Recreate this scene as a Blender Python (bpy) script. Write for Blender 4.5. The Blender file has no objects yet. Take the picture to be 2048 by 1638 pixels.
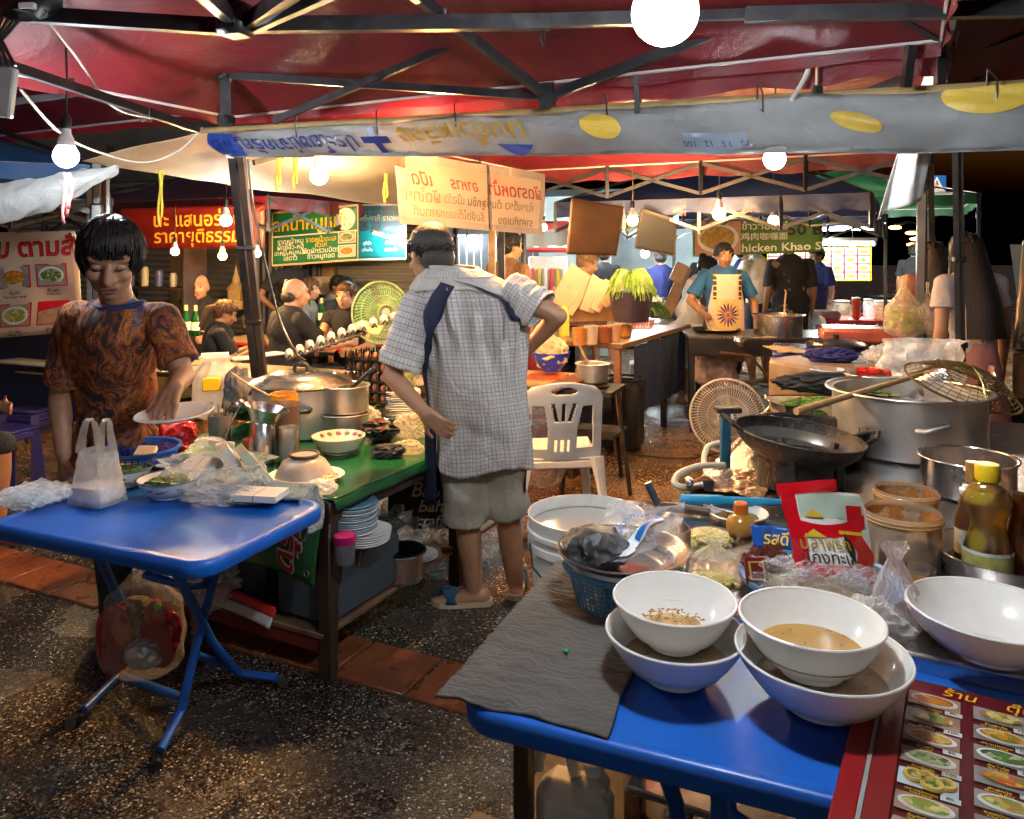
import bpy, bmesh, math, random
from mathutils import Vector, Matrix, Quaternion, noise as NZ
V=Vector; R=math.radians; PI=math.pi; SIN=math.sin; COS=math.cos
rnd=random.Random(7)
S=bpy.context.scene; COL=S.collection
# ---------------------------------------------------------------- camera: level, eye 1.55 m, horizon at photo row 505
F=1560.0; HC=1.55; HY=505.0; KD=F/1365
_T=math.atan((819-HY)/1365); CT=COS(_T); ST=SIN(_T)      # survey frame in which the distances (y=) were measured
def at(px,py,z=None,y=None,Y=None):        # point seen at a photo pixel, at height z, surveyed distance y or true distance Y
    if z is not None: t=(HC-z)*F/(py-HY)
    elif Y is not None: t=Y
    else: u=-(py-819)/1365; t=y/(CT+u*ST)*KD
    return V(((px-1024)/F*t,t,HC-(py-HY)/F*t))
def conv(x,y,z=0): return V((x,(y*CT+(HC-z)*ST)*KD,z))
def mpp(p): return p.y/F          # metres per photo pixel at a point
GA=R(-22.5); AX=V((COS(GA),SIN(GA),0)); BX=V((-SIN(GA),COS(GA),0)); ZX=V((0,0,1))
GT=R(-27); TX=V((COS(GT),SIN(GT),0)); TY=V((-SIN(GT),COS(GT),0))
LP=V((-1.42,3.95,0))
def gp(u,v,z=0): return LP+TX*u+TY*v+ZX*z
TS=bpy.data.scenes.new('workbench')
# ---------------------------------------------------------------- mesh builder
_ico={}
def ico(sub):
    if sub not in _ico:
        b=bmesh.new(); bmesh.ops.create_icosphere(b,subdivisions=sub,radius=1)
        b.verts.index_update(); _ico[sub]=([v.co.copy() for v in b.verts],[[v.index for v in f.verts] for f in b.faces]); b.free()
    return _ico[sub]
def nz(p,f=1.0,s=0): return NZ.noise(V((p[0]*f+s*7.3,p[1]*f-s*3.1,p[2]*f+s*1.7)))
def frames(pts,closed=False):
    n=len(pts); out=[]; up=None
    for i in range(n):
        a=pts[i-1] if (i>0 or closed) else pts[i]; b=pts[(i+1)%n] if (i<n-1 or closed) else pts[i]
        t=(b-a); t=t.normalized() if t.length>1e-9 else V((0,0,1))
        if up is None:
            up=t.cross(V((0,0,1))); up=up.normalized() if up.length>.05 else V((1,0,0))
        else:
            up=up-t*up.dot(t); up=up.normalized() if up.length>1e-6 else t.orthogonal().normalized()
        out.append((up,t.cross(up)))
    return out
class MB:
    def __init__(s): s.V=[];s.F=[];s.I=[];s.SM=[];s.U=[];s.mats=[];s.M=None
    def add(s,vs,fs,m,smooth=True,uv=None):
        if m not in s.mats: s.mats.append(m)
        i=s.mats.index(m); k=len(s.V)
        s.V+= [s.M@V(v) for v in vs] if s.M else [V(v) for v in vs]
        for j,f in enumerate(fs):
            s.F.append([q+k for q in f]); s.I.append(i); s.SM.append(smooth); s.U.append(uv[j] if uv else None)
        return s
    def box(s,c,size,m,bev=0.0,rz=0.0,rot=None):
        c=V(c); h=[x/2 for x in size]; Q=rot or Matrix.Rotation(rz,3,'Z')
        b=min(bev,min(h)*.9)
        if b<=0:
            vs=[c+Q@V((x*h[0],y*h[1],z*h[2])) for x in(-1,1) for y in(-1,1) for z in(-1,1)]
            return s.add(vs,[(0,1,3,2),(4,6,7,5),(0,4,5,1),(2,3,7,6),(0,2,6,4),(1,5,7,3)],m,False)
        vs=[];ix={}
        for x in(-1,1):
            for y in(-1,1):
                for z in(-1,1):
                    for k in range(3):
                        e=[b,b,b]; e[k]=0
                        ix[x,y,z,k]=len(vs); vs.append(c+Q@V((x*(h[0]-e[0]),y*(h[1]-e[1]),z*(h[2]-e[2]))))
        fs=[]
        for k in range(3):
            a,d=[(1,2),(2,0),(0,1)][k]
            for sg in(-1,1):
                q=[]
                for (p,r) in ((-1,-1),(1,-1),(1,1),(-1,1)):
                    t=[0,0,0]; t[k]=sg;t[a]=p;t[d]=r; q.append(ix[t[0],t[1],t[2],k])
                fs.append(q if sg>0 else q[::-1])
            for p in(-1,1):
                for r in(-1,1):
                    q=[]
                    for sg,kk in((-1,a),(-1,d),(1,d),(1,a)):
                        t=[0,0,0]; t[k]=sg;t[a]=p;t[d]=r; q.append(ix[t[0],t[1],t[2],kk])
                    fs.append(q if p*r>0 else q[::-1])
        for x in(-1,1):
            for y in(-1,1):
                for z in(-1,1):
                    q=[ix[x,y,z,0],ix[x,y,z,1],ix[x,y,z,2]]; fs.append(q if x*y*z>0 else q[::-1])
        return s.add(vs,fs,m,False)
    def tube(s,pts,r,m,n=8,closed=False,caps=True,ell=1.0,smooth=True):
        pts=[V(p) for p in pts]; N=len(pts); rs=r if isinstance(r,(list,tuple)) else [r]*N
        fr=frames(pts,closed); vs=[]
        for p,(a,b),q in zip(pts,fr,rs):
            for k in range(n):
                t=2*PI*k/n; vs.append(p+(a*COS(t)+b*SIN(t)*ell)*q)
        fs=[]
        for i in range(N if closed else N-1):
            for k in range(n):
                j=(i+1)%N; fs.append((i*n+k,i*n+(k+1)%n,j*n+(k+1)%n,j*n+k))
        if caps and not closed: fs+= [list(range(n))[::-1],[(N-1)*n+k for k in range(n)]]
        return s.add(vs,fs,m,smooth)
    def bar(s,p,q,w,h,m):           # square tube between two points
        p=V(p);q=V(q); t=(q-p).normalized(); a=t.cross(ZX); a=a.normalized() if a.length>.05 else V((1,0,0)); b=a.cross(t)
        vs=[e+a*(x*w/2)+b*(y*h/2) for e in(p,q) for (x,y) in((-1,-1),(1,-1),(1,1),(-1,1))]
        return s.add(vs,[(0,1,5,4),(1,2,6,5),(2,3,7,6),(3,0,4,7),(3,2,1,0),(4,5,6,7)],m,False)
    def cap(s,p,q,r0,r1,m,n=12,k=4):  # tapered capsule
        p=V(p);q=V(q); t=(q-p).normalized(); pts=[];rs=[]
        for i in range(k):
            a=PI/2*(1-i/k); pts.append(p-t*r0*SIN(a)); rs.append(max(r0*COS(a),1e-4))
        pts.append(p);rs.append(r0);pts.append(q);rs.append(r1)
        for i in range(1,k+1):
            a=PI/2*i/k; pts.append(q+t*r1*SIN(a)); rs.append(max(r1*COS(a),1e-4))
        return s.tube(pts,rs,m,n)
    def lathe(s,prof,m,c=(0,0,0),n=32,sx=1,sy=1,rz=0,wob=None):
        c=V(c); vs=[]; idx=[]
        for (r,z) in prof:
            if r<1e-6: idx.append([len(vs)]); vs.append(c+V((0,0,z)))
            else:
                row=[]
                for k in range(n):
                    t=2*PI*k/n+rz; q=r*(wob(t,z) if wob else 1)
                    row.append(len(vs)); vs.append(c+V((q*COS(t)*sx,q*SIN(t)*sy,z)))
                idx.append(row)
        fs=[]
        for A,B in zip(idx,idx[1:]):
            if len(A)==1 and len(B)==1: continue
            for k in range(n):
                l=(k+1)%n
                if len(A)==1: fs.append((A[0],B[l],B[k]))
                elif len(B)==1: fs.append((A[k],A[l],B[0]))
                else: fs.append((A[k],A[l],B[l],B[k]))
        return s.add(vs,fs,m)
    def grid(s,fn,nu,nv,m,cu=False,smooth=True,flip=False):
        vs=[fn(i/nu,j/nv) for j in range(nv+1) for i in range(nu+(0 if cu else 1))]
        w=nu if cu else nu+1; fs=[];uv=[]
        for j in range(nv):
            for i in range(nu):
                q=(j*w+i,j*w+(i+1)%w,(j+1)*w+(i+1)%w,(j+1)*w+i)
                u=((i/nu,j/nv),((i+1)/nu,j/nv),((i+1)/nu,(j+1)/nv),(i/nu,(j+1)/nv))
                fs.append(q[::-1] if flip else q); uv.append(u[::-1] if flip else u)
        return s.add(vs,fs,m,smooth,uv)
    def blob(s,c,r,m,sub=2,amp=0.0,fr=3.0,seed=0,rot=None):
        c=V(c); r=r if isinstance(r,(list,tuple,Vector)) else (r,r,r); vv,ff=ico(sub); vs=[]
        for v in vv:
            k=1+(amp*nz(v,fr,seed) if amp else 0); p=V((v.x*r[0]*k,v.y*r[1]*k,v.z*r[2]*k))
            vs.append(c+(rot@p if rot else p))
        return s.add(vs,ff,m)
    def prism(s,pts,m,fn,h):         # 2-D outline, fn maps (x,y,z) to space, thickness h
        n=len(pts); vs=[fn(x,y,0) for x,y in pts]+[fn(x,y,h) for x,y in pts]
        return s.add(vs,[list(range(n))[::-1],list(range(n,2*n))]+[(i,(i+1)%n,(i+1)%n+n,i+n) for i in range(n)],m,False)
    def text(s,body,m,fn,size=1.0,bold=0.0,shear=0.0,center=True,mid=True):
        vs,fs,w,h=glyphs(body,bold,shear)
        return s.add([fn((x-(w/2 if center else 0))*size,(y-(.35 if mid else 0))*size) for x,y in vs],fs,m,False)
_gl={}
def glyphs(body,bold,shear):
    k=(body,bold,shear)
    if k not in _gl:
        c=bpy.data.curves.new('lettering','FONT'); c.body=body; c.resolution_u=2; c.offset=bold; c.shear=shear
        o=bpy.data.objects.new('lettering',c); TS.collection.objects.link(o); TS.view_layers[0].update()
        me=bpy.data.meshes.new_from_object(o.evaluated_get(TS.view_layers[0].depsgraph))
        vs=[(v.co.x,v.co.y) for v in me.vertices]; fs=[list(p.vertices) for p in me.polygons]
        w=max([v[0] for v in vs] or [0]); _gl[k]=(vs,fs,w,1)
        bpy.data.objects.remove(o); bpy.data.meshes.remove(me); bpy.data.curves.remove(c)
    return _gl[k]
# ---------------------------------------------------------------- objects
OFF={}
def tag(o,label=None,cat=None,group=None,kind=None):
    if label: o['label']=label
    if cat: o['category']=cat
    if group: o['group']=group
    if kind: o['kind']=kind
    return o
def T(name,label,cat,loc=(0,0,0),group=None):
    o=bpy.data.objects.new(name,None); COL.objects.link(o); o.location=loc; o.empty_display_size=.1; OFF[o.name]=V(loc)
    return tag(o,label,cat,group)
def mesh_of(mb,name,ang=38):
    me=bpy.data.meshes.new(name); me.from_pydata([tuple(v) for v in mb.V],[],mb.F)
    for m in mb.mats: me.materials.append(m)
    me.polygons.foreach_set('material_index',mb.I); me.polygons.foreach_set('use_smooth',mb.SM)
    if any(u for u in mb.U):
        l=me.uv_layers.new(name='UVMap').data; k=0
        for p,u in zip(me.polygons,mb.U):
            for q in range(p.loop_total):
                if u: l[p.loop_start+q].uv=u[q]
    me.update()
    if ang: me.set_sharp_from_angle(angle=R(ang))
    return me
def put(name,mb,parent=None,label=None,cat=None,group=None,kind=None,ang=38,solid=0,sub=0,base=None):
    me=mb if isinstance(mb,bpy.types.Mesh) else mesh_of(mb,name,ang)
    o=bpy.data.objects.new(name,me); COL.objects.link(o)
    if parent is not None:
        off=OFF[parent.name]; o.parent=parent
    else:
        if base is None:
            xs=[v.co for v in me.vertices]; lo=[min(v[i] for v in xs) for i in range(3)]; hi=[max(v[i] for v in xs) for i in range(3)]
            off=V(((lo[0]+hi[0])/2,(lo[1]+hi[1])/2,lo[2]))
        else: off=V(base)
        o.location=off
    if off.length>0: me.transform(Matrix.Translation(-off))
    OFF[o.name]=off
    if sub: q=o.modifiers.new('s','SUBSURF'); q.levels=q.render_levels=sub
    if solid: q=o.modifiers.new('t','SOLIDIFY'); q.thickness=solid; q.offset=0
    return tag(o,label,cat,group,kind)
def dup(o,loc=None,rz=None,label=None,group=None,parent=None,sc=None):
    c=o.copy(); COL.objects.link(c)
    if parent is not None: c.parent=parent
    for ch in list(o.children): dup(ch,parent=c)
    if loc is not None: c.location=loc; OFF[c.name]=V(loc)
    if rz is not None: c.rotation_euler=(0,0,rz) if not isinstance(rz,(tuple,list)) else rz
    if sc is not None: c.scale=(sc,sc,sc) if not isinstance(sc,(tuple,list)) else sc
    if label: c['label']=label
    if group: c['group']=group
    return c
def remesh(mb,vox,it=6,fac=.5,name='m'):
    me=mesh_of(mb,'tmp',0); o=bpy.data.objects.new('tmp',me); TS.collection.objects.link(o)
    q=o.modifiers.new('r','REMESH'); q.mode='VOXEL'; q.voxel_size=vox; q.use_smooth_shade=True
    if it: q=o.modifiers.new('s','SMOOTH'); q.factor=fac; q.iterations=it
    vl=TS.view_layers[0]; vl.update(); dg=vl.depsgraph
    nm=bpy.data.meshes.new_from_object(o.evaluated_get(dg)); nm.name=name
    bpy.data.objects.remove(o); bpy.data.meshes.remove(me)
    nm.materials.clear(); nm.materials.append(mb.mats[0])
    nm.polygons.foreach_set('use_smooth',[True]*len(nm.polygons))
    return nm
def wrinkle(me,fn):
    n=len(me.vertices); a=[0.0]*(3*n); b=[0.0]*(3*n); me.vertices.foreach_get('co',a); me.vertices.foreach_get('normal',b)
    for i in range(n):
        k=fn(a[3*i],a[3*i+1],a[3*i+2])
        for j in range(3): a[3*i+j]+=b[3*i+j]*k
    me.vertices.foreach_set('co',a); me.update()
# ---------------------------------------------------------------- materials
_mt={}
class NT:
    def __init__(s,name):
        s.m=bpy.data.materials.new(name); s.m.use_nodes=True; s.t=s.m.node_tree; s.t.nodes.clear()
        s.out=s.n('ShaderNodeOutputMaterial')
    def n(s,ty,**k):
        q=s.t.nodes.new(ty)
        for a,b in k.items():
            if a[0]=='i' and a[1:].isdigit(): s.set(q,int(a[1:]),b)
            else: setattr(q,a,b)
        return q
    def set(s,q,i,b):
        if isinstance(b,bpy.types.NodeSocket): s.t.links.new(b,q.inputs[i])
        else:
            try: q.inputs[i].default_value=b
            except Exception: q.inputs[i].default_value=(*b,1) if len(b)==3 else b
    def pr(s,**k):
        q=s.n('ShaderNodeBsdfPrincipled')
        for a,b in k.items(): s.set(q,a.replace('_',' '),b)
        s.t.links.new(q.outputs[0],s.out.inputs[0]); return q
    def co(s,kind='Object',scale=(1,1,1),rot=(0,0,0)):
        c=s.n('ShaderNodeTexCoord'); mp=s.n('ShaderNodeMapping'); s.t.links.new(c.outputs[kind],mp.inputs[0])
        mp.inputs['Scale'].default_value=scale; mp.inputs['Rotation'].default_value=rot; return mp.outputs[0]
    def noise(s,vec,scale,detail=3,rough=.55,dist=0):
        q=s.n('ShaderNodeTexNoise'); s.set(q,'Vector',vec); s.set(q,'Scale',scale); s.set(q,'Detail',detail); s.set(q,'Roughness',rough); s.set(q,'Distortion',dist); return q.outputs[0]
    def vor(s,vec,scale,out=0,feat='F1',rnd=1):
        q=s.n('ShaderNodeTexVoronoi',feature=feat); s.set(q,'Vector',vec); s.set(q,'Scale',scale); s.set(q,'Randomness',rnd); return q.outputs[out]
    def ramp(s,fac,stops,interp='LINEAR'):
        q=s.n('ShaderNodeValToRGB'); q.color_ramp.interpolation=interp; e=q.color_ramp.elements
        while len(e)<len(stops): e.new(.5)
        for x,(p,c) in zip(e,stops): x.position=p; x.color=(*c,1) if len(c)==3 else c
        s.set(q,0,fac); return q.outputs[0]
    def mix(s,f,a,b,mode='MIX'):
        q=s.n('ShaderNodeMix',data_type='RGBA',blend_type=mode); s.set(q,0,f); s.set(q,6,a); s.set(q,7,b); return q.outputs[2]
    def math(s,op,a,b=0.0,c=0.0):
        q=s.n('ShaderNodeMath',operation=op); s.set(q,0,a); s.set(q,1,b); s.set(q,2,c); return q.outputs[0]
    def bump(s,h,st,dist=.01):
        q=s.n('ShaderNodeBump'); s.set(q,'Strength',st); s.set(q,'Distance',dist); s.set(q,'Height',h); return q.outputs[0]
def mul(c,k): return tuple(min(1,max(0,x*k)) for x in c[:3])
def mat(name,c=(.5,.5,.5),ro=.5,me=0,var=.15,sc=8,bump=0,bs=40,rv=.1,dirt=0,dcol=(.05,.03,.02),dsc=5,**k):
    if name in _mt: return _mt[name]
    t=NT(name); v=t.co(); n=t.noise(v,sc,4)
    col=t.mix(t.ramp(n,[(.3,(0,0,0)),(.7,(1,1,1))]),mul(c,1-var),mul(c,1+var))
    if dirt:
        d=t.ramp(t.noise(v,dsc,6,.65),[(.5,(0,0,0)),(.68,(dirt,)*3)]); col=t.mix(d,col,dcol)
    p=t.pr(Base_Color=col,Metallic=me,Roughness=t.math('MULTIPLY_ADD',n,2*rv,max(ro-rv,.02)),**k)
    if bump: t.set(p,'Normal',t.bump(t.noise(v,bs,4),bump,.01))
    _mt[name]=t.m; return t.m
def emis(name,c,st):
    if name in _mt: return _mt[name]
    t=NT(name); e=t.n('ShaderNodeEmission'); t.set(e,0,c); t.set(e,1,st); t.t.links.new(e.outputs[0],t.out.inputs[0])
    t.m.cycles.emission_sampling='NONE'; _mt[name]=t.m; return t.m
def film(name,c=(.9,.9,.92),op=.25,ro=.12,bump=.4,bs=30,edge=.35,var=.5):   # thin plastic bag
    if name in _mt: return _mt[name]
    t=NT(name); v=t.co(); lw=t.n('ShaderNodeLayerWeight'); t.set(lw,0,.35)
    no=t.bump(t.noise(v,bs,4,.6,1.0),bump,.02)
    tr=t.n('ShaderNodeBsdfTransparent'); t.set(tr,0,(.97,.97,.97)); p=t.n('ShaderNodeBsdfPrincipled')
    t.set(p,'Base Color',c); t.set(p,'Roughness',ro); t.set(p,'Normal',no); t.set(p,'Specular IOR Level',.8)
    tl=t.n('ShaderNodeBsdfTranslucent'); t.set(tl,0,c); a=t.n('ShaderNodeMixShader'); t.set(a,0,.3); t.t.links.new(p.outputs[0],a.inputs[1]); t.t.links.new(tl.outputs[0],a.inputs[2])
    f=t.math('ADD',t.math('MULTIPLY',lw.outputs[1],edge),t.math('MULTIPLY',t.ramp(t.noise(v,bs*.5,4,.6,1.5),[(.35,(0,0,0)),(.75,(1,1,1))]),op*var*2))
    f=t.math('MINIMUM',t.math('ADD',f,op*(1-var)),.96)
    mx=t.n('ShaderNodeMixShader'); t.set(mx,0,f); t.t.links.new(tr.outputs[0],mx.inputs[1]); t.t.links.new(a.outputs[0],mx.inputs[2])
    t.t.links.new(mx.outputs[0],t.out.inputs[0]); _mt[name]=t.m; return t.m
def glassy(name,c,tr=.8,ro=.03):          # thin clear plastic or glass wall / liquid seen through it
    if name in _mt: return _mt[name]
    t=NT(name); L=t.t.links; a=t.n('ShaderNodeBsdfTransparent'); t.set(a,0,c); d=t.n('ShaderNodeBsdfDiffuse'); t.set(d,0,mul(c,.95)); tl=t.n('ShaderNodeBsdfTranslucent'); t.set(tl,0,mul(c,.9)); g=t.n('ShaderNodeBsdfGlossy'); t.set(g,0,(1,1,1)); t.set(g,1,ro)
    def mx(f,x,y): q=t.n('ShaderNodeMixShader'); t.set(q,0,f); L.new(x.outputs[0],q.inputs[1]); L.new(y.outputs[0],q.inputs[2]); return q
    f=t.n('ShaderNodeFresnel'); t.set(f,0,1.45); L.new(mx(f.outputs[0],mx(1-tr,a,mx(.5,d,tl)),g).outputs[0],t.out.inputs[0]); _mt[name]=t.m; return t.m
def food(name,cols,sc=60,ro=.45,bump=.6,dist=.004):
    if name in _mt: return _mt[name]
    t=NT(name); v=t.co(); q=t.n('ShaderNodeTexVoronoi'); t.set(q,'Vector',v); t.set(q,'Scale',sc)
    sp=t.n('ShaderNodeSeparateColor'); t.t.links.new(q.outputs[1],sp.inputs[0]); n=len(cols)
    col=t.ramp(sp.outputs[0],[(i/n,c) for i,c in enumerate(cols)],'CONSTANT')
    col=t.mix(t.noise(v,sc*1.7,3),col,mul(cols[0],.45))
    p=t.pr(Base_Color=col,Roughness=ro); t.set(p,'Normal',t.bump(t.math('SUBTRACT',1,q.outputs[0]),bump,dist)); _mt[name]=t.m; return t.m
def cloth(name,c,c2=None,sc=6,ro=.9,trl=0.0,stripe=0,bump=.5):   # woven cloth / tarpaulin, trl = light let through
    if name in _mt: return _mt[name]
    t=NT(name); v=t.co(); n=t.noise(v,sc,5,.6); c2=c2 or mul(c,.72)
    col=t.mix(t.ramp(n,[(.35,(0,0,0)),(.68,(1,1,1))]),c,c2)
    p=t.pr(Base_Color=col,Roughness=ro); wv=t.noise(v,220,2)
    t.set(p,'Normal',t.bump(t.math('ADD',t.math('MULTIPLY',wv,.15),t.noise(v,sc*2.2,3,.5,.6)),bump,.02))
    if trl:
        tl=t.n('ShaderNodeBsdfTranslucent'); t.set(tl,0,col); mx=t.n('ShaderNodeMixShader'); t.set(mx,0,trl)
        t.t.links.new(p.outputs[0],mx.inputs[1]); t.t.links.new(tl.outputs[0],mx.inputs[2]); t.t.links.new(mx.outputs[0],t.out.inputs[0])
    _mt[name]=t.m; return t.m
# common materials
BLACKM=mat('black_painted_steel',(.012,.012,.014),.38,0,.3,20,rv=.15,dirt=.2,dcol=(.09,.08,.07),dsc=14)
STEEL=mat('stainless_steel',(.62,.61,.6),.24,1,.12,18,.15,25,rv=.1,dirt=.25,dcol=(.2,.17,.14),dsc=9)
ALU=mat('dull_aluminium',(.58,.58,.57),.42,1,.12,10,.12,60,rv=.12,dirt=.3,dcol=(.25,.23,.2),dsc=6)
CHAR=mat('charred_iron',(.02,.018,.016),.5,.4,.4,25,.8,50,rv=.2,dirt=.4,dcol=(.07,.05,.035),dsc=12)
WHITEP=mat('white_melamine',(.80,.79,.75),.18,0,.04,5,rv=.07,dirt=.10,dcol=(.45,.33,.18),dsc=11)
WHITEQ=mat('worn_white_plastic',(.72,.72,.68),.4,0,.06,6,.1,60,dirt=.25,dcol=(.35,.3,.22),dsc=7)
BLUEP=mat('blue_table_plastic',(.008,.12,.55),.36,0,.18,3,.12,14,rv=.14,dirt=.3,dcol=(.03,.09,.26),dsc=8)
BLUEM=mat('blue_painted_tube',(.01,.09,.4),.35,0,.2,10,rv=.12,dirt=.4,dcol=(.02,.03,.06),dsc=14)
NAVYP=mat('navy_stool_plastic',(.012,.02,.2),.35,0,.2,6)
WOODD=mat('dark_stained_wood',(.035,.018,.012),.5,0,.5,9,.4,30)
WOODL=mat('pale_worn_wood',(.36,.23,.12),.6,0,.35,10,.3,30)
BLACKP=mat('black_plastic',(.015,.015,.016),.35,0,.2,10)
PAPER=mat('white_paper',(.75,.73,.68),.75,0,.05,12)
FILM=film('clear_plastic_bag',(.93,.93,.95),.16)
FILMW=film('white_plastic_bag',(.9,.89,.85),.55,.3)
RUBBER=mat('black_rubber',(.012,.012,.012),.55,0,.2,12)
YEL=mat('yellow_plastic',(.75,.5,.01),.35,0,.1)
RED=mat('red_plastic',(.5,.015,.012),.35,0,.15)
GREENL=food('green_herbs',[(.03,.11,.01),(.06,.2,.02),(.02,.07,.008),(.12,.25,.04)],70)
# ================================================================ world, camera
w=bpy.data.worlds.new('World'); S.world=w; w.use_nodes=True
wt=w.node_tree; sky=wt.nodes.new('ShaderNodeTexSky'); sky.sky_type='NISHITA'; sky.sun_disc=False
sky.sun_elevation=R(-3); sky.sun_rotation=R(180); wt.links.new(sky.outputs[0],wt.nodes['Background'].inputs[0]); wt.nodes['Background'].inputs[1].default_value=SKY_ST if 'SKY_ST' in globals() else .3
cam=bpy.data.cameras.new('camera'); co=bpy.data.objects.new('camera',cam); COL.objects.link(co); S.camera=co
cam.sensor_width=36; cam.lens=F/2048*36; co.location=(0,0,HC); co.rotation_euler=(PI/2,0,0); cam.shift_y=-(819-HY)/2048; cam.clip_end=300; cam.clip_start=.02
S.view_settings.view_transform='Standard'; S.view_settings.look='None'; S.view_settings.exposure=2.1; S.view_settings.gamma=1
S.cycles.max_bounces=8; S.cycles.transparent_max_bounces=24; S.cycles.diffuse_bounces=3; S.cycles.glossy_bounces=4; S.cycles.caustics_reflective=False; S.cycles.caustics_refractive=False
S.cycles.sample_clamp_indirect=4; S.cycles.use_denoising=True
# ================================================================ ground
t=NT('washed_gravel_paving'); v=t.co()
vo=t.n('ShaderNodeTexVoronoi'); t.set(vo,'Vector',v); t.set(vo,'Scale',150.0); sp=t.n('ShaderNodeSeparateColor'); t.t.links.new(vo.outputs[1],sp.inputs[0])
st=t.ramp(sp.outputs[0],[(0,(.012,.011,.010)),(.3,(.03,.028,.026)),(.55,(.055,.05,.044)),(.78,(.11,.10,.088)),(.93,(.24,.225,.2)),(.98,(.42,.40,.36))],'CONSTANT')
gr=t.ramp(vo.outputs[0],[(.0,(1,1,1)),(.45,(.75,.75,.75)),(.75,(.12,.12,.12))])
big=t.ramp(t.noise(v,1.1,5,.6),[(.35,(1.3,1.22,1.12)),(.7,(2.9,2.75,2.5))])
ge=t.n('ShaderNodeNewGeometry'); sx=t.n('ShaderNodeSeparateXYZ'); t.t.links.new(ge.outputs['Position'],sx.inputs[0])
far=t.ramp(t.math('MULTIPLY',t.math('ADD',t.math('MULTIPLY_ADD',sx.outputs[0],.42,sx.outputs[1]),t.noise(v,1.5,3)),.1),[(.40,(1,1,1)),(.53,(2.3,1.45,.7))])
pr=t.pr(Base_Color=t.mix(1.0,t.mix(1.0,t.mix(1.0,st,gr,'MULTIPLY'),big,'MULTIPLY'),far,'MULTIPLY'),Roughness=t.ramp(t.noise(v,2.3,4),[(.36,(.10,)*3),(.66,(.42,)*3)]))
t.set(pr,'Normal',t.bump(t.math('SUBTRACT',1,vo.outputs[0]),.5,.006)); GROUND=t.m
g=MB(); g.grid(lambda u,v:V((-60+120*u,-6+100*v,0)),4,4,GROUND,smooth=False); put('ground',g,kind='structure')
t=NT('terracotta_tile'); v=t.co(); n=t.noise(v,6,5,.65)
pr=t.pr(Base_Color=t.ramp(n,[(.25,(.09,.028,.012)),(.5,(.2,.062,.024)),(.75,(.30,.10,.04))]),Roughness=t.ramp(t.noise(v,9,3),[(.3,(.2,)*3),(.7,(.5,)*3)])); t.set(pr,'Normal',t.bump(t.noise(v,70,4),.35,.006)); TERRA=t.m
mb=MB(); p0=at(0,1128,z=0); dv=(at(900,1372,z=0)-p0).normalized(); qv=V((-dv.y,dv.x,0)); ang=math.atan2(dv.y,dv.x)
for i in range(-6,16): mb.box(p0+dv*(i*.315+.1)+ZX*.004,(.30,.27,.016),mul and TERRA,.004,ang+rnd.uniform(-.01,.01))
put('terracotta_path',mb,kind='structure')
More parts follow.
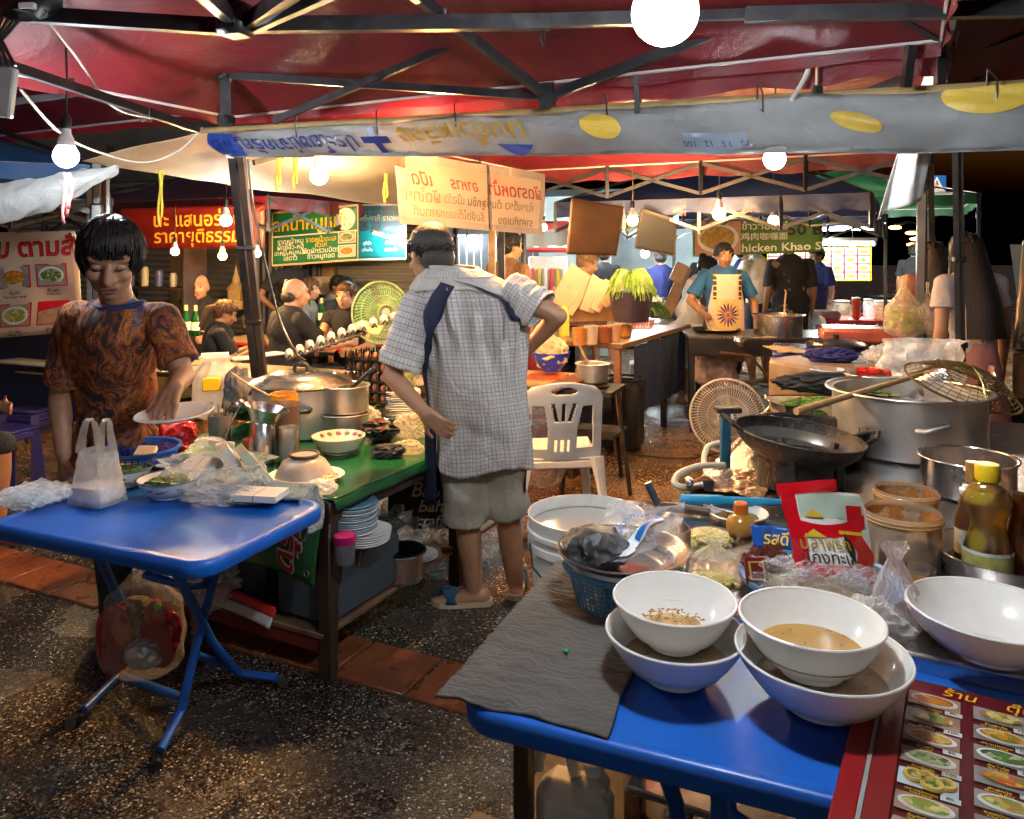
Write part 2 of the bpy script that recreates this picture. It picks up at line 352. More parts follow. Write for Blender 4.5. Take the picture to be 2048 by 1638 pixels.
# ================================================================ market tents
CANRED=cloth('red_canopy_cloth',(.155,.009,.015),(.085,.006,.009),2.6,.42,.2,bump=.8)
CANNAVY=cloth('navy_canopy_cloth',(.02,.03,.1),(.014,.02,.06),2,.5,.15)
CANBLUE=cloth('blue_canopy_cloth',(.02,.10,.30),(.01,.06,.2),2,.5,.2)
CANGREEN=cloth('green_canopy_cloth',(.02,.09,.03),(.012,.05,.02),2,.6,.2)
def truss(mb,a,b,hz,n=2,w=.028):
    a=V(a);b=V(b); ax=(b-a)/(2*n)
    for i in range(2*n):
        p=a+ax*i;q=a+ax*(i+1); d=ZX*hz
        mb.bar(p,q-d,w*.62,w,BLACKM); mb.bar(p-d,q,w*.62,w,BLACKM)
        if i%2==0 or 1: mb.bar(p+ZX*.02,p-d*1.05,w,w,BLACKM)
def tent(label,u0,v0,su,sv,ez,pz,m,seed,skip=(),tr=.24,valance=.13,legs=True,name='market_tent',sidetr='0123'):
    C=gp(u0+su/2,v0+sv/2); r=T(name,label,'canopy tent',gp(u0+su/2,v0+sv/2,0),'pop-up tents of the night market')
    def P(s,q):
        k=1-max(abs(s),abs(q)); z=ez+(pz-ez)*(k**.9)
        z-=.10*SIN(PI*min(1,k*1.15))*(1-.6*abs(abs(s)-abs(q)))
        p=C+TX*(s*su/2)+TY*(q*sv/2); e=nz(p,1.6,seed)*.05+nz(p,4.5,seed)*.02
        return V((p.x,p.y,z+e*(1-(1-k)**6)))
    mb=MB(); mb.grid(lambda a,b:P(a*2-1,b*2-1),44,44,m)
    if valance:
        cs=[(-1,-1),(1,-1),(1,1),(-1,1)]
        for i in range(4):
            (a,b),(c,d)=cs[i],cs[(i+1)%4]
            mb.grid(lambda x,y:P(a+(c-a)*x,b+(d-b)*x)+(ZX*(-valance*y*(.95+.08*SIN(x*43+seed)))+(TX*(a+c)/2+TY*(b+d)/2)*(.012*SIN(x*61+seed)*y+.01)),60,3,m)
        for i in range(4):
            (a,b),(c,d)=cs[i],cs[(i+1)%4]
            mb.tube([P(a+(c-a)*x/20,b+(d-b)*x/20)+ZX*-.004 for x in range(21)],.007,cloth('pale_piping',(.5,.42,.4)),5)
    put('roof',mb,r)
    cor=[gp(u0,v0),gp(u0+su,v0),gp(u0+su,v0+sv),gp(u0,v0+sv)]
    for i,c in enumerate(cor):
        if i in skip: continue
        mb=MB(); mb.box(c+ZX*(ez/2),(.042,.042,ez),BLACKM,.006,GT); mb.box(c+ZX*.01,(.11,.11,.012),BLACKM,.003,GT); mb.box(c+ZX*(ez-.25),(.062,.062,.09),BLACKP,.01,GT); mb.box(c+ZX*(ez-.02),(.06,.06,.08),BLACKP,.01,GT)
        put('leg',mb,r)
    for i in range(4):
        if str(i) not in sidetr: continue
        mb=MB(); truss(mb,cor[i]+ZX*(ez-.02),cor[(i+1)%4]+ZX*(ez-.02),tr); put('truss',mb,r)
    mb=MB(); hub=C+ZX*(pz-.06)
    for i in range(4):
        mid=(cor[i]+cor[(i+1)%4])/2+ZX*(ez-.1); lo=C+ZX*(ez+.05)
        mb.bar(cor[i]+ZX*ez,hub,.022,.022,BLACKM)
        if sidetr=='0123': truss(mb,mid,C+ZX*(ez+.12),tr*.8,1,.024)
    mb.box(C+ZX*((pz+ez)/2),(.03,.03,pz-ez),BLACKM,0,GT); put('roof_frame',mb,r)
    return r
A=tent('dark red canopy overhead, spread above the bowls and the wok counter',0,-3.15,3.15,3.15,2.24,3.1,CANRED,1,skip=(2,3),sidetr='',valance=.05)
# scissor bars of the near tent, each set between the joints seen in the photograph
mb=MB(); RP=gp(3.15,0)
def Y(px,py,y): return at(px,py,y=y)
hubm=(LP+RP)/2
for (a,b,wd) in [((447,150,3.38),(1095,193,2.86),.032),((548,242,3.30),(1010,46,2.9),.03),((1095,193,2.86),(1510,36,2.6),.036),
  ((1640,222,3.1),(1960,95,2.9),.03),((1960,95,2.9),(2200,10,2.7),.03),((1095,193,2.86),(838,-4,2.35),.036),((838,-4,2.35),(640,-160,1.8),.036)]:
    mb.bar(Y(*a),Y(*b),wd*.7,wd,BLACKM)
for (a,b,wd) in [((447,-20,3.36),(452,252,3.4),.045),((1272,140,2.85),(1276,250,2.85),.02),((1092,165,2.84),(1096,215,2.84),.05),((1822,90,2.4),(1812,175,2.4),.026)]:
    mb.bar(Y(*a),Y(*b),wd,wd,BLACKM)
for (x,y,d) in [(1095,193,2.86),(447,150,3.38),(452,240,3.4)]: mb.box(Y(x,y,d),(.07,.07,.05),BLACKP,.012,GA)
for (x,y,d,dx) in [(738,170,3.15,.06),(880,28,2.44,.05),(1548,26,2.56,.07)]: mb.box(Y(x,y,d)-V((0,.02,0)),(dx,.008,.022),ALU,.002,GA)
put('truss',mb,A)
mb=MB()
for (a,b,wd) in [((-60,22,2.5),(470,55,2.3),.048),((500,50,2.3),(1100,44,2.3),.046),((1085,42,2.3),(1300,36,2.28),.04),((1490,30,2.28),(2120,16,2.1),.044),
  ((-20,118,2.45),(395,258,3.3),.034),((395,-25,2.0),(475,45,2.3),.045),((590,-20,2.0),(490,50,2.3),.045),((462,-60,2.28),(470,70,2.3),.05),((700,-30,1.9),(500,60,2.3),.03),((-20,210,3.0),(430,150,3.37),.026),((1290,36,2.28),(1500,28,2.28),.03)]:
    mb.bar(Y(*a),Y(*b),wd*.75,wd,BLACKM)
mb.box(Y(472,40,2.28),(.1,.09,.1),BLACKP,.015,GA); mb.box(Y(140,168,2.8)-V((0,.025,0)),(.09,.01,.03),ALU,.002,GA)
put('cross_truss',mb,A)
tent('red canopy beyond the printed banner, glowing orange from a warm bulb',0,.15,3.15,3.2,2.28,2.95,CANRED,2,skip=(0,1),sidetr='123')
tent('navy canopy with many grey struts above the curry stall at the back',0.2,3.6,2.6,4.0,2.0,2.75,CANNAVY,3,skip=(0,1))
tent('red canopy over the tourists dining at the left rear',-5.2,2.3,3.2,3.2,2.05,2.7,CANRED,4,skip=(1,),tr=.28)
tent('red canopy farthest back at left above the shop shutters',-5.4,5.7,3.4,3.2,2.15,2.8,CANRED,5,skip=(1,2))
BP=conv(-2.25,3.85,1.8)*V((1,1,0)); bu=(BP-LP).dot(TX); bv=(BP-LP).dot(TY)
GT,TX,TY=R(26),V((COS(R(26)),SIN(R(26)),0)),V((-SIN(R(26)),COS(R(26)),0)); bu=(BP-LP).dot(TX); bv=(BP-LP).dot(TY)
tent('blue canopy at the far left behind the bright white bulb',bu-3,bv,3,3,2.02,2.75,CANBLUE,6,valance=.1)
GT=R(-27); TX=V((COS(GT),SIN(GT),0)); TY=V((-SIN(GT),COS(GT),0))
tent('green canopy over the stall hung with red picture menus',0.6,8.0,3.2,3.2,2.25,2.8,CANGREEN,7,sidetr='',skip=(0,))
tent('red canopy reaching out of frame at the top right',3.2,-3.0,3.1,4.4,2.28,3.0,CANRED,8,skip=(0,1,2,3),sidetr='',valance=.05)
tent('red canopy at the top left corner behind the socket box',-3.3,-3.1,3.2,3.1,2.28,3.0,CANRED,9,skip=(0,1,2,3),sidetr='',valance=.05)
# ================================================================ printed banner tied between the tent posts (printed side upside down)
BANW=cloth('grey_white_vinyl',(.34,.34,.34),(.24,.24,.245),3,.35,.2,bump=.9)
NAVYT=mat('navy_print',(.02,.03,.16),.4,0,.1); GOLDT=mat('gold_print',(.42,.24,.03),.4,0,.1); BEAN=mat('yellow_bean_print',(.6,.4,.06),.4,0,.3,4)
p_tl,p_tr=at(410,262,y=3.7),at(2110,160,y=2.35); b_l,b_r=at(455,315,y=3.7),at(2110,303,y=2.35)
def bannerp(u,w,off=0):      # u along, w 0 bottom..1 top
    top=p_tl.lerp(p_tr,u); bot=b_l.lerp(b_r,u)
    p=bot.lerp(top,w); n=V((-.42,-.9,0))
    k=.022*SIN(u*34+w*2)*(1-w)+.03*nz((u*9,w*2,0),1,3)+.022*nz((u*40+w*9,w*2.5,0),1,8)*(.3+abs(w-.5))+.03*SIN(w*PI)
    p=p+n*(k+off); p.z+=.012*nz((u*14,0,1),1,5)*(1-abs(2*w-1))-.014*SIN(PI*((u*5)%1))*w
    return p
r=T('vinyl_banner','long white vinyl banner printed upside down with beans, strung across the middle','banner',bannerp(.5,0))
mb=MB(); mb.grid(lambda u,v:bannerp(u,v),150,10,BANW); mb.grid(lambda u,v:bannerp(u,0,.004)+V((0,0,.03*v)) ,150,1,cloth('banner_hem',(.3,.3,.3)))
put('sheet',mb,r,solid=.002)
L=(p_tr-p_tl).length
def onban(uc,wc,sz,rot=PI,off=.012):
    def f(x,y):
        X=x*COS(rot)-y*SIN(rot); Yy=x*SIN(rot)+y*COS(rot); u=uc+X/L; hh=(p_tl.lerp(p_tr,u)-b_l.lerp(b_r,u)).length
        return bannerp(u,min(1,max(0,wc+Yy/hh)),off)
    return f
def upx(px):
    lo,hi=0,1
    for _ in range(30):
        m=(lo+hi)/2; q=b_l.lerp(b_r,m); lo,hi=(m,hi) if 1024+F*q.x/q.y<px else (lo,m)
    return lo
def fit(s,a,b): return abs(upx(b)-upx(a))*L/glyphs(s,.012,0)[2]
mb=MB(); s='ประโยชน์จากธัญพืช'; mb.text(s,NAVYT,onban(upx(598),.40,1),fit(s,458,738),.012); mb.text('+',NAVYT,onban(upx(780),.50,1),.27,.025); put('blue_lettering',mb,r)
mb=MB(); s='นมถั่วเหลือง'; mb.text(s,GOLDT,onban(upx(947),.56,1),fit(s,822,1072),.012); put('gold_lettering',mb,r)
mb=MB()
for (uc,wc,a,b,sh) in [(upx(1225),.58,.085,.055,0),(upx(1720),.5,.085,.034,0),(upx(1975),.86,.13,.075,1)]:
    f=onban(uc,wc,1,PI-.3 if not sh else PI,.013); mb.grid(lambda s,q:f(a*q*COS(2*PI*s),b*q*SIN(2*PI*s)),24,6,BEAN,cu=True)
f=onban(upx(1440),.2,1,PI,.013); mb.grid(lambda s,q:f(-.12+.24*s,-.045+.09*q*(1-(2*s-1)**2*.6)),10,4,mat('pale_blue_print',(.25,.3,.38),.4))
f=onban(upx(1440),.2,1,PI,.017); mb.text('70   3.5   12   100',NAVYT,f,.035)
f=onban(.022,.5,1,PI,.008); mb.grid(lambda s,q:f(-.09+.17*s,-.07+.15*q),12,6,mat('blue_print_patch',(.02,.06,.3),.4))
f=onban(upx(1035),.1,1,PI,.010); mb.grid(lambda s,q:f(-.10+.16*s,-.03+.05*SIN(PI*s)*q),12,3,mat('blue_print_patch',(.02,.06,.3),.4))
put('printed_picture',mb,r)
mb=MB(); mb.tube([p_tl+V((-.05,0,-.0)),p_tr+V((.1,0,0))],.014,mat('weathered_bamboo',(.3,.2,.08),.6,0,.3),8)
put('hanging_rod',mb,r)
mb=MB()
for u in (.03,.16,.29,.40,.585,.75,.95): 
    q=bannerp(u,1); mb.tube([q+V((0,.01,.06)),q+V((.005,-.03,.02)),q+V((.01,-.02,-.05)),q+V((0,.02,-.02)),q+V((0,.01,.06))],.003,BLACKP,5)
put('tie',mb,r)
# ---- front posts that carry the banner (pairs of box section legs)
for px,yy,lab in ((486,3.9,'black steel post left of the big lidded pot'),(1915,3.2,'black steel post at the right end of the counter')):
    mb=MB(); e0,e1=(at(px-22,300,y=yy),at(px+22,720,y=yy)) if px<900 else (at(1910,290,y=yy),at(1917,720,y=yy)); d=e1-e0; e1=e0+d*(e0.z/(e0.z-e1.z)); sd=V((.043,.01,0))
    k=1 if px<900 else .6; sd=sd*k; mb.bar(e0,e1,.04*k,.035*k,BLACKM); mb.bar(e0+sd,e1+sd,.035*k,.035*k,mat('brown_steel',(.045,.033,.026),.4,.3,.3))
    for z in (.25,.45,.8): mb.box(e0.lerp(e1,z)+sd*.5,(.1*k,.05*k,.03),BLACKP,.006)
    put('post',mb,None,lab,'post')
# ---- cream tarpaulin awning behind the banner, lit by the warm bulb
TARP=cloth('cream_tarpaulin',(.55,.46,.34),(.46,.38,.27),2.5,.7,.35,bump=.4)
c=[at(165,322,y=3.8),at(415,258,y=3.8),at(810,285,y=3.7),at(812,412,y=4.9),at(470,372,y=4.75)]
def tp(u,v):
    a=c[0].lerp(c[1],min(1,u/.35)) if u<.35 else c[1].lerp(c[2],(u-.35)/.65)
    b=c[0].lerp(c[4],min(1,u/.5)) if u<.5 else c[4].lerp(c[3],(u-.5)/.5)
    p=a.lerp(b,v); p.z-=.05*SIN(PI*v)*SIN(PI*u)-.02*nz(p,3,2); return p
mb=MB(); mb.grid(tp,40,20,TARP); put('awning_sheet',mb,None,'cream tarpaulin awning above the warm bulb behind the banner','awning',solid=.002)
RIB=cloth('yellow_ribbon',(.7,.5,.05))
def ribbon(px,py,y,ln,label,m=RIB,n=2):
    mb=MB(); p=at(px,py,y=y)
    for k in range(n):
        o=k*.02; mb.grid(lambda u,v:p+V((o*.6+.012*u+.004*SIN(v*7+k*2),.006*SIN(v*5),-ln*v*(1-.15*k))),1,12,m)
    put('ribbon',mb,None,label,'ribbon',solid=.001)
ribbon(552,316,3.7,.17,'yellow ribbon tied left of the warm bulb'); ribbon(585,316,3.72,.16,'yellow ribbon nearest the warm bulb'); ribbon(767,340,4.2,.19,'yellow ribbon hanging beside the translucent cream banner')
ribbon(316,340,3.6,.28,'long yellow ribbon hanging above the red fair-price sign'); ribbon(125,345,2.75,.2,'pink ribbon dangling under the white bulb',cloth('pink_ribbon',(.6,.12,.12)),3)
# ---- translucent banner seen from its back (mirrored lettering)
TB=cloth('aged_vinyl_back',(.60,.53,.43),(.52,.43,.32),3,.5,.45)
q=[at(786,300,y=4.05),at(1090,348,y=4.9),at(1085,470,y=4.9),at(800,447,y=4.05)]
def tbp(u,v,o=0):
    p=q[3].lerp(q[2],u).lerp(q[0].lerp(q[1],u),v); return p+V((.3,-.95,0))*(o+.03*nz((u*4,v*3,0),1,8)+.015*SIN(u*9))
r=T('translucent_banner','cream translucent banner with mirrored red and grey Thai lettering behind the man','banner',tbp(.5,0))
mb=MB(); mb.grid(tbp,40,16,TB); put('sheet',mb,r,solid=.002)
hm=cloth('grey_hem',(.42,.38,.36),trl=.2)
mb=MB(); mb.grid(lambda u,v:tbp(u,v*.1,.004),40,2,hm); mb.grid(lambda u,v:tbp(u*.035,v,.004),2,16,hm); mb.grid(lambda u,v:tbp(u,.88+v*.12,.004),40,2,hm); mb.grid(lambda u,v:tbp(.965+u*.035,v,.004),2,16,hm); put('hem',mb,r)
W_=(q[2]-q[3]).length; H_=(q[0]-q[3]).length
def ontb(uc,vc): return lambda x,y: tbp(uc-x/W_,vc+y/H_,.007)
mr=mat('faded_red_print',(.30,.04,.03),.6,0,.3); mg=mat('faded_grey_print',(.2,.15,.11),.6,0,.3)
mb=MB()
for s,uc,vc,z in (('ผัดราดหน้า',.78,.66,.115),('อาหาร',.42,.66,.10),('เปิด',.15,.66,.11)): mb.text(s,mr,ontb(uc,vc),z,.015,.2)
put('red_lettering',mb,r)
mb=MB()
for s,uc,vc,z in (('ก๋วยเตี๋ยว ต้มยำ',.73,.42,.075),('ลูกชิ้น เนื้อวัว',.42,.42,.075),('ผัดไทย',.15,.42,.10),('รับจัดโต๊ะนอกสถานที่',.32,.2,.075),('ราคากันเอง',.78,.18,.075)): mb.text(s,mg,ontb(uc,vc),z,.01)
put('grey_lettering',mb,r)
mb=MB(); mb.tube([tbp(.57,1,.02),tbp(.575,.5,.03),tbp(.58,.02,.02)],.005,BLACKP,6); put('cord',mb,r)
# ---- white tarp hanging by the right post, rolled tarp at the left
WT=cloth('white_tarp',(.62,.63,.62),(.5,.52,.52),6,.45,.3,bump=.6)
k=[at(1755,440,y=2.85),at(1850,394,y=2.75),at(1906,62,y=2.62),at(1886,58,y=2.6)]
mb=MB(); mb.grid(lambda u,v:(k[0].lerp(k[1],u)).lerp(k[3].lerp(k[2],u),v)+V((.0,.05*SIN(u*8+v*3),.02*SIN(u*5)*(1-v)))*(.5),14,40,WT); put('hanging_tarp',mb,None,'grimy white plastic sheet hanging behind the right end of the banner','tarpaulin',solid=.002)
mb=MB(); pts=[(-60,408,3.3,.085),(40,402,3.32,.085),(110,382,3.35,.075),(170,360,3.4,.05),(235,338,3.45,.018)]
def rt(u,v):
    i=min(int(v*4),3); f=v*4-i; a,b=pts[i],pts[i+1]; p=at(a[0],a[1],y=a[2]).lerp(at(b[0],b[1],y=b[2]),f); rr=a[3]+(b[3]-a[3])*f
    t=2*PI*u; return p+V((0,COS(t)*rr*.7,SIN(t)*rr*(1+.15*SIN(t*5+v*20))+.015*nz((u*6,v*8,0),1,3)))
mb.grid(rt,24,40,cloth('silver_tarp',(.5,.5,.5),(.4,.4,.4),6,.3,.2,bump=.7),cu=True); put('rolled_tarp',mb,None,'silvery tarp rolled up under the blue canopy','tarpaulin')
# ================================================================ lamps
def lamp(px,py,y,d,col,pw,label,base=(.75,.75,.75),est=14,kind='bulb',group='light bulbs of the market',cord=.25,li=True,rad=None):
    p=at(px,py,y=y); r=T('light_bulb',label,'light bulb',p,group); rr=d/2
    mb=MB(); mb.lathe([(rr*SIN(R(a)),-rr*COS(R(a))) for a in range(0,121,10)]+[(rr*.74,rr*.72)],emis('bulb_%.2f_%.2f_%d'%(col[1],col[2],est),col,est),p,36); put('globe',mb,r)
    mb=MB(); mb.lathe([(rr*.72,rr*.78),(rr*.62,rr*1.5),(rr*.42,rr*1.9),(rr*.36,rr*2.6),(0,rr*2.6)],mat('bulb_collar',base,.4,0,.05),p,16); mb.lathe([(rr*.40,rr*2.3),(rr*.44,rr*3.2),(rr*.2,rr*3.6),(0,rr*3.6)],BLACKP,p,12); put('socket',mb,r)
    if cord: mb=MB(); mb.tube([p+ZX*rr*3.5,p+V((.004,0,rr*3.5+cord*.5)),p+ZX*(rr*3.5+cord)],.004,BLACKP,5); put('cord',mb,r)
    if li:
        l=bpy.data.lights.new('bulb_light','POINT'); l.energy=pw; l.color=col; l.shadow_soft_size=rad or rr*1.02; lo=bpy.data.objects.new('bulb_light',l); COL.objects.link(lo); lo.parent=r; lo.location=(0,0,-rr*.1)
    return r
WHT=(.86,.95,1.0); WRM=(1.0,.56,.2); CWR=(1.0,.68,.34)
lamp(1330,25,1.42,.125,WHT,190,'big white bulb glaring at the top over the white bowls')
lamp(1549,318,2.75,.082,WHT,75,'white bulb hanging just below the banner over the wok counter')
lamp(132,312,2.7,.088,WHT,120,'white bulb in front of the blue canopy at far left')
lamp(638,352,4.0,.10,CWR,80,'warm bulb glowing under the cream tarpaulin awning')
lamp(452,441,4.6,.075,WHT,50,'small white bulb left of the steel post near the red sign')
lamp(350,503,5.6,.065,WRM,170,'warm bulb leftmost of three below the red fair-price sign')
lamp(445,512,5.6,.068,WRM,170,'warm bulb in the middle of the three below the red sign')
lamp(515,507,5.8,.060,WRM,170,'warm bulb just right of the steel post, above the tourists')
lamp(1438,428,5.6,.10,WRM,120,'warm spiral bulb above the cook in the blue shirt')
lamp(1547,441,5.9,.085,WRM,110,'warm bulb tilted over the steaming soup pot')
lamp(1265,441,5.48,.085,CWR,330,'warm square-looking lamp between the two wooden boards')
lamp(1088,455,5.3,.05,WRM,90,'shaded warm bulb behind the translucent banner')
for (px,py,y,d,lab) in ((934,480,9,.05,'tiny white starry bulb above the man\'s shoulder'),(1178,478,9.5,.05,'tiny white bulb over the bright drink stall'),(1290,507,8.2,.1,'white bulb glaring beside the blue shirt at the rear'),(1290,463,9,.05,'small white bulb under the navy canopy edge'),(1705,497,11,.1,'white bulb at the right of the red picture menus')):
    lamp(px,py,y,d,WHT,160,lab,group='distant white bulbs')
def tubelamp(a,b,rr,col,pw,label):
    p=(a+b)/2; r=T('tube_lamp',label,'tube lamp',p,'fluorescent tube lamps'); mb=MB(); mb.tube([a,b],rr,emis('tube_light',(.95,1,.95),12),10); put('tube',mb,r)
    mb=MB(); d=(b-a).normalized(); mb.bar(a-d*.04+ZX*rr*2,b+d*.04+ZX*rr*2,rr*2.2,rr*1.6,mat('tube_housing',(.4,.36,.3),.5)); mb.tube([a-d*.03,a],rr*1.25,ALU,8); mb.tube([b,b+d*.03],rr*1.25,ALU,8); put('housing',mb,r)
    l=bpy.data.lights.new('tube_light','POINT'); l.energy=pw; l.color=col; l.shadow_soft_size=.06; lo=bpy.data.objects.new('tube_light',l); COL.objects.link(lo); lo.parent=r; lo.location=(0,0,-.08)
tubelamp(at(838,203,y=3.55),at(902,231,y=3.35),.012,(1,.5,.16),70,'fluorescent tube fixed under the orange lit canopy above the banner')
tubelamp(at(1590,460,y=10),at(1745,457,y=10),.02,(.9,1,.92),60,'upper tube lamp above the red picture menus')
tubelamp(at(1575,487,y=9.6),at(1747,487,y=9.6),.028,(.9,1,.92),60,'lower thick tube lamp in front of the red picture menus')
tubelamp(at(748,466,y=7.2),at(812,484,y=7.0),.012,(.8,1,1),10,'tube lamp shining across the teal menu board')  # made-up lamp, stands in for a tube mirrored in the teal menu
# street lamps far off
for (px,py,y,lab) in ((1790,455,26,'orange street lamp left of the cluster'),(1822,466,30,'orange street lamp topmost of the far cluster'),(1830,478,32,'orange street lamp in the middle of the far cluster'),(1823,489,34,'lowest orange street lamp of the far cluster')):
    p=at(px,py,y=y); r=T('street_lamp',lab,'street lamp',(p.x,p.y,0),'street lamps down the road'); mb=MB(); mb.blob(p,(.24,.1,.07),emis('sodium',(1,.36,.06),9),2); put('lantern',mb,r)
    mb=MB(); mb.tube([(p.x+.9,p.y,0),(p.x+.9,p.y,p.z+.1),(p.x+.5,p.y,p.z+.2),(p.x,p.y,p.z+.09)],.05,BLACKM,6); put('pole',mb,r)
# ================================================================ generic builders (world coordinates, p = point under the thing)
def wall_prof(out,th):           # open vessel: outer profile up, then inner profile back down
    inn=[]
    for i,(r,z) in enumerate(out):
        inn.append((max(r-th,0),z+(th if i==0 else 0 if i==len(out)-1 else th*.4)))
    return [(0,out[0][1])]+out+inn[::-1]+[(0,inn[0][1])]
def bowl(p,r,h,m,foot=.42,tilt=None,th=.004,flare=.0,n=48):
    mb=MB(); o=[(r*foot,0),(r*foot*1.02,h*.09),(r*(foot+.02),h*.1),(r*(foot+.25),h*.28),(r*.82,h*.52),(r*.93,h*.76),(r*(.985+flare*.3),h*.95),(r*(1+flare),h)]
    mb.M=Matrix.Translation(p)@(tilt or Matrix()); mb.lathe(wall_prof(o,th),m,n=n); mb.tube([V((COS(2*PI*k/n)*(r*(1+flare)-th/2),SIN(2*PI*k/n)*(r*(1+flare)-th/2),h)) for k in range(n)],th*.8,m,6,True); mb.M=None; return mb
def disc(p,r,m,amp=0,dome=0,n=32,rings=5,seed=0,sx=1,sy=1):
    mb=MB(); mb.grid(lambda u,v:V(p)+V((r*v*COS(2*PI*u)*sx,r*v*SIN(2*PI*u)*sy,dome*(1-v*v)+amp*nz((COS(2*PI*u)*v*4,SIN(2*PI*u)*v*4,0),1,seed))),n,rings,m,cu=True); return mb
def heap(p,r,h,m,seed=0,sub=4,amp=.35,sx=1,sy=1,fr=3.5):
    mb=MB(); mb.blob(V(p),(r*sx,r*sy,h),m,sub,amp,fr,seed); return mb
def bits(mb,p,r,h,m,n,sz,seed=0,flat=.3):    # loose small pieces lying over a heap
    q=random.Random(seed)
    for i in range(n):
        a=q.random()*2*PI; k=math.sqrt(q.random()); c=V(p)+V((COS(a)*k*r,SIN(a)*k*r,h*(1-k*k)))
        mb.box(c,(sz*q.uniform(.5,1.6),sz*q.uniform(.3,.8),sz*flat),m[q.randrange(len(m))],0,rot=Matrix.Rotation(q.random()*6,3,'Z')@Matrix.Rotation(q.uniform(-.7,.7),3,'X'))
def plate(p,r,m,h=.02,deep=.012,sx=1,sy=1,tilt=None,n=48):
    mb=MB(); mb.M=Matrix.Translation(p)@(tilt or Matrix()); o=[(r*.55,0),(r*.6,.002),(r*.72,h*.5),(r*.98,h),(r,h+.001),(r*.98,h+.004),(r*.72,h*.5+.005),(r*.6,.007),(0,.006)]
    mb.lathe([(0,0)]+o,m,n=n,sx=sx,sy=sy); mb.M=None; return mb
def pot(p,r,h,m,th=.004,rim=.012,inner=None,level=None,lip=0):
    mb=MB(); o=[(r*.93,0),(r*.985,h*.04),(r,h*.12),(r,h*.97),(r+rim,h)]
    mb.lathe(wall_prof(o,th),m,p,56)
    mb.tube([V(p)+V((COS(2*PI*k/56)*(r+rim),SIN(2*PI*k/56)*(r+rim),h)) for k in range(56)],th*1.1,m,8,True)
    if inner: d=disc(V(p)+ZX*level,r*.97,inner); mb.add(d.V,d.F,inner)
    return mb
def bottle(p,prof,m,n=28): mb=MB(); mb.lathe(prof,m,p,n); return mb
def bag(p,w,d,h,m,seed=0,neck=.35,nw=.12,wr=.12,flare=.35,top=1.0,nu=44,nv=30,lean=(0,0),sq=0.0):
    mb=MB(); P=V(p)
    def f(u,v):
        a=2*PI*u; t=v
        if t<.12: k=.55+.45*SIN(t/.12*PI/2)
        elif t<1-neck: k=1-.12*((t-.12)/(1-neck-.12))**2
        else:
            q=(t-(1-neck))/neck; k=.88+(nw-.88)*min(1,q*1.5)**.8
            if q>.67: k=nw+(flare-nw)*((q-.67)/.33)**1.3
        e=1+wr*nz((COS(a)*1.5,SIN(a)*1.5,t*3),1.6,seed)+wr*.7*nz((COS(a)*4,SIN(a)*4,t*3),1.2,seed+3)*(.4+t)+ (.10*SIN(a*7+seed)*max(0,t-.45))
        c,s_=COS(a),SIN(a)
        if sq: mx=max(abs(c),abs(s_)); c,s_=c*(1-sq)+c/mx*sq,s_*(1-sq)+s_/mx*sq
        return P+V((c*w/2*k*e+lean[0]*t,s_*d/2*k*e+lean[1]*t,h*t*top+.02*h*nz((COS(a)*3,SIN(a)*3,t*5),1,seed+9)*(t>.1)))
    mb.grid(f,nu,nv,m,cu=True); mb.grid(lambda u,v:P.lerp(f(u,0),v),nu,1,m,cu=True); return mb
def crumple(c,r,m,seed=0,amp=.5,fr=2.2,sub=4,base=None):     # crumpled bag or rag
    mb=MB(); c=V(c); vv,ff=ico(min(5,sub+1) if r[0]>.05 else sub); vs=[]
    for v in vv:
        n=.8*nz(v,fr,seed)+.75*(.5-2.2*abs(nz(v,fr*1.5,seed+5)))+.25*nz(v,fr*4,seed); k=1+amp*n
        p=c+V((v.x*r[0]*k,v.y*r[1]*k,v.z*r[2]*k)); 
        if base is not None and p.z<base: p.z=base+.001*nz(v,9,1)
        vs.append(p)
    return mb.add(vs,ff,m)
def basket(p,r,h,m,rb=.78,rows=7,n=44):      # perforated plastic basket: woven of rings and ribs
    mb=MB(); p=V(p)
    ra=lambda t:r*(rb+(1-rb)*t)
    mb.lathe([(0,0),(ra(0),0),(ra(0),.006),(0,.006)],m,p,n)
    mb.lathe([(ra(.85),h*.82),(ra(1),h),(ra(1)+.012,h+.002),(ra(1)+.012,h-.008),(ra(.85)+.003,h*.82),(ra(.85),h*.82)],m,p,n)
    for i in range(rows+1):
        t=i/rows*.84; mb.tube([p+V((COS(2*PI*k/n)*ra(t),SIN(2*PI*k/n)*ra(t),h*t)) for k in range(n)],h*.022,m,5,True)
    for k in range(n):
        a=2*PI*k/n; mb.tube([p+V((COS(a)*ra(t),SIN(a)*ra(t),h*t)) for t in(0,.84)],r*.022,m,4)
    return mb
def cable(pts,r,m,name,label,cat='cable',sub=8,group=None):
    P=[V(x) for x in pts]; out=[]
    for i in range(len(P)-1):
        a=P[max(i-1,0)];b=P[i];c=P[i+1];d=P[min(i+2,len(P)-1)]
        for j in range(sub):
            t=j/sub; out.append(.5*((2*b)+(c-a)*t+(2*a-5*b+4*c-d)*t*t+(3*b-a-3*c+d)*t**3))
    out.append(P[-1]); mb=MB(); mb.tube(out,r,m,7)
    if name is None: return mb
    return put(name,mb,None,label,cat,group)
def ring(c,r,m,w,n=40,axis=None,ell=1):
    c=V(c); ax=axis or V((0,0,1)); a=ax.orthogonal().normalized(); b=ax.cross(a).normalized(); mb=MB()
    mb.tube([c+(a*COS(2*PI*k/n)+b*SIN(2*PI*k/n)*ell)*r for k in range(n)],w,m,6,True); return mb
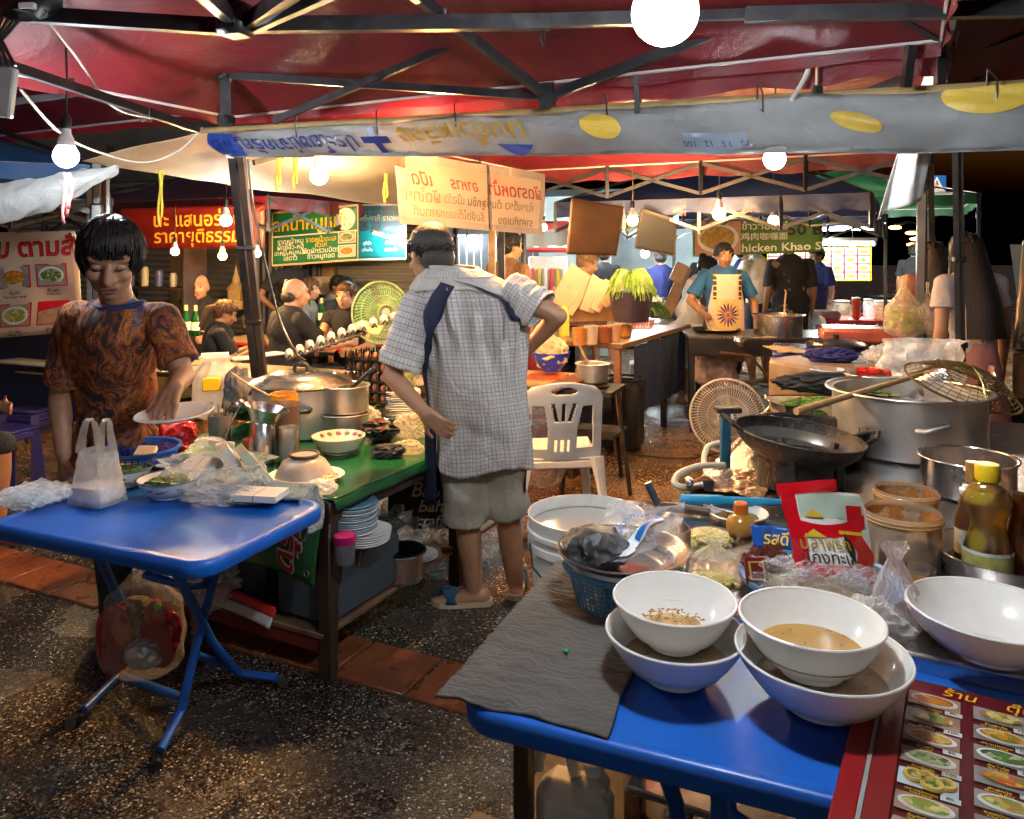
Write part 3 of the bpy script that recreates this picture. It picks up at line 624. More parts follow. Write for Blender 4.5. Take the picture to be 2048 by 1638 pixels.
def join(*ms):
    o=MB()
    for m in ms:
        for v in m.V: o.V.append(v)
        k=len(o.V)-len(m.V)
        for f,i,s,u in zip(m.F,m.I,m.SM,m.U):
            mm=m.mats[i]
            if mm not in o.mats: o.mats.append(mm)
            o.F.append([q+k for q in f]); o.I.append(o.mats.index(mm)); o.SM.append(s); o.U.append(u)
    return o
def drape(p,su,sv,z,m,ang=GA,seed=0,edge=None,wr=.004,nu=60,nv=50,hang=.12,r=.02,dirs=(1,1)):
    """cloth on a top: local x over su, y over sv from corner p; edge=(x0,x1,y0,y1) table limits in local coords, outside which it hangs"""
    a=V((COS(ang),SIN(ang),0)); b=V((-SIN(ang),COS(ang),0)); mb=MB()
    def f(u,v):
        x=u*su+.02*nz((v*4,u*2,0),1,seed); y=v*sv+.02*nz((u*4,v*2,0),1,seed+4); dz=0
        if edge:
            x0,x1,y0,y1=edge
            for lo in((x0-x),(x-x1)):
                if lo>0: dz+=lo; x+= (lo if x<x0 else -lo)*(1-.12)+ (-.012 if x<x0+1e-6 else .012)
            for lo in((y0-y),(y-y1)):
                if lo>0: dz+=lo; y+= (lo if y<y0 else -lo)*(1-.12)+(-.012 if y<y0+1e-6 else .012)
        h=wr*(abs(nz((u*su*9,v*sv*30,0),1,seed))*2+nz((u*su*30,v*sv*22,0),1,seed+2))
        q=V((p[0],p[1],0))+a*x+b*y; fold=.02*SIN((u*su+v*sv)*45+seed)*min(1,dz*8)
        return V((q.x,q.y,z+.003+h-dz))+ (a+b)*fold*.6
    mb.grid(f,nu,nv,m); return mb
def pictures(mb,fn,x,y,w,h,seed,frame=None,dish=True,paper=None,fm=None):     # printed food photograph on a board
    q=random.Random(seed); o=.0012
    if frame: mb.grid(lambda u,v:fn(x-w*.55+w*1.1*u,y-h*.56+h*1.12*v,o),1,1,frame,smooth=False)
    mb.grid(lambda u,v:fn(x-w/2+w*u,y-h/2+h*v,o*2),1,1,paper or mat('photo_ground_%d'%(seed%3),[(.35,.22,.14),(.45,.42,.36),(.25,.22,.22)][seed%3],.4,0,.25,20),smooth=False)
    if dish: mb.grid(lambda u,v:fn(x+w*.46*v*COS(2*PI*u),y+h*.44*v*SIN(2*PI*u),o*3),18,1,mat('photo_dish',(.6,.6,.58),.4),cu=True,smooth=False)
    mb.grid(lambda u,v:fn(x+w*.36*v*COS(2*PI*u)*(1+.1*SIN(5*u*PI)),y+h*.34*v*SIN(2*PI*u),o*4),18,2,fm or FOODP[seed%len(FOODP)],cu=True,smooth=False)
FOODP=[food('photo_food_%d'%i,c,90,.4,0) for i,c in enumerate([[(.65,.25,.02),(.8,.5,.08),(.15,.3,.03),(.7,.08,.02)],[(.6,.5,.1),(.8,.7,.3),(.12,.32,.04),(.5,.15,.03)],[(.75,.35,.03),(.8,.6,.12),(.6,.1,.02),(.1,.28,.03)],[(.1,.26,.05),(.5,.45,.2),(.05,.16,.03),(.7,.6,.4)]])]
FLOWER=None
# ================================================================ blue folding table at the left
TZ=.75
def folding_table(label,p0,su,sv,m=BLUEP,tz=TZ,legs=True,rim=.02):
    r=T('folding_table',label,'folding table',p0+AX*su/2+BX*sv/2,'blue plastic folding tables'); C=p0+AX*su/2+BX*sv/2
    def outline(o=0,k=8,rad=.075):
        pts=[]
        for (sx,sy,a0) in((1,1,0),(-1,1,90),(-1,-1,180),(1,-1,270)):
            for i in range(k+1):
                a=R(a0+90*i/k); pts.append((sx*(su/2-rad)+COS(a)*(rad+o),sy*(sv/2-rad)+SIN(a)*(rad+o)))
        return pts
    mb=MB(); rows=[]
    for o,z in((-.03,-.042),(-.004,-.042),(0,-.036),(.002,-.014),(-.002,-.003),(-.008,.001),(-.018,.001),(-.026,-.004),(-.04,-.005)):
        rows.append([C+AX*x+BX*y+ZX*(tz+z) for x,y in outline(o)])
    n=len(rows[0]); vs=[v for q in rows for v in q]; fs=[(i*n+k,i*n+(k+1)%n,(i+1)*n+(k+1)%n,(i+1)*n+k) for i in range(len(rows)-1) for k in range(n)]
    fs.append([(len(rows)-1)*n+k for k in range(n)]); fs.append(list(range(n))[::-1]); mb.add(vs,fs,m); put('table_top',mb,r,ang=50)
    if legs:
        for e,s in((-1,1),(1,-1)):      # two crossing tube frames
            mb=MB(); X=lambda x,y,z:C+AX*x+BX*y+ZX*z
            w=su*.36+e*.012; yt=-s*sv*.30; yb=s*sv*.34
            for sx in(-1,1): mb.tube([X(sx*w,yt,tz-.04),X(sx*w,yt*.2+yb*.05,tz*.45+.02),X(sx*w,yb*.78,.11),X(sx*w,yb*1.12,.03)],.0135,BLUEM,10)
            mb.tube([X(-w,yb*.85,.10),X(w,yb*.85,.10)],.012,BLUEM,10); mb.tube([X(-w,yt*.75,tz*.82),X(w,yt*.75,tz*.82)],.011,BLUEM,10)
            f=put('leg_frame',mb,r)
            for sx in(-1,1): mb=MB(); mb.tube([X(sx*w,yb*1.06,.05),X(sx*w,yb*1.22,.008)],.017,BLACKP,10); put('rubber_foot',mb,f)
    return r
N1=V((-.79,1.985,0))
r=folding_table('blue folding table at left holding the soup bowls and plastic bags',N1-AX*.84,.84,.55,legs=False)
# crossing legs placed where they stand in the photograph
def P_(x,y,z): return at(x,y,z=z)
mb=MB(); g0=P_(140,1448,.015); g1=P_(312,1533,.015); h0=P_(565,1363,.02)
mb.tube([at(445,1085,y=2.02),at(440,1110,y=2.02),at(400,1260,y=1.98),at(362,1420,y=1.90),g1+V((0,.03,.03))],.0145,BLUEM,10)
mb.tube([g0+V((.03,.03,.03)),at(236,1352,y=2.12),at(232,1348,y=2.14),at(365,1395,y=1.92)],.0135,BLUEM,10)
f1=put('leg_frame',mb,r); mb=MB(); mb.tube([at(322,1490,y=1.83),g1],.018,BLACKP,10); put('rubber_foot',mb,f1); mb=MB(); mb.tube([at(160,1428,y=2.03),g0],.018,BLACKP,10); put('rubber_foot',mb,f1)
mb=MB(); mb.tube([at(345,1120,y=1.84),at(375,1190,y=1.9),at(425,1285,y=2.04),at(470,1340,y=2.16),at(485,1348,y=2.18),h0+V((-.02,0,.012))],.0145,BLUEM,10)
mb.tube([at(395,1310,y=2.06),at(470,1338,y=2.16)],.012,BLUEM,10); mb.tube([at(290,1150,y=1.98),at(375,1172,y=1.93),at(410,1170,y=2.0),at(428,1130,y=2.02)],.013,BLUEM,10)
f2=put('leg_frame',mb,r); mb=MB(); mb.tube([at(548,1362,y=2.22),h0],.018,BLACKP,10); put('rubber_foot',mb,f2)
mb=MB(); mb.tube([at(180,1075,y=1.9),at(230,1180,y=2.05),at(300,1300,y=2.3),at(330,1345,y=2.4)],.0145,BLUEM,10); put('leg_frame',mb,r)
LZ=TZ+.0
# white carrier bag with a foam box
p=P_(196,1005,LZ); r=T('carrier_bag','tall upright white carrier bag with two loop handles and a foam box in it','plastic bag',p)
CB=film('milky_carrier_bag',(.85,.82,.78),.42,.3,.35,22,.3,.3)
def cbf(u,v):
    a=2*PI*u+.6; c,s_=COS(a),SIN(a); mx=max(abs(c),abs(s_)); c/=mx**.75; s_/=mx**.75; z=v*.165; k=1-.28*v+.05*v*nz((c*2,s_*2,v*4),1,4); gus=1-.35*v*(abs(SIN(a-.6))<.35)
    return p+AX*(c*.078*k)+BX*(s_*.062*k*gus)+ZX*(z+.004)+V((.004*nz((c*3,s_*3,v*9),1,2),0,0))
mb=MB(); mb.grid(cbf,48,24,CB,cu=True); put('bag_body',mb,r)
for sx in(-1,1):
    mb=MB()
    def hf(u,v):
        t=u*2-1; w=.012+.010*abs(t)**2; x=sx*.036+ (v-.5)*2*w+ .006*t*sx; y=-.03*t; z=.16+.105*(1-abs(t)**2.4)*(1.0 if sx<0 else 1.05)
        return p+AX*(x+.006*nz((u*5,v,sx),1,3))+BX*y+ZX*(z+.004*SIN(u*30)*v)
    mb.grid(hf,30,6,CB); put('handle',mb,r)
mb=MB(); mb.box(p+ZX*.03,(.125,.1,.045),mat('foam_box',(.78,.76,.72),.7),.008,GA+.1); mb.box(p+ZX*.055,(.12,.096,.006),mat('foam_box',(.78,.76,.72),.7),.002,GA+.1); put('foam_box',mb,r)
# flat pile of thin clear bags
p=P_(62,1003,LZ); mb=MB()
CLR=film('glossy_clear_bags',(.8,.85,.9),.45,.08,.6,40,.4,.6)
for k in range(4):
    mb.grid(lambda u,v:p+AX*((u-.5)*.26+.02*k-.03)+BX*((v-.5)*.17+.012*k-.01)+ZX*(.006+k*.008+.016*abs(nz((u*5,v*6,k),1,k))+.008*nz((u*12,v*12,0),1,k)),36,24,CLR)
put('clear_bags',mb,None,'flat pile of shiny clear plastic bags on the table\'s left corner','plastic bags')
# soup bowls with herbs
def herb_bowl(px,py,r,lab,seed,rim=(.06,.09,.14)):
    p=P_(px,py,LZ); b=T('soup_bowl',lab,'bowl',p,'herb soup bowls'); 
    mb=MB(); o=[(r*.5,0),(r*.52,.006),(r*.55,.007),(r*.78,.025),(r*.9,.045),(r*1.0,.06)]; mb.lathe(wall_prof(o,.004),WHITEP,p,40); put('bowl',mb,b)
    mb=MB(); mb.tube([p+V((COS(2*PI*k/40)*r*.985,SIN(2*PI*k/40)*r*.985,.0605)) for k in range(40)],.0028,mat('blue_rim_line',rim,.3),6,True); put('rim',mb,b)
    mb=join(heap(p+ZX*.038,r*.74,.022,GREENL,seed,4,.5)); bits(mb,p+ZX*.048,r*.66,.012,[GREENL,mat('dark_herb',(.03,.05,.01),.5),mat('lime_herb',(.2,.3,.04),.5)],120,.013,seed); put('herbs',mb,b)
herb_bowl(338,992,.10,'white bowl heaped with chopped green herbs, nearest on the blue table',1)
herb_bowl(250,970,.09,'soup bowl with dark herbs half hidden behind the carrier bag',2,(.3,.28,.2))
# blue basket, black bowl, red pouch
p=P_(275,942,LZ); b=T('plastic_basket','royal blue oval basket behind the soup bowls','basket',p); mb=basket(p,.14,.09,BLUEP,.85,8,40); put('basket',mb,b); 
mb=MB(); mb.box(p+V((.03,0,.07)),(.07,.05,.02),PAPER,.002,.5,Matrix.Rotation(.5,3,'X')); put('paper_pad',mb,None,'small white paper pad lying in the royal blue basket','paper pad')
p=P_(345,952,LZ); put('black_bowl',bowl(p,.085,.055,BLACKP),None,'small black bowl between the blue basket and the paper pads','bowl')
p=P_(320,905,LZ+.0); mb=crumple(p+ZX*.07,(.13,.06,.075),RED,3,.25,2); mb.blob(p+V((-.06,-.062,.11)),(.03,.01,.018),mat('green_badge',(.1,.5,.05),.4),2); put('red_pouch',mb,None,'crumpled red food pouch with a green badge under the held plate','pouch')
# paper pads in a clear bag
def pad(c,sx,sy,sz,rz,m=PAPER,rot=None,lines=True):
    mb=MB(); n=max(2,int(sz/.004)); Q=rot or Matrix.Rotation(rz,3,'Z')
    for i in range(n): mb.box(V(c)+Q@V((rnd.uniform(-.001,.001),rnd.uniform(-.001,.001),(i+.5)*sz/n)),(sx,sy,sz/n*.86),m,0,rot=Q)
    if lines: mb.box(V(c)+Q@V((0,0,sz/2)),(.002,sy*1.02,sz*1.04),mat('rubber_band',(.35,.15,.1),.6),0,rot=Q)
    return mb
p=P_(430,985,LZ)
for k,(px,py,rot,lab) in enumerate(((395,948,Matrix.Rotation(-.5,3,'Z')@Matrix.Rotation(.45,3,'X'),'stack of white order slips lying leftmost in the clear bag'),(462,932,Matrix.Rotation(.45,3,'Z')@Matrix.Rotation(1.0,3,'Y'),'bundle of order slips standing on edge with a red band'),(500,935,Matrix.Rotation(.5,3,'Z')@Matrix.Rotation(.9,3,'Y'),'pale green note block leaning at the right of the order slips'))):
    c=at(px,py,Y=p.y+.05); put('paper_pad',pad(c,.14,.115,.03,0,PAPER if k<2 else mat('pale_green_paper',(.55,.6,.45),.7),rot),None,lab,'paper pad','order pads on the blue table')
mb=bag(p-V((.0,.0,0)),.34,.22,.11,film('bluish_clear_bag',(.75,.85,.92),.3,.1,.7,26,.45,.6),5,.2,.92,.16,1.1); put('open_bag',mb,None,'open clear bluish bag wrapped around the paper pads','plastic bag')
mb=crumple(P_(455,1005,LZ)+ZX*.02,(.13,.05,.028),film('bluish_clear_bag'),6,.5,2,4,LZ+.002); put('bag_end',mb,None,'crumpled clear bag end spilling toward the blue cloth','plastic bag')
# blue towel with a pad, draped over the corner
TOWEL=cloth('faded_blue_towel',(.13,.22,.30),(.22,.27,.28),14,.95,bump=.9)
o=P_(430,1000,LZ); mb=drape(o,.40,.17,LZ+.006,TOWEL,GA+.30,4,(-1,.27,-1,1),.006,50,26); put('towel',mb,None,'faded blue towel draped over the right corner of the blue table','towel',solid=.008)
put('paper_pad',pad(P_(520,995,LZ+.02),.15,.10,.02,GA+.25),None,'bundle of square white slips on the faded blue towel','paper pad','order pads on the blue table')
# rubbish bag hanging under the table
p=at(285,1345,y=1.98); r=T('rubbish_bag','clear rubbish bag with red packets knotted under the blue table','rubbish bag',p)
mb=bag(p,.26,.2,.42,film('clear_rubbish_bag',(.85,.82,.78),.10,.10,.5,14,.3,.6),8,.42,.1,.12,.13); put('bag',mb,r)
REDPK=mat('red_packet',(.28,.012,.012),.3,0,.3)
for k,(dx,dy,dz,m) in enumerate(((-.07,-.04,.13,REDPK),(.07,-.03,.14,REDPK),(.03,-.05,.09,mat('silver_packet',(.5,.5,.5),.3,.5)),(-.02,0,.2,mat('olive_scraps',(.12,.1,.05),.7)),(.07,-.04,.2,mat('green_badge',(.1,.5,.05),.4)))): put('packet',crumple(p+V((dx,dy,dz)),(.065,.03,.11) if k<2 else (.06,.045,.05) if k<4 else (.018,.012,.05),m,k+2,.14,1.2),r)
# ================================================================ long stall counter with green vinyl
CZ=.66; K0=V((-.655,2.80,0)); KB=V((.452,.892,0)); KA=V((.892,-.452,0)); CW=1.25; CL=1.45
r=T('stall_counter','wooden stall counter with green vinyl top and a cluttered lower shelf','counter',K0-KA*CW/2+KB*CL/2)
kang=math.atan2(KA.y,KA.x)
def kp(u,v,z): return K0-KA*u+KB*v+ZX*z     # u to the left, v away
mb=MB(); mb.box(kp(CW/2,CL/2,CZ-.02),(CW-.02,CL,.03),WOODD,.003,kang); mb.box(kp(.015,CL/2,CZ-.05),(.03,CL,.075),WOODD,.004,kang); mb.box(kp(CW/2,.015,CZ-.05),(CW,.03,.07),WOODD,.004,kang); put('table_top',mb,r)
for u,v in((.03,.03),(.03,.93),(CW-.03,.03),(CW-.03,CL-.03)): mb=MB(); mb.box(kp(u,v,CZ/2-.02),(.055,.055,CZ-.04),WOODD,.006,kang); put('leg',mb,r)
mb=MB(); mb.box(kp(CW/2,CL/2,.16),(CW-.06,CL,.02),mat('worn_brown_shelf',(.16,.09,.05),.55,0,.4,8),.003,kang); mb.box(kp(CW/2,.02,.13),(CW-.12,.025,.07),mat('dull_red_rail',(.14,.015,.012),.5,0,.4),.003,kang); put('shelf',mb,r)
GV=mat('green_vinyl',(.007,.085,.026),.22,0,.25,4,.15,14)
mb=MB()
def gv(u,v):
    y=v*CL*.98; x=-.02+u*CW; z=CZ+.002+.004*abs(nz((x*6,y*6,0),1,2))
    if x<.01: pass
    return kp(x,y,z)
mb.grid(gv,40,40,GV)
mb.grid(lambda u,v:kp(-.022-.004*SIN(u*20)-.01*v,u*CL*.6,CZ+.002-.035*v),40,3,GV)
def fl(u,v): return kp(.02+u*.62,-.012-.03*v-.02*SIN(u*9+v*2)*v,CZ+.004-v*(.30-.06*u)-.01*SIN(PI*u))
mb.grid(fl,30,20,GV); s=put('vinyl_cover',mb,r,solid=.002)
mb=MB()
def on(x,y):            # lettering turned a quarter round
    u=.24+.02*0+(-y)/.62*1.0; v=.46-x/.27*-1.0
    q=fl(min(1,max(0,u)),min(1.1,max(0,v))); return q-KB*.004
mb2=MB(); mb2.text('ฟรุ้ง',mat('pale_outline_print',(.62,.58,.52),.4),lambda x,y:on(x,y),.155,.045,.3); mb2.text('ฟรุ้ง',mat('crimson_print',(.34,.008,.02),.35),lambda x,y:on(x,y)-KB*.003,.155,.012,.3); put('lettering',mb2,r)
mb=ring(fl(.06,.86)-KB*.004,.011,STEEL,.003,20,KB); put('eyelet',mb,r)
# tall grey storage box with lid and handle, on the lower shelf
SZ=.172; GRY=mat('slate_plastic',(.05,.07,.085),.4,0,.12,4,.08,40)
p=kp(.17,.27,SZ); b=T('storage_box','dark slate storage box with clip-on lid, filling the lower shelf','storage box',p)
mb=MB(); mb.box(p+ZX*.115,(.27,.45,.23),GRY,.02,kang); put('box',mb,b)
mb=MB(); mb.box(p+ZX*.245,(.30,.49,.035),mat('slate_lid',(.02,.03,.04),.3,0,.1),.015,kang); mb.box(p+ZX*.262,(.25,.43,.014),mat('slate_lid',(.02,.03,.04),.3),.006,kang); put('lid',mb,b)
mb=MB(); e=p+KA*.158; mb.tube([e+KB*-.09+ZX*.19,e+KA*.01+KB*-.09+ZX*.25,e+KA*.01+KB*.09+ZX*.25,e+KB*.09+ZX*.21],.005,STEEL,8); put('handle',mb,b)
LIDZ=SZ+.269
def stack(px,py,z,n,r,hs,m,name,lab,grp,fn=plate,topm=None):
    p=P_(px,py,z)
    for i in range(n):
        o=put(name,fn(p+V((rnd.uniform(-.003,.003),rnd.uniform(-.003,.003),i*hs)),r,topm if topm and i==n-1 else m),None,(lab%('topmost' if i==n-1 else 'lowest' if i==0 else 'inner')),'plate',grp)
        if 0<i<n-1: o['label']=lab%'middle'
p=P_(725,1090,LIDZ); 
for i in range(5): put('plate',plate(p+V((.0+.002*i,.02,i*.009)),.10,WHITEP,.016),None,['lowest','second lowest','middle','second','top'][i]+' of five white dinner plates on the slate box lid','plate','plates on the slate box')
p2=p+V((-.035,.0,.05))
for i in range(13):
    m=[WHITEP,mat('grey_plate',(.3,.32,.34),.3),mat('pale_blue_plate',(.2,.36,.45),.3)][(i*7)%3] if i<12 else mat('blue_square_dish',(.12,.27,.38),.3)
    put('melamine_plate',plate(p2+V((.003*SIN(i*3),.003*COS(i*2),i*.0085)),.092,m,.014,sx=1.0,sy=1.1),None,('blue curled dish topping the plate pile on the slate box' if i==12 else 'thin melamine plate inside the tall pile on the slate box lid'),'plate','plates on the slate box')
p=P_(690,1125,LIDZ); b=T('plastic_jar','clear grey jar with magenta lid in front of the plate pile','jar',p); mb=MB(); mb.lathe([(0,0),(.034,0),(.036,.01),(.036,.075),(.033,.08)],mat('smoky_jar',(.1,.1,.12),.2),p,28); put('jar',mb,b); mb=MB(); mb.lathe([(.038,.072),(.039,.098),(.034,.102),(0,.102)],mat('magenta_plastic',(.4,.01,.14),.3),p,28); put('lid',mb,b)
# black bin beside, second shelf goods
p=kp(.52,.2,SZ); mb=MB(); mb.box(p+ZX*.13,(.27,.3,.26),mat('blue_black_tub',(.018,.028,.04),.45),.03,kang); mb.box(p+ZX*.262,(.29,.32,.02),mat('blue_black_tub',(.018,.028,.04),.45),.01,kang); put('plastic_tub',mb,None,'blue-black tub behind the green vinyl flap on the lower shelf','tub')
mb=MB(); q=p-KA*.05-KB*.19; mb.box(q+ZX*.275,(.20,.012,.035),mat('bone_plastic',(.5,.48,.4),.5),.004,kang+.1,Matrix.Rotation(kang,3,'Z')@Matrix.Rotation(-.2,3,'Y')); put('bone_strip',mb,None,'bone coloured strip above the tub, beside the vinyl flap','strip')
put('grey_bag',crumple(kp(.66,.06,SZ+.08),(.16,.14,.11),FILMW,14,.4),None,'dusty grey bag on the lower shelf behind the blue legs','plastic bag')
put('grey_bag',crumple(kp(.95,.1,SZ+.10),(.17,.14,.14),FILM,15,.5),None,'shiny clear bag at the left end of the lower shelf','plastic bag')
put('red_packet',crumple(kp(.74,-.02,SZ+.15),(.07,.05,.04),REDPK,6,.5),None,'red and black packet lying on the grey bag under the counter','packet')
mb=MB(); f=kp(.55,.0,SZ-.005); mb.grid(lambda u,v:kp(.25+u*.62,-.02-.02*v+.03*SIN(u*4),SZ+.02-.03*v+.05*u*u),20,3,mat('white_board_edge',(.5,.48,.46),.5)); mb.grid(lambda u,v:kp(.25+u*.62,.0-.018*v+.03*SIN(u*4),SZ+.05-.03*v+.05*u*u),20,3,RED); put('red_tray',mb,None,'red tray with a white edge along the lower shelf','tray',solid=.004)
p=P_(805,1158,SZ); b=T('lidded_pot','small steel pot with dark lid on the lower shelf','pot',p); put('pot',pot(p,.085,.12,STEEL),b); mb=MB(); mb.lathe([(.091,.12),(.094,.13),(.07,.136),(0,.139)],mat('dark_steel_lid',(.08,.08,.08),.3,1),p,36); put('lid',mb,b)
for i in range(2): put('plate',plate(P_(838,1118,SZ)+ZX*i*.009,.085,WHITEP,.016),None,['lower','upper'][i]+' white plate on the brown shelf beside the steel pot','plate','plates on the lower shelf')
put('grey_bag',crumple(P_(800,1095,SZ)+V((0,.09,.09)),(.11,.09,.1),FILMW,21,.45),None,'limp pale bag behind the steel pot under the counter','plastic bag')
put('white_bag',crumple(P_(870,1085,SZ)+V((0,.03,.06)),(.075,.06,.06),FILMW,22,.5),None,'small knotted bag beside the dark leg near the man\'s shorts','plastic bag')
mb=MB(); mb.blob(P_(895,1098,SZ)+ZX*.006,(.035,.012,.008),mat('dry_leaf',(.3,.2,.04),.7),2,.3); put('yellow_scrap',mb,None,'yellow scrap on the shelf end beside the man\'s leg','scrap')
# black tote with handwritten lettering
p=at(850,1040,y=3.05); b=T('tote_bag','black tote bag with white brush lettering hung behind the counter leg','bag',p)
tb_=lambda x,y:p+V((x,-.02*COS(x*9)-.01*SIN(y*20),y))
mb=MB(); mb.grid(lambda u,v:tb_(-.17+.30*u,-.03+.27*v),16,14,cloth('black_canvas',(.03,.033,.036),(.02,.022,.024),10)); put('bag',mb,b,solid=.03)
mb=MB(); tw=mat('white_paint_print',(.6,.58,.54),.6)
for s,x,y,z in(('Bam',.02,.16,.095),('Bah',.03,.085,.08),('craft',.03,.015,.07)): mb.text(s,tw,lambda a,c,x=x,y=y:tb_(x+a,y+c)+V((0,-.024,0)),z,.012,.3)
put('lettering',mb,b)
# ================================================================ things on the counter
def cup0(p,rr,h,m): b_=MB(); b_.lathe(wall_prof([(rr*.85,0),(rr,h)],.003),m,p,20); return b_
def C_(x,y,h=0): return P_(x,y,CZ+.006+h)
p=C_(603,862); b=T('stock_pot','big white-metal stock pot with domed steel lid and black handles','stock pot',p)
PM=mat('satin_pot',(.62,.61,.58),.38,.75,.05,6)
put('pot',pot(p,.235,.24,PM,rim=.006),b)
mb=MB(); mb.lathe([(.248,.235),(.254,.244),(.235,.258),(.20,.268),(.195,.274),(.14,.292),(.07,.302),(0,.304)],STEEL,p,56); l=put('lid',mb,b)
mb=MB(); mb.tube([p+V((-.035,0,.30)),p+V((-.03,0,.325)),p+V((0,0,.338)),p+V((.03,0,.325)),p+V((.035,0,.30))],.011,BLACKP,10); put('knob',mb,l)
for a in(-1.35,1.8): 
    q=p+V((COS(a)*.24,SIN(a)*.24,.15)); n=V((COS(a),SIN(a),0)); s_=V((-n.y,n.x,0)); mb=MB(); mb.tube([q+s_*-.05,q+s_*-.045+n*.03,q+s_*-.02+n*.042,q+s_*.02+n*.042,q+s_*.045+n*.03,q+s_*.05],.012,BLACKP,10); put('handle',mb,b)
# egg trays
EGG=mat('brown_egg',(.45,.2,.1),.45,0,.15,9); EGGW=mat('white_egg',(.72,.66,.55),.4,0,.05); TRAY=mat('black_egg_tray',(.02,.018,.02),.45)
p=at(742,808,y=3.55); mb=MB()
tr=T('egg_tray','stack of black plastic egg trays full of brown eggs behind the stock pot','egg tray',p)
for lv in range(5):
    for j in range(5):
        for i in range(5):
            c=p+AX*(-.12+i*.05)+BX*(j*.05)+ZX*(.015+lv*.055); mb.box(c+ZX*(-.002),(.047,.047,.012),TRAY,.004,GA)
            for dx in(-.024,.024): mb.lathe([(.008,0),(.003,.045)],TRAY,c+AX*dx-BX*.024,5)
put('tray',mb,tr)
eb=MB(); eb.blob((0,0,0),(.019,.019,.025),EGG,3); e0=None
for lv in range(5):
    for i in range(5):
        c=p+AX*(-.12+i*.05)+ZX*(.035+lv*.055)-BX*.002
        if e0 is None: e0=put('egg',eb,None,'brown egg in the front row of the black trays','egg','brown eggs in the black trays',base=(0,0,0)); e0.location=c
        else: dup(e0,c,rnd.random())
ew=MB(); ew.blob((0,0,0),(.021,.021,.027),EGGW,3); e0=None
for i in range(11):
    c=at(578+i*21,708-i*7.2-(6*SIN(i*.28)),y=3.35+.02*i)
    if e0 is None: e0=put('egg',ew,None,'white egg in the row along the slanted tray','egg','white eggs in a slanted row',base=(0,0,0)); e0.location=c
    else: dup(e0,c,rnd.random())
mb=MB(); a_,b_=at(570,722,y=3.38),at(735,665,y=3.6)
mb.grid(lambda u,v:a_.lerp(b_,u)+V((0,.26*v,.02*v))+ZX*(.012*SIN(u*70)*SIN(v*30)),60,24,TRAY); 
for i in range(11): c=at(578+i*21,708-i*7.2-(6*SIN(i*.28)),y=3.34+.02*i); mb.tube([c+V((0,-.02,-.02)),c+V((.012,-.026,.0)),c+V((.024,-.02,-.02))],.003,TRAY,5)
put('slanted_tray',mb,None,'slanted black tray carrying the row of white eggs','egg tray',solid=.004)
put('paper_sheet',(lambda m:(m.grid(lambda u,v:at(690,668,y=3.6)+V((.18*u,.15*v,.02*u+.02*SIN(u*5)+.03*v)),10,8,mat('brown_paper',(.5,.32,.16),.8)),m)[1])(MB()),None,'brown paper sheet at the far end of the egg tray','paper',solid=.003)
# orange sauce jar, chrome cup, tumblers, pots, plate stacks
p=C_(568,905); b=T('sauce_jar','tall clear jar of orange chilli sauce with a smeared rim','jar',p)
mb=MB(); mb.lathe([(0,0),(.062,0),(.066,.01),(.066,.22),(0,.222)],mat('orange_brown_sauce',(.36,.09,.02),.3,0,.15,5),p,32); put('sauce',mb,b)
mb=MB(); mb.lathe([(.068,0),(.0685,.22),(.064,.238),(.058,.243),(.058,.262),(.062,.264)],glassy('jar_plastic',(.95,.93,.9),.86),p,32); put('jar',mb,b)
mb=MB(); mb.lathe([(.0675,.21),(.0665,.228),(.059,.243),(.059,.26),(.055,.26),(.055,.243),(.0,.222)],mat('orange_smear',(.72,.24,.015),.3,0,.25,30),p,32); put('smear',mb,b)
cable([at(462,745,Y=p.y-.02),at(500,770,Y=p.y),at(545,795,Y=p.y+.01)],.0045,mat('wooden_handle',(.5,.38,.25),.6),'spoon','wooden-handled spoon leaning on the orange sauce jar','spoon')
p=C_(525,925); b=T('steel_jug','brushed steel jug with a wide flared spout','jug',p); mb=MB(); mb.lathe(wall_prof([(.054,0),(.055,.01),(.052,.17),(.048,.175)],.003),STEEL,p,40)
put('jug',mb,b); mb=MB(); Q=Matrix.Translation(p+V((.005,0,.175)))@Matrix.Rotation(.22,4,'Y'); mb.M=Q; mb.lathe([(.05,0),(.068,.035),(.085,.06),(.088,.06),(.07,.035),(.052,.002)],STEEL,(0,0,0),40,1.08,.9); mb.M=None; put('spout',mb,b)
for i in range(6): 
    q=C_(577,925)+V((0,0,i*.018)); o=put('tumbler',bottle(q,wall_prof([(.034,0),(.042,.06)],.0015),glassy('clear_tumbler',(.93,.94,.95),.6),24),None,'%s clear plastic tumbler nested in the stack beside the steel jug'%['lowest','second','third','fourth','fifth','topmost'][i],'tumbler','nested tumblers')
p=C_(690,872); b=T('steel_pot','lower steel pot with rim, set before the plate stacks','pot',p,'steel serving pots'); put('pot',pot(p,.112,.115,ALU,rim=.015),b)
p=p+V((0,.0,.12)); b=T('steel_pot','upper dented steel pot with herbs and a black ladle, on the lower pot','pot',p,'steel serving pots'); put('pot',pot(p,.112,.125,ALU,rim=.004,inner=mat('greenish_broth',(.2,.2,.12),.15),level=.095),b); mb=MB(); bits(mb,p+ZX*.10,.08,.0,[GREENL],50,.013,3); put('herbs',mb,b)
mb=MB(); mb.tube([p+V((.01,-.02,.09)),p+V((.14,.0,.21))],.010,BLACKP,8); put('ladle',mb,None,'black ladle handle sticking out of the upper steel pot','ladle')
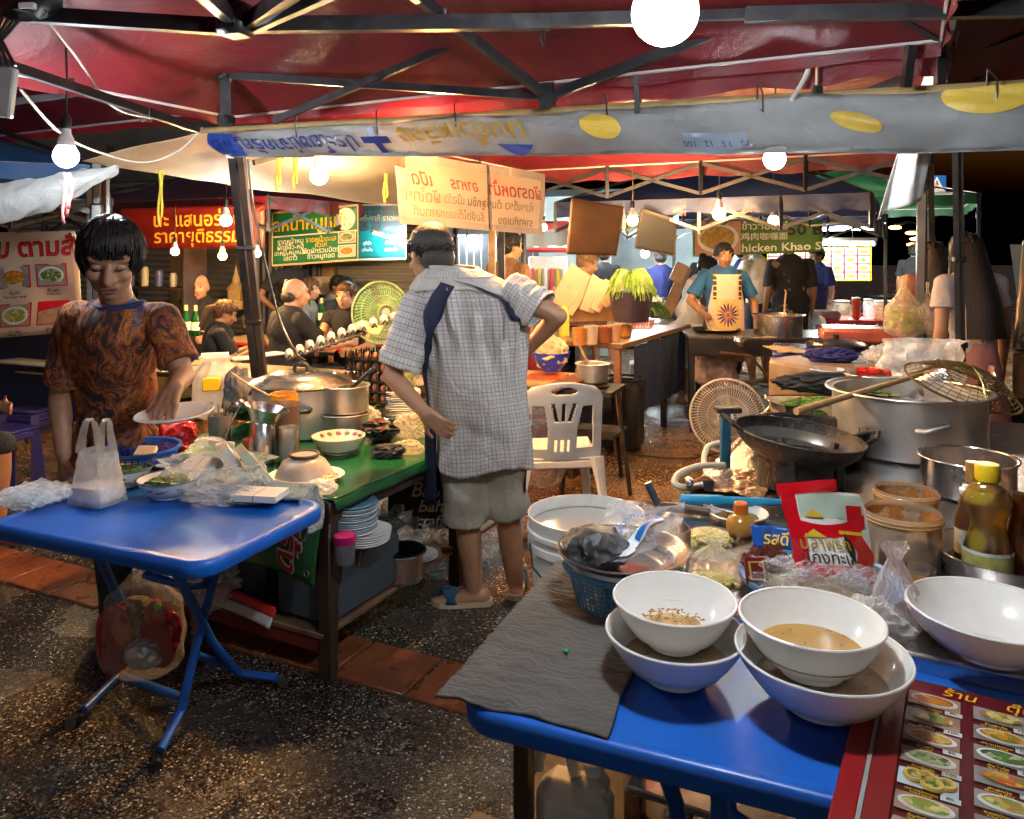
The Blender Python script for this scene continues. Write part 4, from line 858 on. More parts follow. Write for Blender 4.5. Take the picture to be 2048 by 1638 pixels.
def pile(px,py,n,r,hs,lab,grp,ms,dy=.08,z0=0):
    p=C_(px,py)+V((0,dy,z0)); pr=plate((0,0,0),r,ms[0],.016); o=None
    for i in range(n): put('plate',plate(p+V((.002*SIN(i*5),.002*COS(i*7),i*hs)),r,ms[i%len(ms)],.014,n=28),None,('topmost ' if i==n-1 else '')+lab,'plate',grp)
BR=[WHITEP,mat('blue_banded_plate',(.35,.42,.5),.3),WHITEP]
pile(618,870,22,.105,.0095,'white plate in the pile right behind the orange sauce jar','plate pile behind the sauce jar',BR,.06)
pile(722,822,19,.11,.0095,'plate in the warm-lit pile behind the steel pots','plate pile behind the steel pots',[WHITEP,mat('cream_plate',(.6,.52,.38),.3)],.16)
pile(795,850,16,.10,.009,'blue-edged plate in the pile left of the man','plate pile left of the man',BR,.16)
# bowls in front
p=C_(677,905); b=T('flower_bowl','white bowl with printed flowers on the green vinyl','bowl',p); put('bowl',bowl(p,.116,.075,mat('cream_melamine',(.66,.6,.5),.25),.5),b); mb=MB()
for k in range(7): a=.2+k*.4; mb.blob(p+V((COS(a)*.104,SIN(a)*.104,.062)),(.014,.006,.009),[mat('pink_print',(.4,.15,.2),.4),mat('olive_print',(.25,.28,.05),.4)][k%2],2,.3)
put('flower_print',mb,b)
p=C_(613,960); b=T('oval_plate','oval plate with food under the upturned bowl','plate',p); put('plate',plate(p,.148,WHITEP,.022,sx=1,sy=.82),b); mb=MB(); bits(mb,p+V((.08,-.03,.018)),.06,.014,[mat('fried_batter',(.5,.26,.05),.5),mat('pale_noodle',(.55,.42,.2),.5)],60,.014,5); put('food',mb,b)
mb=bowl(p+V((-.01,.005,.098)),.114,.082,mat('grey_enamel',(.34,.28,.22),.4,0,.3,14),.46,Matrix.Rotation(PI,4,'X')); mb2=ring(p+V((-.01,.005,.098)),.054,mat('brown_foot_ring',(.07,.04,.025),.4),.006,32); b=T('upturned_bowl','grey brown bowl turned upside down on the oval plate','bowl',p+ZX*.02); put('bowl',mb,b); put('foot_ring',mb2,b)
# rag and cutlery, bags, black cloth, brush
put('grey_rag',join(crumple(C_(470,850)+V((0,.06,.15)),(.085,.06,.13),cloth('grey_rag',(.17,.165,.16),(.11,.105,.1),20,.95),3,.3,1.3)),None,'grey rag hung over the cutlery holder beside the warm bag','rag')
p=C_(440,880); b=T('cutlery_holder','holder of spoons and chopsticks below the grey rag','cutlery holder',p); mb=MB(); mb.lathe(wall_prof([(.05,0),(.056,.12)],.003),mat('smoky_plastic',(.15,.14,.14),.25),p,24); put('holder',mb,b)
for i in range(9): mb=MB(); a=i*.7; mb.tube([p+V((COS(a)*.02,SIN(a)*.02,.02)),p+V((COS(a)*.045,SIN(a)*.04,.165+.01*(i%3)))],.0032,[STEEL,WOODL][i%2],6); put('chopstick' if i%2 else 'spoon_handle',mb,b)
mb=MB(); mb.blob(C_(475,855)+V((0,.02,.105)),(.045,.04,.04),STEEL,3); mb.tube([C_(475,855)+V((0,.02,.1)),C_(450,900)+V((0,0,.06))],.005,STEEL,8); put('steel_ladle',mb,None,'round chrome ladle bowl beside the steel jug','ladle')
mb=bag(C_(415,850)+V((-.02,.16,0)),.25,.2,.33,film('warm_white_bag',(.85,.78,.66),.6,.35,.4,12,.2,.25),31,.25,.5,.14,.75); put('white_bag',mb,None,'bulging cream white bag with yellow packets beside the young man','plastic bag')
mb=MB(); mb.box(C_(415,850)+V((.0,.05,.20)),(.09,.03,.07),YEL,.006,.3); put('yellow_packet',mb,None,'yellow packet showing at the mouth of the cream white bag','packet')
mb=bag(C_(795,838)+V((.0,.16,.14)),.22,.18,.2,film('warm_clear_bag',(.9,.8,.65),.3,.12,.7,25,.4,.6),33,.3,.3,.2,.4); put('clear_bag',mb,None,'knotted clear bag of greens on the blue-edged plate pile','plastic bag')
put('greens',heap(C_(795,838)+V((0,.16,.19)),.08,.05,GREENL,4),None,'dark green leaves inside the knotted clear bag','greens')
put('clear_bag',crumple(C_(820,880)+V((.01,.05,.06)),(.09,.06,.06),film('warm_clear_bag'),35,.4),None,'crumpled amber-lit clear bag beside the man\'s hand','plastic bag')
mb=crumple(C_(755,890)+V((0,.06,.05)),(.085,.06,.05),food('black_red_print',[(.015,.012,.012),(.02,.02,.02),(.3,.03,.02),(.02,.02,.02)],40,.5,.3),41,.3,1.6); put('pouch',mb,None,'black pouch with red flecks on the green vinyl','pouch')
mb=crumple(C_(775,915)+V((0,.02,.025)),(.07,.045,.03),mat('navy_black_rag',(.012,.014,.02),.7),43,.3,1.6,4,CZ+.006); put('rag',mb,None,'small black rag at the counter edge before the man','rag')
for k,(px,py,sz,m,lab) in enumerate(((640,985,(.06,.045,.03),FILMW,'small white knotted bag in front of the oval plate'),(480,958,(.10,.06,.06),FILM,'clear bag heaped between the paper pads and the steel jug'),(815,905,(.07,.05,.035),film('warm_clear_bag'),'small amber-lit bag at the counter edge by the man'),(735,850,(.07,.06,.06),FILMW,'pale bag squeezed between the steel pots and the black pouch'),(415,930,(.12,.07,.07),FILM,'crumpled clear bag behind the paper pads'))): put('plastic_bag',crumple(C_(px,py)+ZX*sz[2]*.6,sz,m,130+k,.2,1.3,4,CZ+.005),None,lab,'plastic bag')
for k,(px,py) in enumerate(((505,905),(450,915),(655,868))): put('sauce_cup',cup0(C_(px,py),.04,.06,[mat('cup_red_sauce',(.35,.05,.02),.3),mat('cup_white',(.6,.58,.52),.4),mat('cup_dark',(.08,.05,.04),.4)][k]),None,['small red sauce cup left of the steel jug','small white cup behind the clear bags','small dark cup right of the orange sauce jar'][k],'cup')
mb=MB(); mb.box(kp(.2,1.0,CZ+.08),(.05,.04,.14),mat('grey_panel',(.2,.19,.18),.5),.004,kang); put('spice_box',mb,None,'grey box behind the plates near the man\'s elbow','box')
# ================================================================ front right blue table and its bowls
N2=V((-.105,1.375,0))
r=folding_table('blue folding table nearest the camera, carrying the big white bowls and red menu',N2,1.55,.60,legs=False)
fx=lambda x,y,z:N2+AX*x+BX*y+ZX*z
for x0 in(.24,):
    mb=MB(); mb.tube([fx(.36,.05,.71),fx(.37,.12,.6),fx(.36,.3,.3),fx(.36,.5,.03)],.0145,BLUEM,10); put('leg',mb,r)
    mb=MB(); mb.tube([fx(.44,.1,.71),fx(.44,.14,.6),fx(.42,.05,.3),fx(.4,-.06,.03)],.0145,BLUEM,10); put('leg',mb,r)
mb=MB(); mb.tube([fx(.46,.07,.70),fx(.47,.05,.655),fx(.53,.04,.635),fx(.9,.035,.625),fx(1.5,.03,.62)],.013,BLUEM,10); put('brace',mb,r)
# dark bench/plank frame under the left end
mb=MB(); mb.box(at(1048,1500,y=1.33)-V((0,0,.2)),(.035,.05,.62),WOODD,.004,GA); put('post',mb,None,'short dark post under the left end of the front blue table','post')
# grey cloth
GC=NT('grey_crinkled_cloth'); v=GC.co('Object',(1,1,1),(0,0,.36)); wv=GC.n('ShaderNodeTexWave'); GC.set(wv,'Vector',v); GC.set(wv,'Scale',16.0); GC.set(wv,'Distortion',14.0); GC.set(wv,'Detail',3.0); GC.set(wv,'Detail Scale',1.4); wv.bands_direction='Y'
cc=GC.mix(GC.noise(v,5,4),(.055,.052,.05),(.12,.115,.105)); pr=GC.pr(Base_Color=cc,Roughness=.92); GC.set(pr,'Normal',GC.bump(GC.math('ADD',wv.outputs[1],GC.math('MULTIPLY',GC.noise(v,300,2),.4)),.35,.005)); GC=GC.m
mb=drape(N2-AX*.035+BX*.015,.315,.66,TZ,GC,GA,11,(.008,2,-1,2),.0028,90,130); put('cloth',mb,None,'grey crinkled cloth spread over the left end of the front blue table','cloth',solid=.005)
mb=MB(); c=P_(1132,1304,TZ+.012)
for i in range(4): mb.blob(c+V((.003*COS(i*1.6),.003*SIN(i*1.6),.002)),(.004,.0035,.003),mat('green_bead',(.0,.3,.06),.25),2,.4,4,i)
put('green_twist',mb,None,'tiny green twist of plastic on the grey cloth','scrap')
# big white bowls
def bigbowl(px,py,z,r,h,label,tiltx=0,tilty=0,broth=None,bl=0,grp='big white bowls',crumb=0,name='serving_bowl'):
    p=P_(px,py,z); b=T(name,label,'bowl',p,grp); til=Matrix.Rotation(tiltx,4,'X')@Matrix.Rotation(tilty,4,'Y')
    put('bowl',bowl(p,r,h,WHITEP,.44,til,.0035,.0,72),b)
    if broth: d=disc(p+ZX*bl[0],bl[1],broth,.0,.0,40,4); bits(d,p+ZX*(bl[0]+.0005),bl[1]*.9,.0,[GREENL,mat('brown_crumb',(.25,.12,.03),.5),mat('oil_spot',(.6,.36,.07),.05)],26,.0065,int(px),.12); put('broth',d,b)
    if crumb:
        mb=disc(p+ZX*.030,r*.50,mat('crumb_paste',(.55,.33,.11),.45,0,.35,30),.006,.004); bits(mb,p+ZX*.035,r*.60,.012,[mat('fried_crumb',(.5,.27,.05),.5),mat('brown_crumb',(.25,.12,.03),.5),mat('amber_flake',(.6,.34,.09),.5)],130,.0055,3); put('crumbs',mb,b)
    return p
BRO=mat('amber_broth',(.46,.24,.045),.08,0,.15,5); BRD=mat('murky_broth',(.46,.35,.22),.1,0,.15,5)
r0=.128
bigbowl(1350,1352,TZ+.002,.130,.088,'lower white bowl of the left pair, with murky broth',broth=BRD,bl=(.036,.100))
bigbowl(1348,1285,TZ+.046,.117,.088,'upper white bowl of the left pair, holding fried crumbs',crumb=1,tiltx=.02)
bigbowl(1643,1408,TZ+.002,.148,.095,'lower white bowl of the middle pair, half full of murky broth',broth=BRD,bl=(.042,.115))
bigbowl(1622,1340,TZ+.05,.125,.095,'upper white bowl of the middle pair, with amber broth inside',broth=BRO,bl=(.040,.099))
for i in range(3): bigbowl(1978,1310-i*2,TZ+.004+i*.017,.150-.004*i,.085,['lowest','middle','topmost'][i]+' of three nested empty white bowls at the right edge',grp='nested white bowls')
# red menu card lying on the table
MR=mat('menu_red',(.30,.008,.010),.3,0,.25,4); MD=mat('menu_maroon',(.10,.006,.008),.35,0,.3,3)
m0,m1,m2=P_(1772,1345,TZ+.01),P_(2300,1475,TZ+.01),P_(1850,1760,TZ+.01)
ex=(m1-m0).normalized(); ey=V((-ex.y,ex.x,0)); 
mw,mh=.50,.52
def mf(x,y,o=0): return m0+ex*x-ey*(-0+y)+ZX*(o+.003)+ex*(.0)
r=T('menu_card','red laminated menu board with Thai lettering and food photographs on the front table','menu',m0)
mb=MB(); mb.box(m0+ex*mw/2-ey*mh/2+ZX*-.002,(mw,mh,.008),MD,.002,math.atan2(ex.y,ex.x)); mb.box(m0+ex*-.018-ey*(mh/2+.03)+ZX*.001,(.034,mh,.012),MR,.003,math.atan2(ex.y,ex.x)); mb.box(m0+ex*.022-ey*(mh/2+.03)+ZX*.0045,(.036,mh,.006),mat('menu_edge_red',(.22,.012,.012),.35,0,.3),.002,math.atan2(ex.y,ex.x)); mb.box(m0+ex*.0015-ey*(mh/2+.03)+ZX*.0045,(.006,mh,.008),mat('grey_edge',(.3,.32,.3),.5),0,math.atan2(ex.y,ex.x))
put('board',mb,r)
mf=lambda x,y,o=0: m0+ex*x-ey*y+ZX*(.0025+o)
k=0; cards=[]
for row in range(7):
    for col in range(4):
        x=.082+col*.099; y=.072+row*.060; mb=MB(); fnn=lambda a,b,o,x=x,y=y: mf(x+a,y-b,o)
        if row==4 and col==0:
            pictures(mb,fnn,0,0,.080,.042,3,None,False,mat('pale_photo',(.5,.55,.6),.4))
            for a,b,rr in((-.018,.004,.012),(.006,-.006,.013),(.024,.003,.011),(-.002,.010,.009)): mb.add(*(lambda q:(q.V,q.F,mat('squid_ring',(.65,.45,.1),.4)))(ring(fnn(a,b,.004),rr,mat('squid_ring',(.65,.45,.1),.4),.004,20)))
        else: pictures(mb,fnn,0,0,.080,.042,k*5+row,None,(k%3)!=1,None)
        put('food_photo',mb,r); k+=1
YT=mat('yellow_print',(.75,.52,.03),.4,0,.08)
mb=MB()
for i,(s,x) in enumerate((('ร้าน',.12),('ตุ๊บ',.21),('ตามสั่ง',.32))): mb.text(s,mat('red_outline',(.4,.01,.01),.4),lambda a,b,x=x:mf(x+a,.026-b,.001),.036,.03,.2); mb.text(s,YT,lambda a,b,x=x:mf(x+a,.026-b,.0018),.036,.0,.2)
NAMES=['ราดหน้าทะเล','ผัดซีอิ๊ว','ผัดไทย','ข้าวผัดกุ้ง','ปลาหมึกทอด','ต้มยำกุ้ง','ผัดผักบุ้ง']; EN=['Fried noodle','Fried rice with pork','Pad thai','Stir fried shrimp','Fried squid','Spicy soup','Morning glory']
for row in range(7):
    for col in range(4):
        x=.082+col*.099; y=.072+row*.060
        mb.text(NAMES[(row+col*3)%7],YT,lambda a,b:mf(x+a-.008,y+.0258-b,.001),.0085,.01); mb.text(EN[(row+col*3)%7],YT,lambda a,b:mf(x+a-.008,y+.0325-b,.001),.0065,.01)
put('lettering',mb,r)
mb=MB(); bk=mat('black_print',(.01,.01,.01),.5)
for row in range(7):
    for col in range(4):
        x=.112+col*.099; y=.072+row*.060+.025; mb.grid(lambda u,v:mf(x-.013+.026*u,y-.006+.012*v,.0012),1,1,mat('price_tag',(.6,.6,.58),.4)); mb.text(['80.','120.','100.','150.'][(row*2+col)%4],bk,lambda a,b:mf(x+a,y-b,.0022),.010,.008)
put('price_label',mb,r)
# jerrycan and paint tin under the table
p=at(1150,1690,y=1.28); p.z=.20; p_j=p
mb=MB(); JC=mat('cloudy_jerrycan',(.66,.62,.52),.35,0,.2,6); JC.node_tree.nodes
b=T('jerrycan','cloudy white plastic jerrycan with handle under the front blue table','jerrycan',p)
mb.box(p+ZX*.08,(.17,.12,.18),JC,.035,GA); mb.box(p+ZX*.165+AX*.045,(.07,.085,.05),JC,.03,GA); m_=remesh(mb,.005,8); put('body',m_,b)
mb=MB(); q=p+ZX*.165-AX*.04; mb.tube([q-AX*.045,q-AX*.042+ZX*.05,q-AX*.01+ZX*.075,q+AX*.03+ZX*.05,q+AX*.04+ZX*.01],.014,JC,10); put('handle',mb,b)
mb=MB(); mb.lathe([(.0,.0),(.02,0),(.022,.005),(.022,.022),(.018,.026),(0,.027)],WHITEQ,p+AX*.045+ZX*.188,20); put('cap',mb,b)
p=at(1212,1535,y=1.42); p=V((p.x,p.y,.42)); b=T('paint_tin','red paint tin with a steel rim, half hidden behind the jerrycan','tin',p); mb=MB(); mb.lathe([(.07,0),(.07,.2),(.073,.204),(.073,.208),(.064,.208),(.064,.16),(0,.16)],mat('red_tin',(.25,.01,.01),.35),p,36); put('tin',mb,b); put('rim',ring(p+ZX*.206,.069,STEEL,.005,36),b); put('liquid',disc(p+ZX*.165,.063,mat('dark_oil',(.02,.015,.01),.1)),b)
mb=MB(); mb.box(p-ZX*.22,(.4,.3,.02),WOODD,.003,GA); mb.box(p-ZX*.22+V((-.1,-.14,0)),(.5,.06,.016),WOODD,.003,GA); 
for dx in(-.15,.15): mb.box(p+V((dx,0,-.32)),(.04,.2,.2),WOODD,.004,GA)
put('low_bench',mb,None,'low dark bench beneath the front table holding the jerrycan and tin','bench')
mb=MB(); mb.box(at(1150,1690,y=1.28)*V((1,1,0)) if 0 else V((p_j.x,p_j.y,.18)),(.3,.2,.03),WOODD,.003,GA); mb.box(V((p_j.x,p_j.y,.085)),(.2,.14,.16),WOODD,.004,GA); put('wooden_block',mb,None,'dark wooden block under the cloudy jerrycan','block')
# blue perforated basket with steel bowl
p=P_(1246,1203,TZ+.004); b=T('plastic_basket','sky blue perforated basket under the steel bowl, on the grey cloth','basket',p)
SKYB=mat('sky_blue_plastic',(.07,.26,.46),.4,0,.1)
BR_=.128; put('basket',basket(p,BR_,.095,SKYB,.80,8,52),b)
p=p+ZX*.078; b=T('steel_bowl','wide steel bowl with a black bag and spoon packet, set in the sky blue basket','bowl',p); put('bowl',bowl(p,.150,.045,STEEL,.6,None,.003,.0,56),b)
put('black_bag',crumple(p+V((-.062,.01,.046)),(.075,.08,.042),mat('black_film',(.035,.035,.037),.45,0,.4,14,.8,40),51,.3,.9),None,'crumpled black plastic bag in the steel bowl','plastic bag')
# spoon packet
c=p+V((.03,-.02,.072)); b=T('spoon_packet','clear packet printed with a blue and white rice spoon in the steel bowl','packet',c)
sx=V((.86,-.35,.12)).normalized(); sy=V((.30,.86,.42)).normalized(); sn=sx.cross(sy)
sp_=lambda x,y,o=0: c+sx*x*1.25+sy*y*1.15+sn*(o*1.6+.010*SIN(x*40)*SIN(y*30+1)+.012*nz((x*30,y*30,0),1,5))
mb=MB(); mb.grid(lambda u,v:sp_(-.075+.15*u,-.065+.17*v),36,36,film('packet_film',(.9,.9,.9),.2,.06,.7,45,.5,.6)); put('wrapper',mb,b)
mb=MB(); dn=[(math.cos(t)*.030-.03,math.sin(t)*.021-.035) for t in [2*PI*i/20 for i in range(20)]]
mb.grid(lambda u,v:sp_(-.03+.033*v*COS(2*PI*u),-.035+.022*v*SIN(2*PI*u),.004),20,3,mat('spoon_white',(.7,.74,.78),.35),cu=True); mb.grid(lambda u,v:sp_(-.012+.052*u+(v-.5)*.018*(1-u*.4),-.02+.07*u**.8-(v-.5)*.014,.004),14,3,mat('spoon_white',(.7,.74,.78),.35)); put('spoon',mb,b)
mb=MB(); mb.grid(lambda u,v:sp_(.0+.036*u+(v-.5)*.009,-.005+.055*u**.8-(v-.5)*.007,.006),14,2,mat('spoon_blue',(.01,.13,.42),.35)); mb.grid(lambda u,v:sp_(-.045+.025*u,-.052+.016*v+.004*u,.007),3,3,mat('spoon_blue',(.01,.13,.42),.35)); 
s='ช้อนข้าวคาวหวาน'
def arc(x,y):
    a=2.2-x*19; rr=.052+y; return sp_(.012+COS(a)*rr,.008+SIN(a)*rr,.006)
mb.text(s,mat('spoon_blue',(.01,.13,.42),.35),arc,.019,.01); put('blue_print',mb,b)
# white bucket on the floor
p=at(1172,1025,y=2.3); p.z=.1; b=T('white_bucket','large white plastic bucket standing open beside the man\'s leg','bucket',p)
bw=MB(); R0=.203; bw.lathe(wall_prof([(R0*.86,0),(R0*.88,.01),(R0*.97,.40),(R0*1.03,.405),(R0*1.03,.43),(R0*.99,.432),(R0*1.0,.455),(R0*1.05,.458),(R0*1.05,.472),(R0*1.0,.475),(R0*1.03,.52)],.006),WHITEQ,p,56); put('bucket',bw,b)
put('milky_water',disc(p+ZX*.475,R0*.97,mat('milky_water',(.55,.54,.48),.15,0,.08,3)),b); mb=MB(); mb.tube([p+V((-R0*1.0,-.06,.43)),p+V((-R0*.95,-.12,.37)),p+V((-R0*.6,-.165,.30)),p+V((-R0*.2,-.19,.33)),p+V((R0*.2,-.185,.40))],.004,BLACKM,6); put('handle',mb,b)
mb=bag(p+V((.18,-.12,.36)),.16,.12,.2,FILM,61,.3,.4,.2,.5); put('clear_bag',mb,None,'clear bag slumped between the bucket rim and the chilli jar','plastic bag')
# ================================================================ stainless counter with the cooking gear
SZ2=.78; Q0=P_(1325,1042,SZ2); Q1=P_(1560,792,SZ2); QB=(Q1-Q0).normalized(); QA=V((QB.y,-QB.x,0)); ql=(Q1-Q0).length
qa=math.atan2(QA.y,QA.x); qp=lambda u,v,z=SZ2:V((Q0.x,Q0.y,z))+QA*u+QB*v
b=T('steel_counter','stainless steel cooking counter running away at the right','counter',qp(.6,.9,0))
mb=MB(); mb.box(qp(.62,.75,SZ2-.02),(1.24,2.5,.04),STEEL,.006,qa); mb.box(qp(.005,.75,SZ2+.004),(.02,2.5,.014),STEEL,.004,qa); mb.box(qp(.62,.75,.3),(1.15,2.4,.02),STEEL,.004,qa); put('counter_top',mb,b)
for u,v in((.05,-.4),(1.18,-.4),(.05,1.95),(1.18,1.95)): mb=MB(); mb.box(qp(u,v,SZ2/2-.02),(.045,.045,SZ2-.04),STEEL,.004,qa); put('leg',mb,b)
mb=MB(); mb.box(qp(1.22,.75,SZ2+.16),(.025,2.5,.36),mat('sooty_steel',(.10,.095,.09),.35,.9,.3,8,.1,20),.006,qa); mb.box(qp(1.22,.75,SZ2+.345),(.05,2.5,.012),STEEL,.004,qa); put('splash_guard',mb,b)
Q_=lambda x,y,h=0: P_(x,y,SZ2+.002+h)
# big aluminium pot
p=Q_(1815,898); b=T('cooking_pot','huge dull aluminium pot with rolled rim on the steel counter','pot',p); R1=mpp(p)*140
put('pot',pot(p,R1,.235,ALU,.005,.022,mat('grey_stock',(.12,.105,.085),.08,0,.2,4),.16),b)
mb=MB(); mb.tube([p+V((-.35*R1,-.93*R1,.125)),p+V((-.28*R1,-1.02*R1,.13)),p+V((-.0*R1,-1.06*R1,.155)),p+V((.05*R1,-1.0*R1,.16))],.011,ALU,10); put('handle',mb,b)
# black pan behind wok, tray of greens
p=at(1610,850,y=2.5)-ZX*.1; 
put('black_pan',pot(p,.2,.1,CHAR,.005,.008,mat('dark_oil',(.02,.015,.01),.1),.06),None,'shallow black pan between the wok and the tray of greens','pan')
p=at(1632,800,y=2.86)-ZX*.085; b=T('steel_tray','rectangular steel tray of chopped greens behind the black pan','tray',p); mb=MB()
sq=lambda t:1/max(abs(COS(t+.2)),abs(SIN(t+.2)))**.8
mb.lathe(wall_prof([(.14,0),(.15,.01),(.17,.08),(.185,.085)],.003),STEEL,p,64,1.12,.72,0,lambda t,z:1/max(abs(COS(t)),abs(SIN(t)))**.72); put('tray',mb,b)
mb=heap(p+ZX*.03,.13,.06,GREENL,7,4,.3,1.1,.7); bits(mb,p+ZX*.045,.13,.045,[GREENL,mat('bright_green_stalk',(.1,.25,.03),.4)],160,.035,8,.25); put('greens',mb,b)
# wok on burner
p=Q_(1590,972); b=T('gas_burner','sooty cast iron gas burner under the tilted wok','burner',p)
mb=MB(); mb.lathe([(.105,0),(.12,.01),(.118,.09),(.125,.1),(.125,.112),(.1,.112),(.095,.07),(0,.06)],CHAR,p,36); put('ring',mb,b)
for a in(.3,2.2,4.3): mb=MB(); d=V((COS(a),SIN(a),0)); mb.bar(p+d*.11+ZX*.02,p+d*.16+ZX*.13,.02,.02,CHAR); put('bracket',mb,b)
mb=MB(); mb.box(p+V((.13,-.02,.06)),(.03,.06,.12),mat('dark_iron',(.03,.03,.03),.5,.5),.004); put('shield',mb,b)
c=at(1598,868,Y=p.y); b=T('wok','blackened iron wok tilted on the burner with two loop handles','wok',c-ZX*.1)
til=Matrix.Rotation(.11,4,'Y')@Matrix.Rotation(.05,4,'X'); WR=.205
mb=MB(); mb.M=Matrix.Translation(c)@til; o=[(0,-.105)]+[(WR*SIN(x),-.105*COS(x)**1.2) for x in [PI/2*i/10 for i in range(1,10)]]+[(WR,0)]; mb.lathe(o+[(WR-.002,.004)]+[(max(r_-.004,0),z_+.004) for r_,z_ in o[::-1]],CHAR,(0,0,0),56); mb.tube([V((COS(2*PI*k/56)*WR,SIN(2*PI*k/56)*WR,.002)) for k in range(56)],.004,CHAR,6,True); mb.M=None; put('wok',mb,b)
mb=MB(); mb.M=Matrix.Translation(c)@til; mb.lathe([(0,-.098),(.08,-.088),(.145,-.066),(.185,-.028)],mat('oily_grey_film',(.11,.105,.085),.18,.3,.3,6),(0,0,0),40); mb.M=None; put('oil_film',mb,b)
for s in(-1,1):
    mb=MB(); mb.M=Matrix.Translation(c)@til; mb.tube([(s*WR*.97,-.045,0),(s*(WR+.03),-.04,.02),(s*(WR+.055),0,.035),(s*(WR+.03),.04,.02),(s*WR*.97,.045,0)],.007,CHAR,8); mb.M=None; put('handle',mb,b)
# gas hose, regulator, blue valve stand, foil sheet
HOSE=mat('cream_rubber_hose',(.5,.45,.34),.5)
z0=SZ2
cable([at(1440,885,y=2.55),at(1415,895,y=2.5),at(1408,925,y=2.4),at(1425,965,y=2.25),at(1445,975,y=2.15)],.011,HOSE,'gas_hose','upper loop of cream gas hose beside the burner','hose')
cable([at(1448,930,y=2.25),at(1400,932,y=2.2),at(1358,948,y=2.1),at(1350,968,y=2.05),at(1375,975,y=2.05),at(1425,965,y=2.12)],.011,HOSE,'gas_hose','lower loop of cream gas hose with a small gauge','hose')
mb=MB(); c=at(1378,963,y=2.04); mb.cap(c-V((.0,.012,0)),c+V((0,.012,0)),.013,.013,STEEL); mb.tube([c+V((.015,0,0)),c+V((.05,0,.015)),c+V((.08,0,-.005))],.006,mat('copper_pipe',(.3,.14,.06),.4,.8),8); mb.box(c+V((.06,0,-.012)),(.03,.02,.035),BLACKP,.004); put('gas_regulator',mb,None,'small steel gas regulator on the cream hose','regulator')
mb=MB(); a=at(1445,975,y=2.35); mb.box(V((a.x+.01,a.y,.84)),(.035,.03,.28),mat('teal_paint',(.015,.1,.17),.4),.004); mb.box(V((a.x+.02,a.y,.98)),(.09,.05,.02),CHAR,.003); put('valve_stand',mb,None,'teal painted upright of the burner stand beside the cream hose','stand')
mb=MB(); f0=Q_(1450,985); mb.grid(lambda u,v:f0+QA*(-.1+.22*u)+QB*(-.02+.3*v)+ZX*(.004+.014*abs(nz((u*6,v*8,0),1,4))),30,30,mat('crumpled_foil',(.6,.5,.42),.25,.95,.1)); put('foil_sheet',mb,None,'crumpled foil lining beside the gas burner','foil')
# blue handled brush / wire scrubber, ladle handle
mb=MB(); a_,b_=Q_(1360,1000,.03),Q_(1572,1005,.035); CYN=mat('cyan_handle',(.01,.22,.42),.35)
mb.tube([a_,a_.lerp(b_,.4),a_.lerp(b_,.42),a_.lerp(b_,.8),b_],[.017,.018,.014,.013,.008],CYN,12); w_=T('wire_brush','blue-handled wire brush with a curly steel scrubber beside the burner','brush',b_); put('handle',mb,w_)
mb=MB(); q=random.Random(4); c=Q_(1615,1000,.035)
for i in range(60):
    a=V((q.gauss(0,1),q.gauss(0,1),q.gauss(0,.6))).normalized(); d=a.orthogonal().normalized(); e=a.cross(d); rr=q.uniform(.012,.024)
    mb.tube([c+V((a.x*.045,a.y*.03,a.z*.03))+(d*COS(t)+e*SIN(t))*rr for t in [k*.9 for k in range(7)]],.0022,mat('steel_wool',(.12,.12,.12),.3,.8,.3),4)
put('scrubber',mb,w_); mb=MB(); mb.blob(c+V((.02,.0,.035)),(.03,.012,.007),CYN,2); put('blue_cap',mb,w_)
mb=MB(); a_,b_=Q_(1325,1012,.03),Q_(1420,1025,.03); mb.tube([a_,a_.lerp(b_,.5),b_],[.012,.014,.011],mat('dark_brown_handle',(.035,.022,.018),.4),10); put('spatula',mb,None,'dark brown spatula handle below the blue brush handle','spatula')
# mixed chopped chilli bowl, bottle, noodles, jars
p=P_(1475,1055,TZ+.01); b=T('chilli_bowl','white oval bowl of chopped green and red chillies with a steel spoon','bowl',p); put('bowl',bowl(p,.085,.045,WHITEP,.5),b); mb=heap(p+ZX*.02,.06,.02,GREENL,3); bits(mb,p+ZX*.028,.058,.01,[GREENL,mat('red_chilli',(.4,.02,.01),.35),mat('dark_chilli',(.1,.02,.01),.4)],170,.009,5,.5); put('chillies',mb,b); mb=MB(); mb.tube([p+V((-.09,.03,.055)),p+V((0,-.02,.045))],.004,STEEL,6); put('spoon_handle',mb,b)
p=P_(1482,1068,TZ+.03); b=T('sauce_bottle','squat brown sauce bottle with an orange screw cap','bottle',p); mb=bottle(p,[(0,0),(.034,0),(.039,.006),(.04,.03),(.034,.045),(.019,.056),(.018,.062)],mat('mustard_sauce',(.4,.2,.035),.2,0,.1)); put('bottle',mb,b); mb=MB(); mb.lathe([(.019,.06),(.0195,.083),(.016,.087),(0,.088)],mat('orange_cap',(.55,.12,.01),.4),p,24); put('cap',mb,b)
NOOD=mat('pale_minced_garlic',(.6,.5,.2),.5,0,.2,40)
def minced(p,r,h,seed,lab,name='minced_garlic',m=NOOD):
    mb=heap(p,r,h,m,seed,4,.3,1.15,.8); bits(mb,p+ZX*h*.55,r*.95,h*.4,[m,mat('pale_bit',(.68,.6,.32),.5),mat('yellow_bit',(.55,.45,.1),.5)],260,.009,seed,.6); return put(name,mb,None,lab,'garlic')
minced(P_(1418,1085,TZ+.03),.055,.032,1,'heap of pale minced garlic behind the sauce bottle')
mb=MB(); q=P_(1425,1092,TZ+.008); mb.lathe(wall_prof([(.06,0),(.07,.03)],.003),glassy('clear_tub',(.95,.95,.92),.7),q,32); put('clear_tub',mb,None,'clear tub holding the minced garlic','tub')
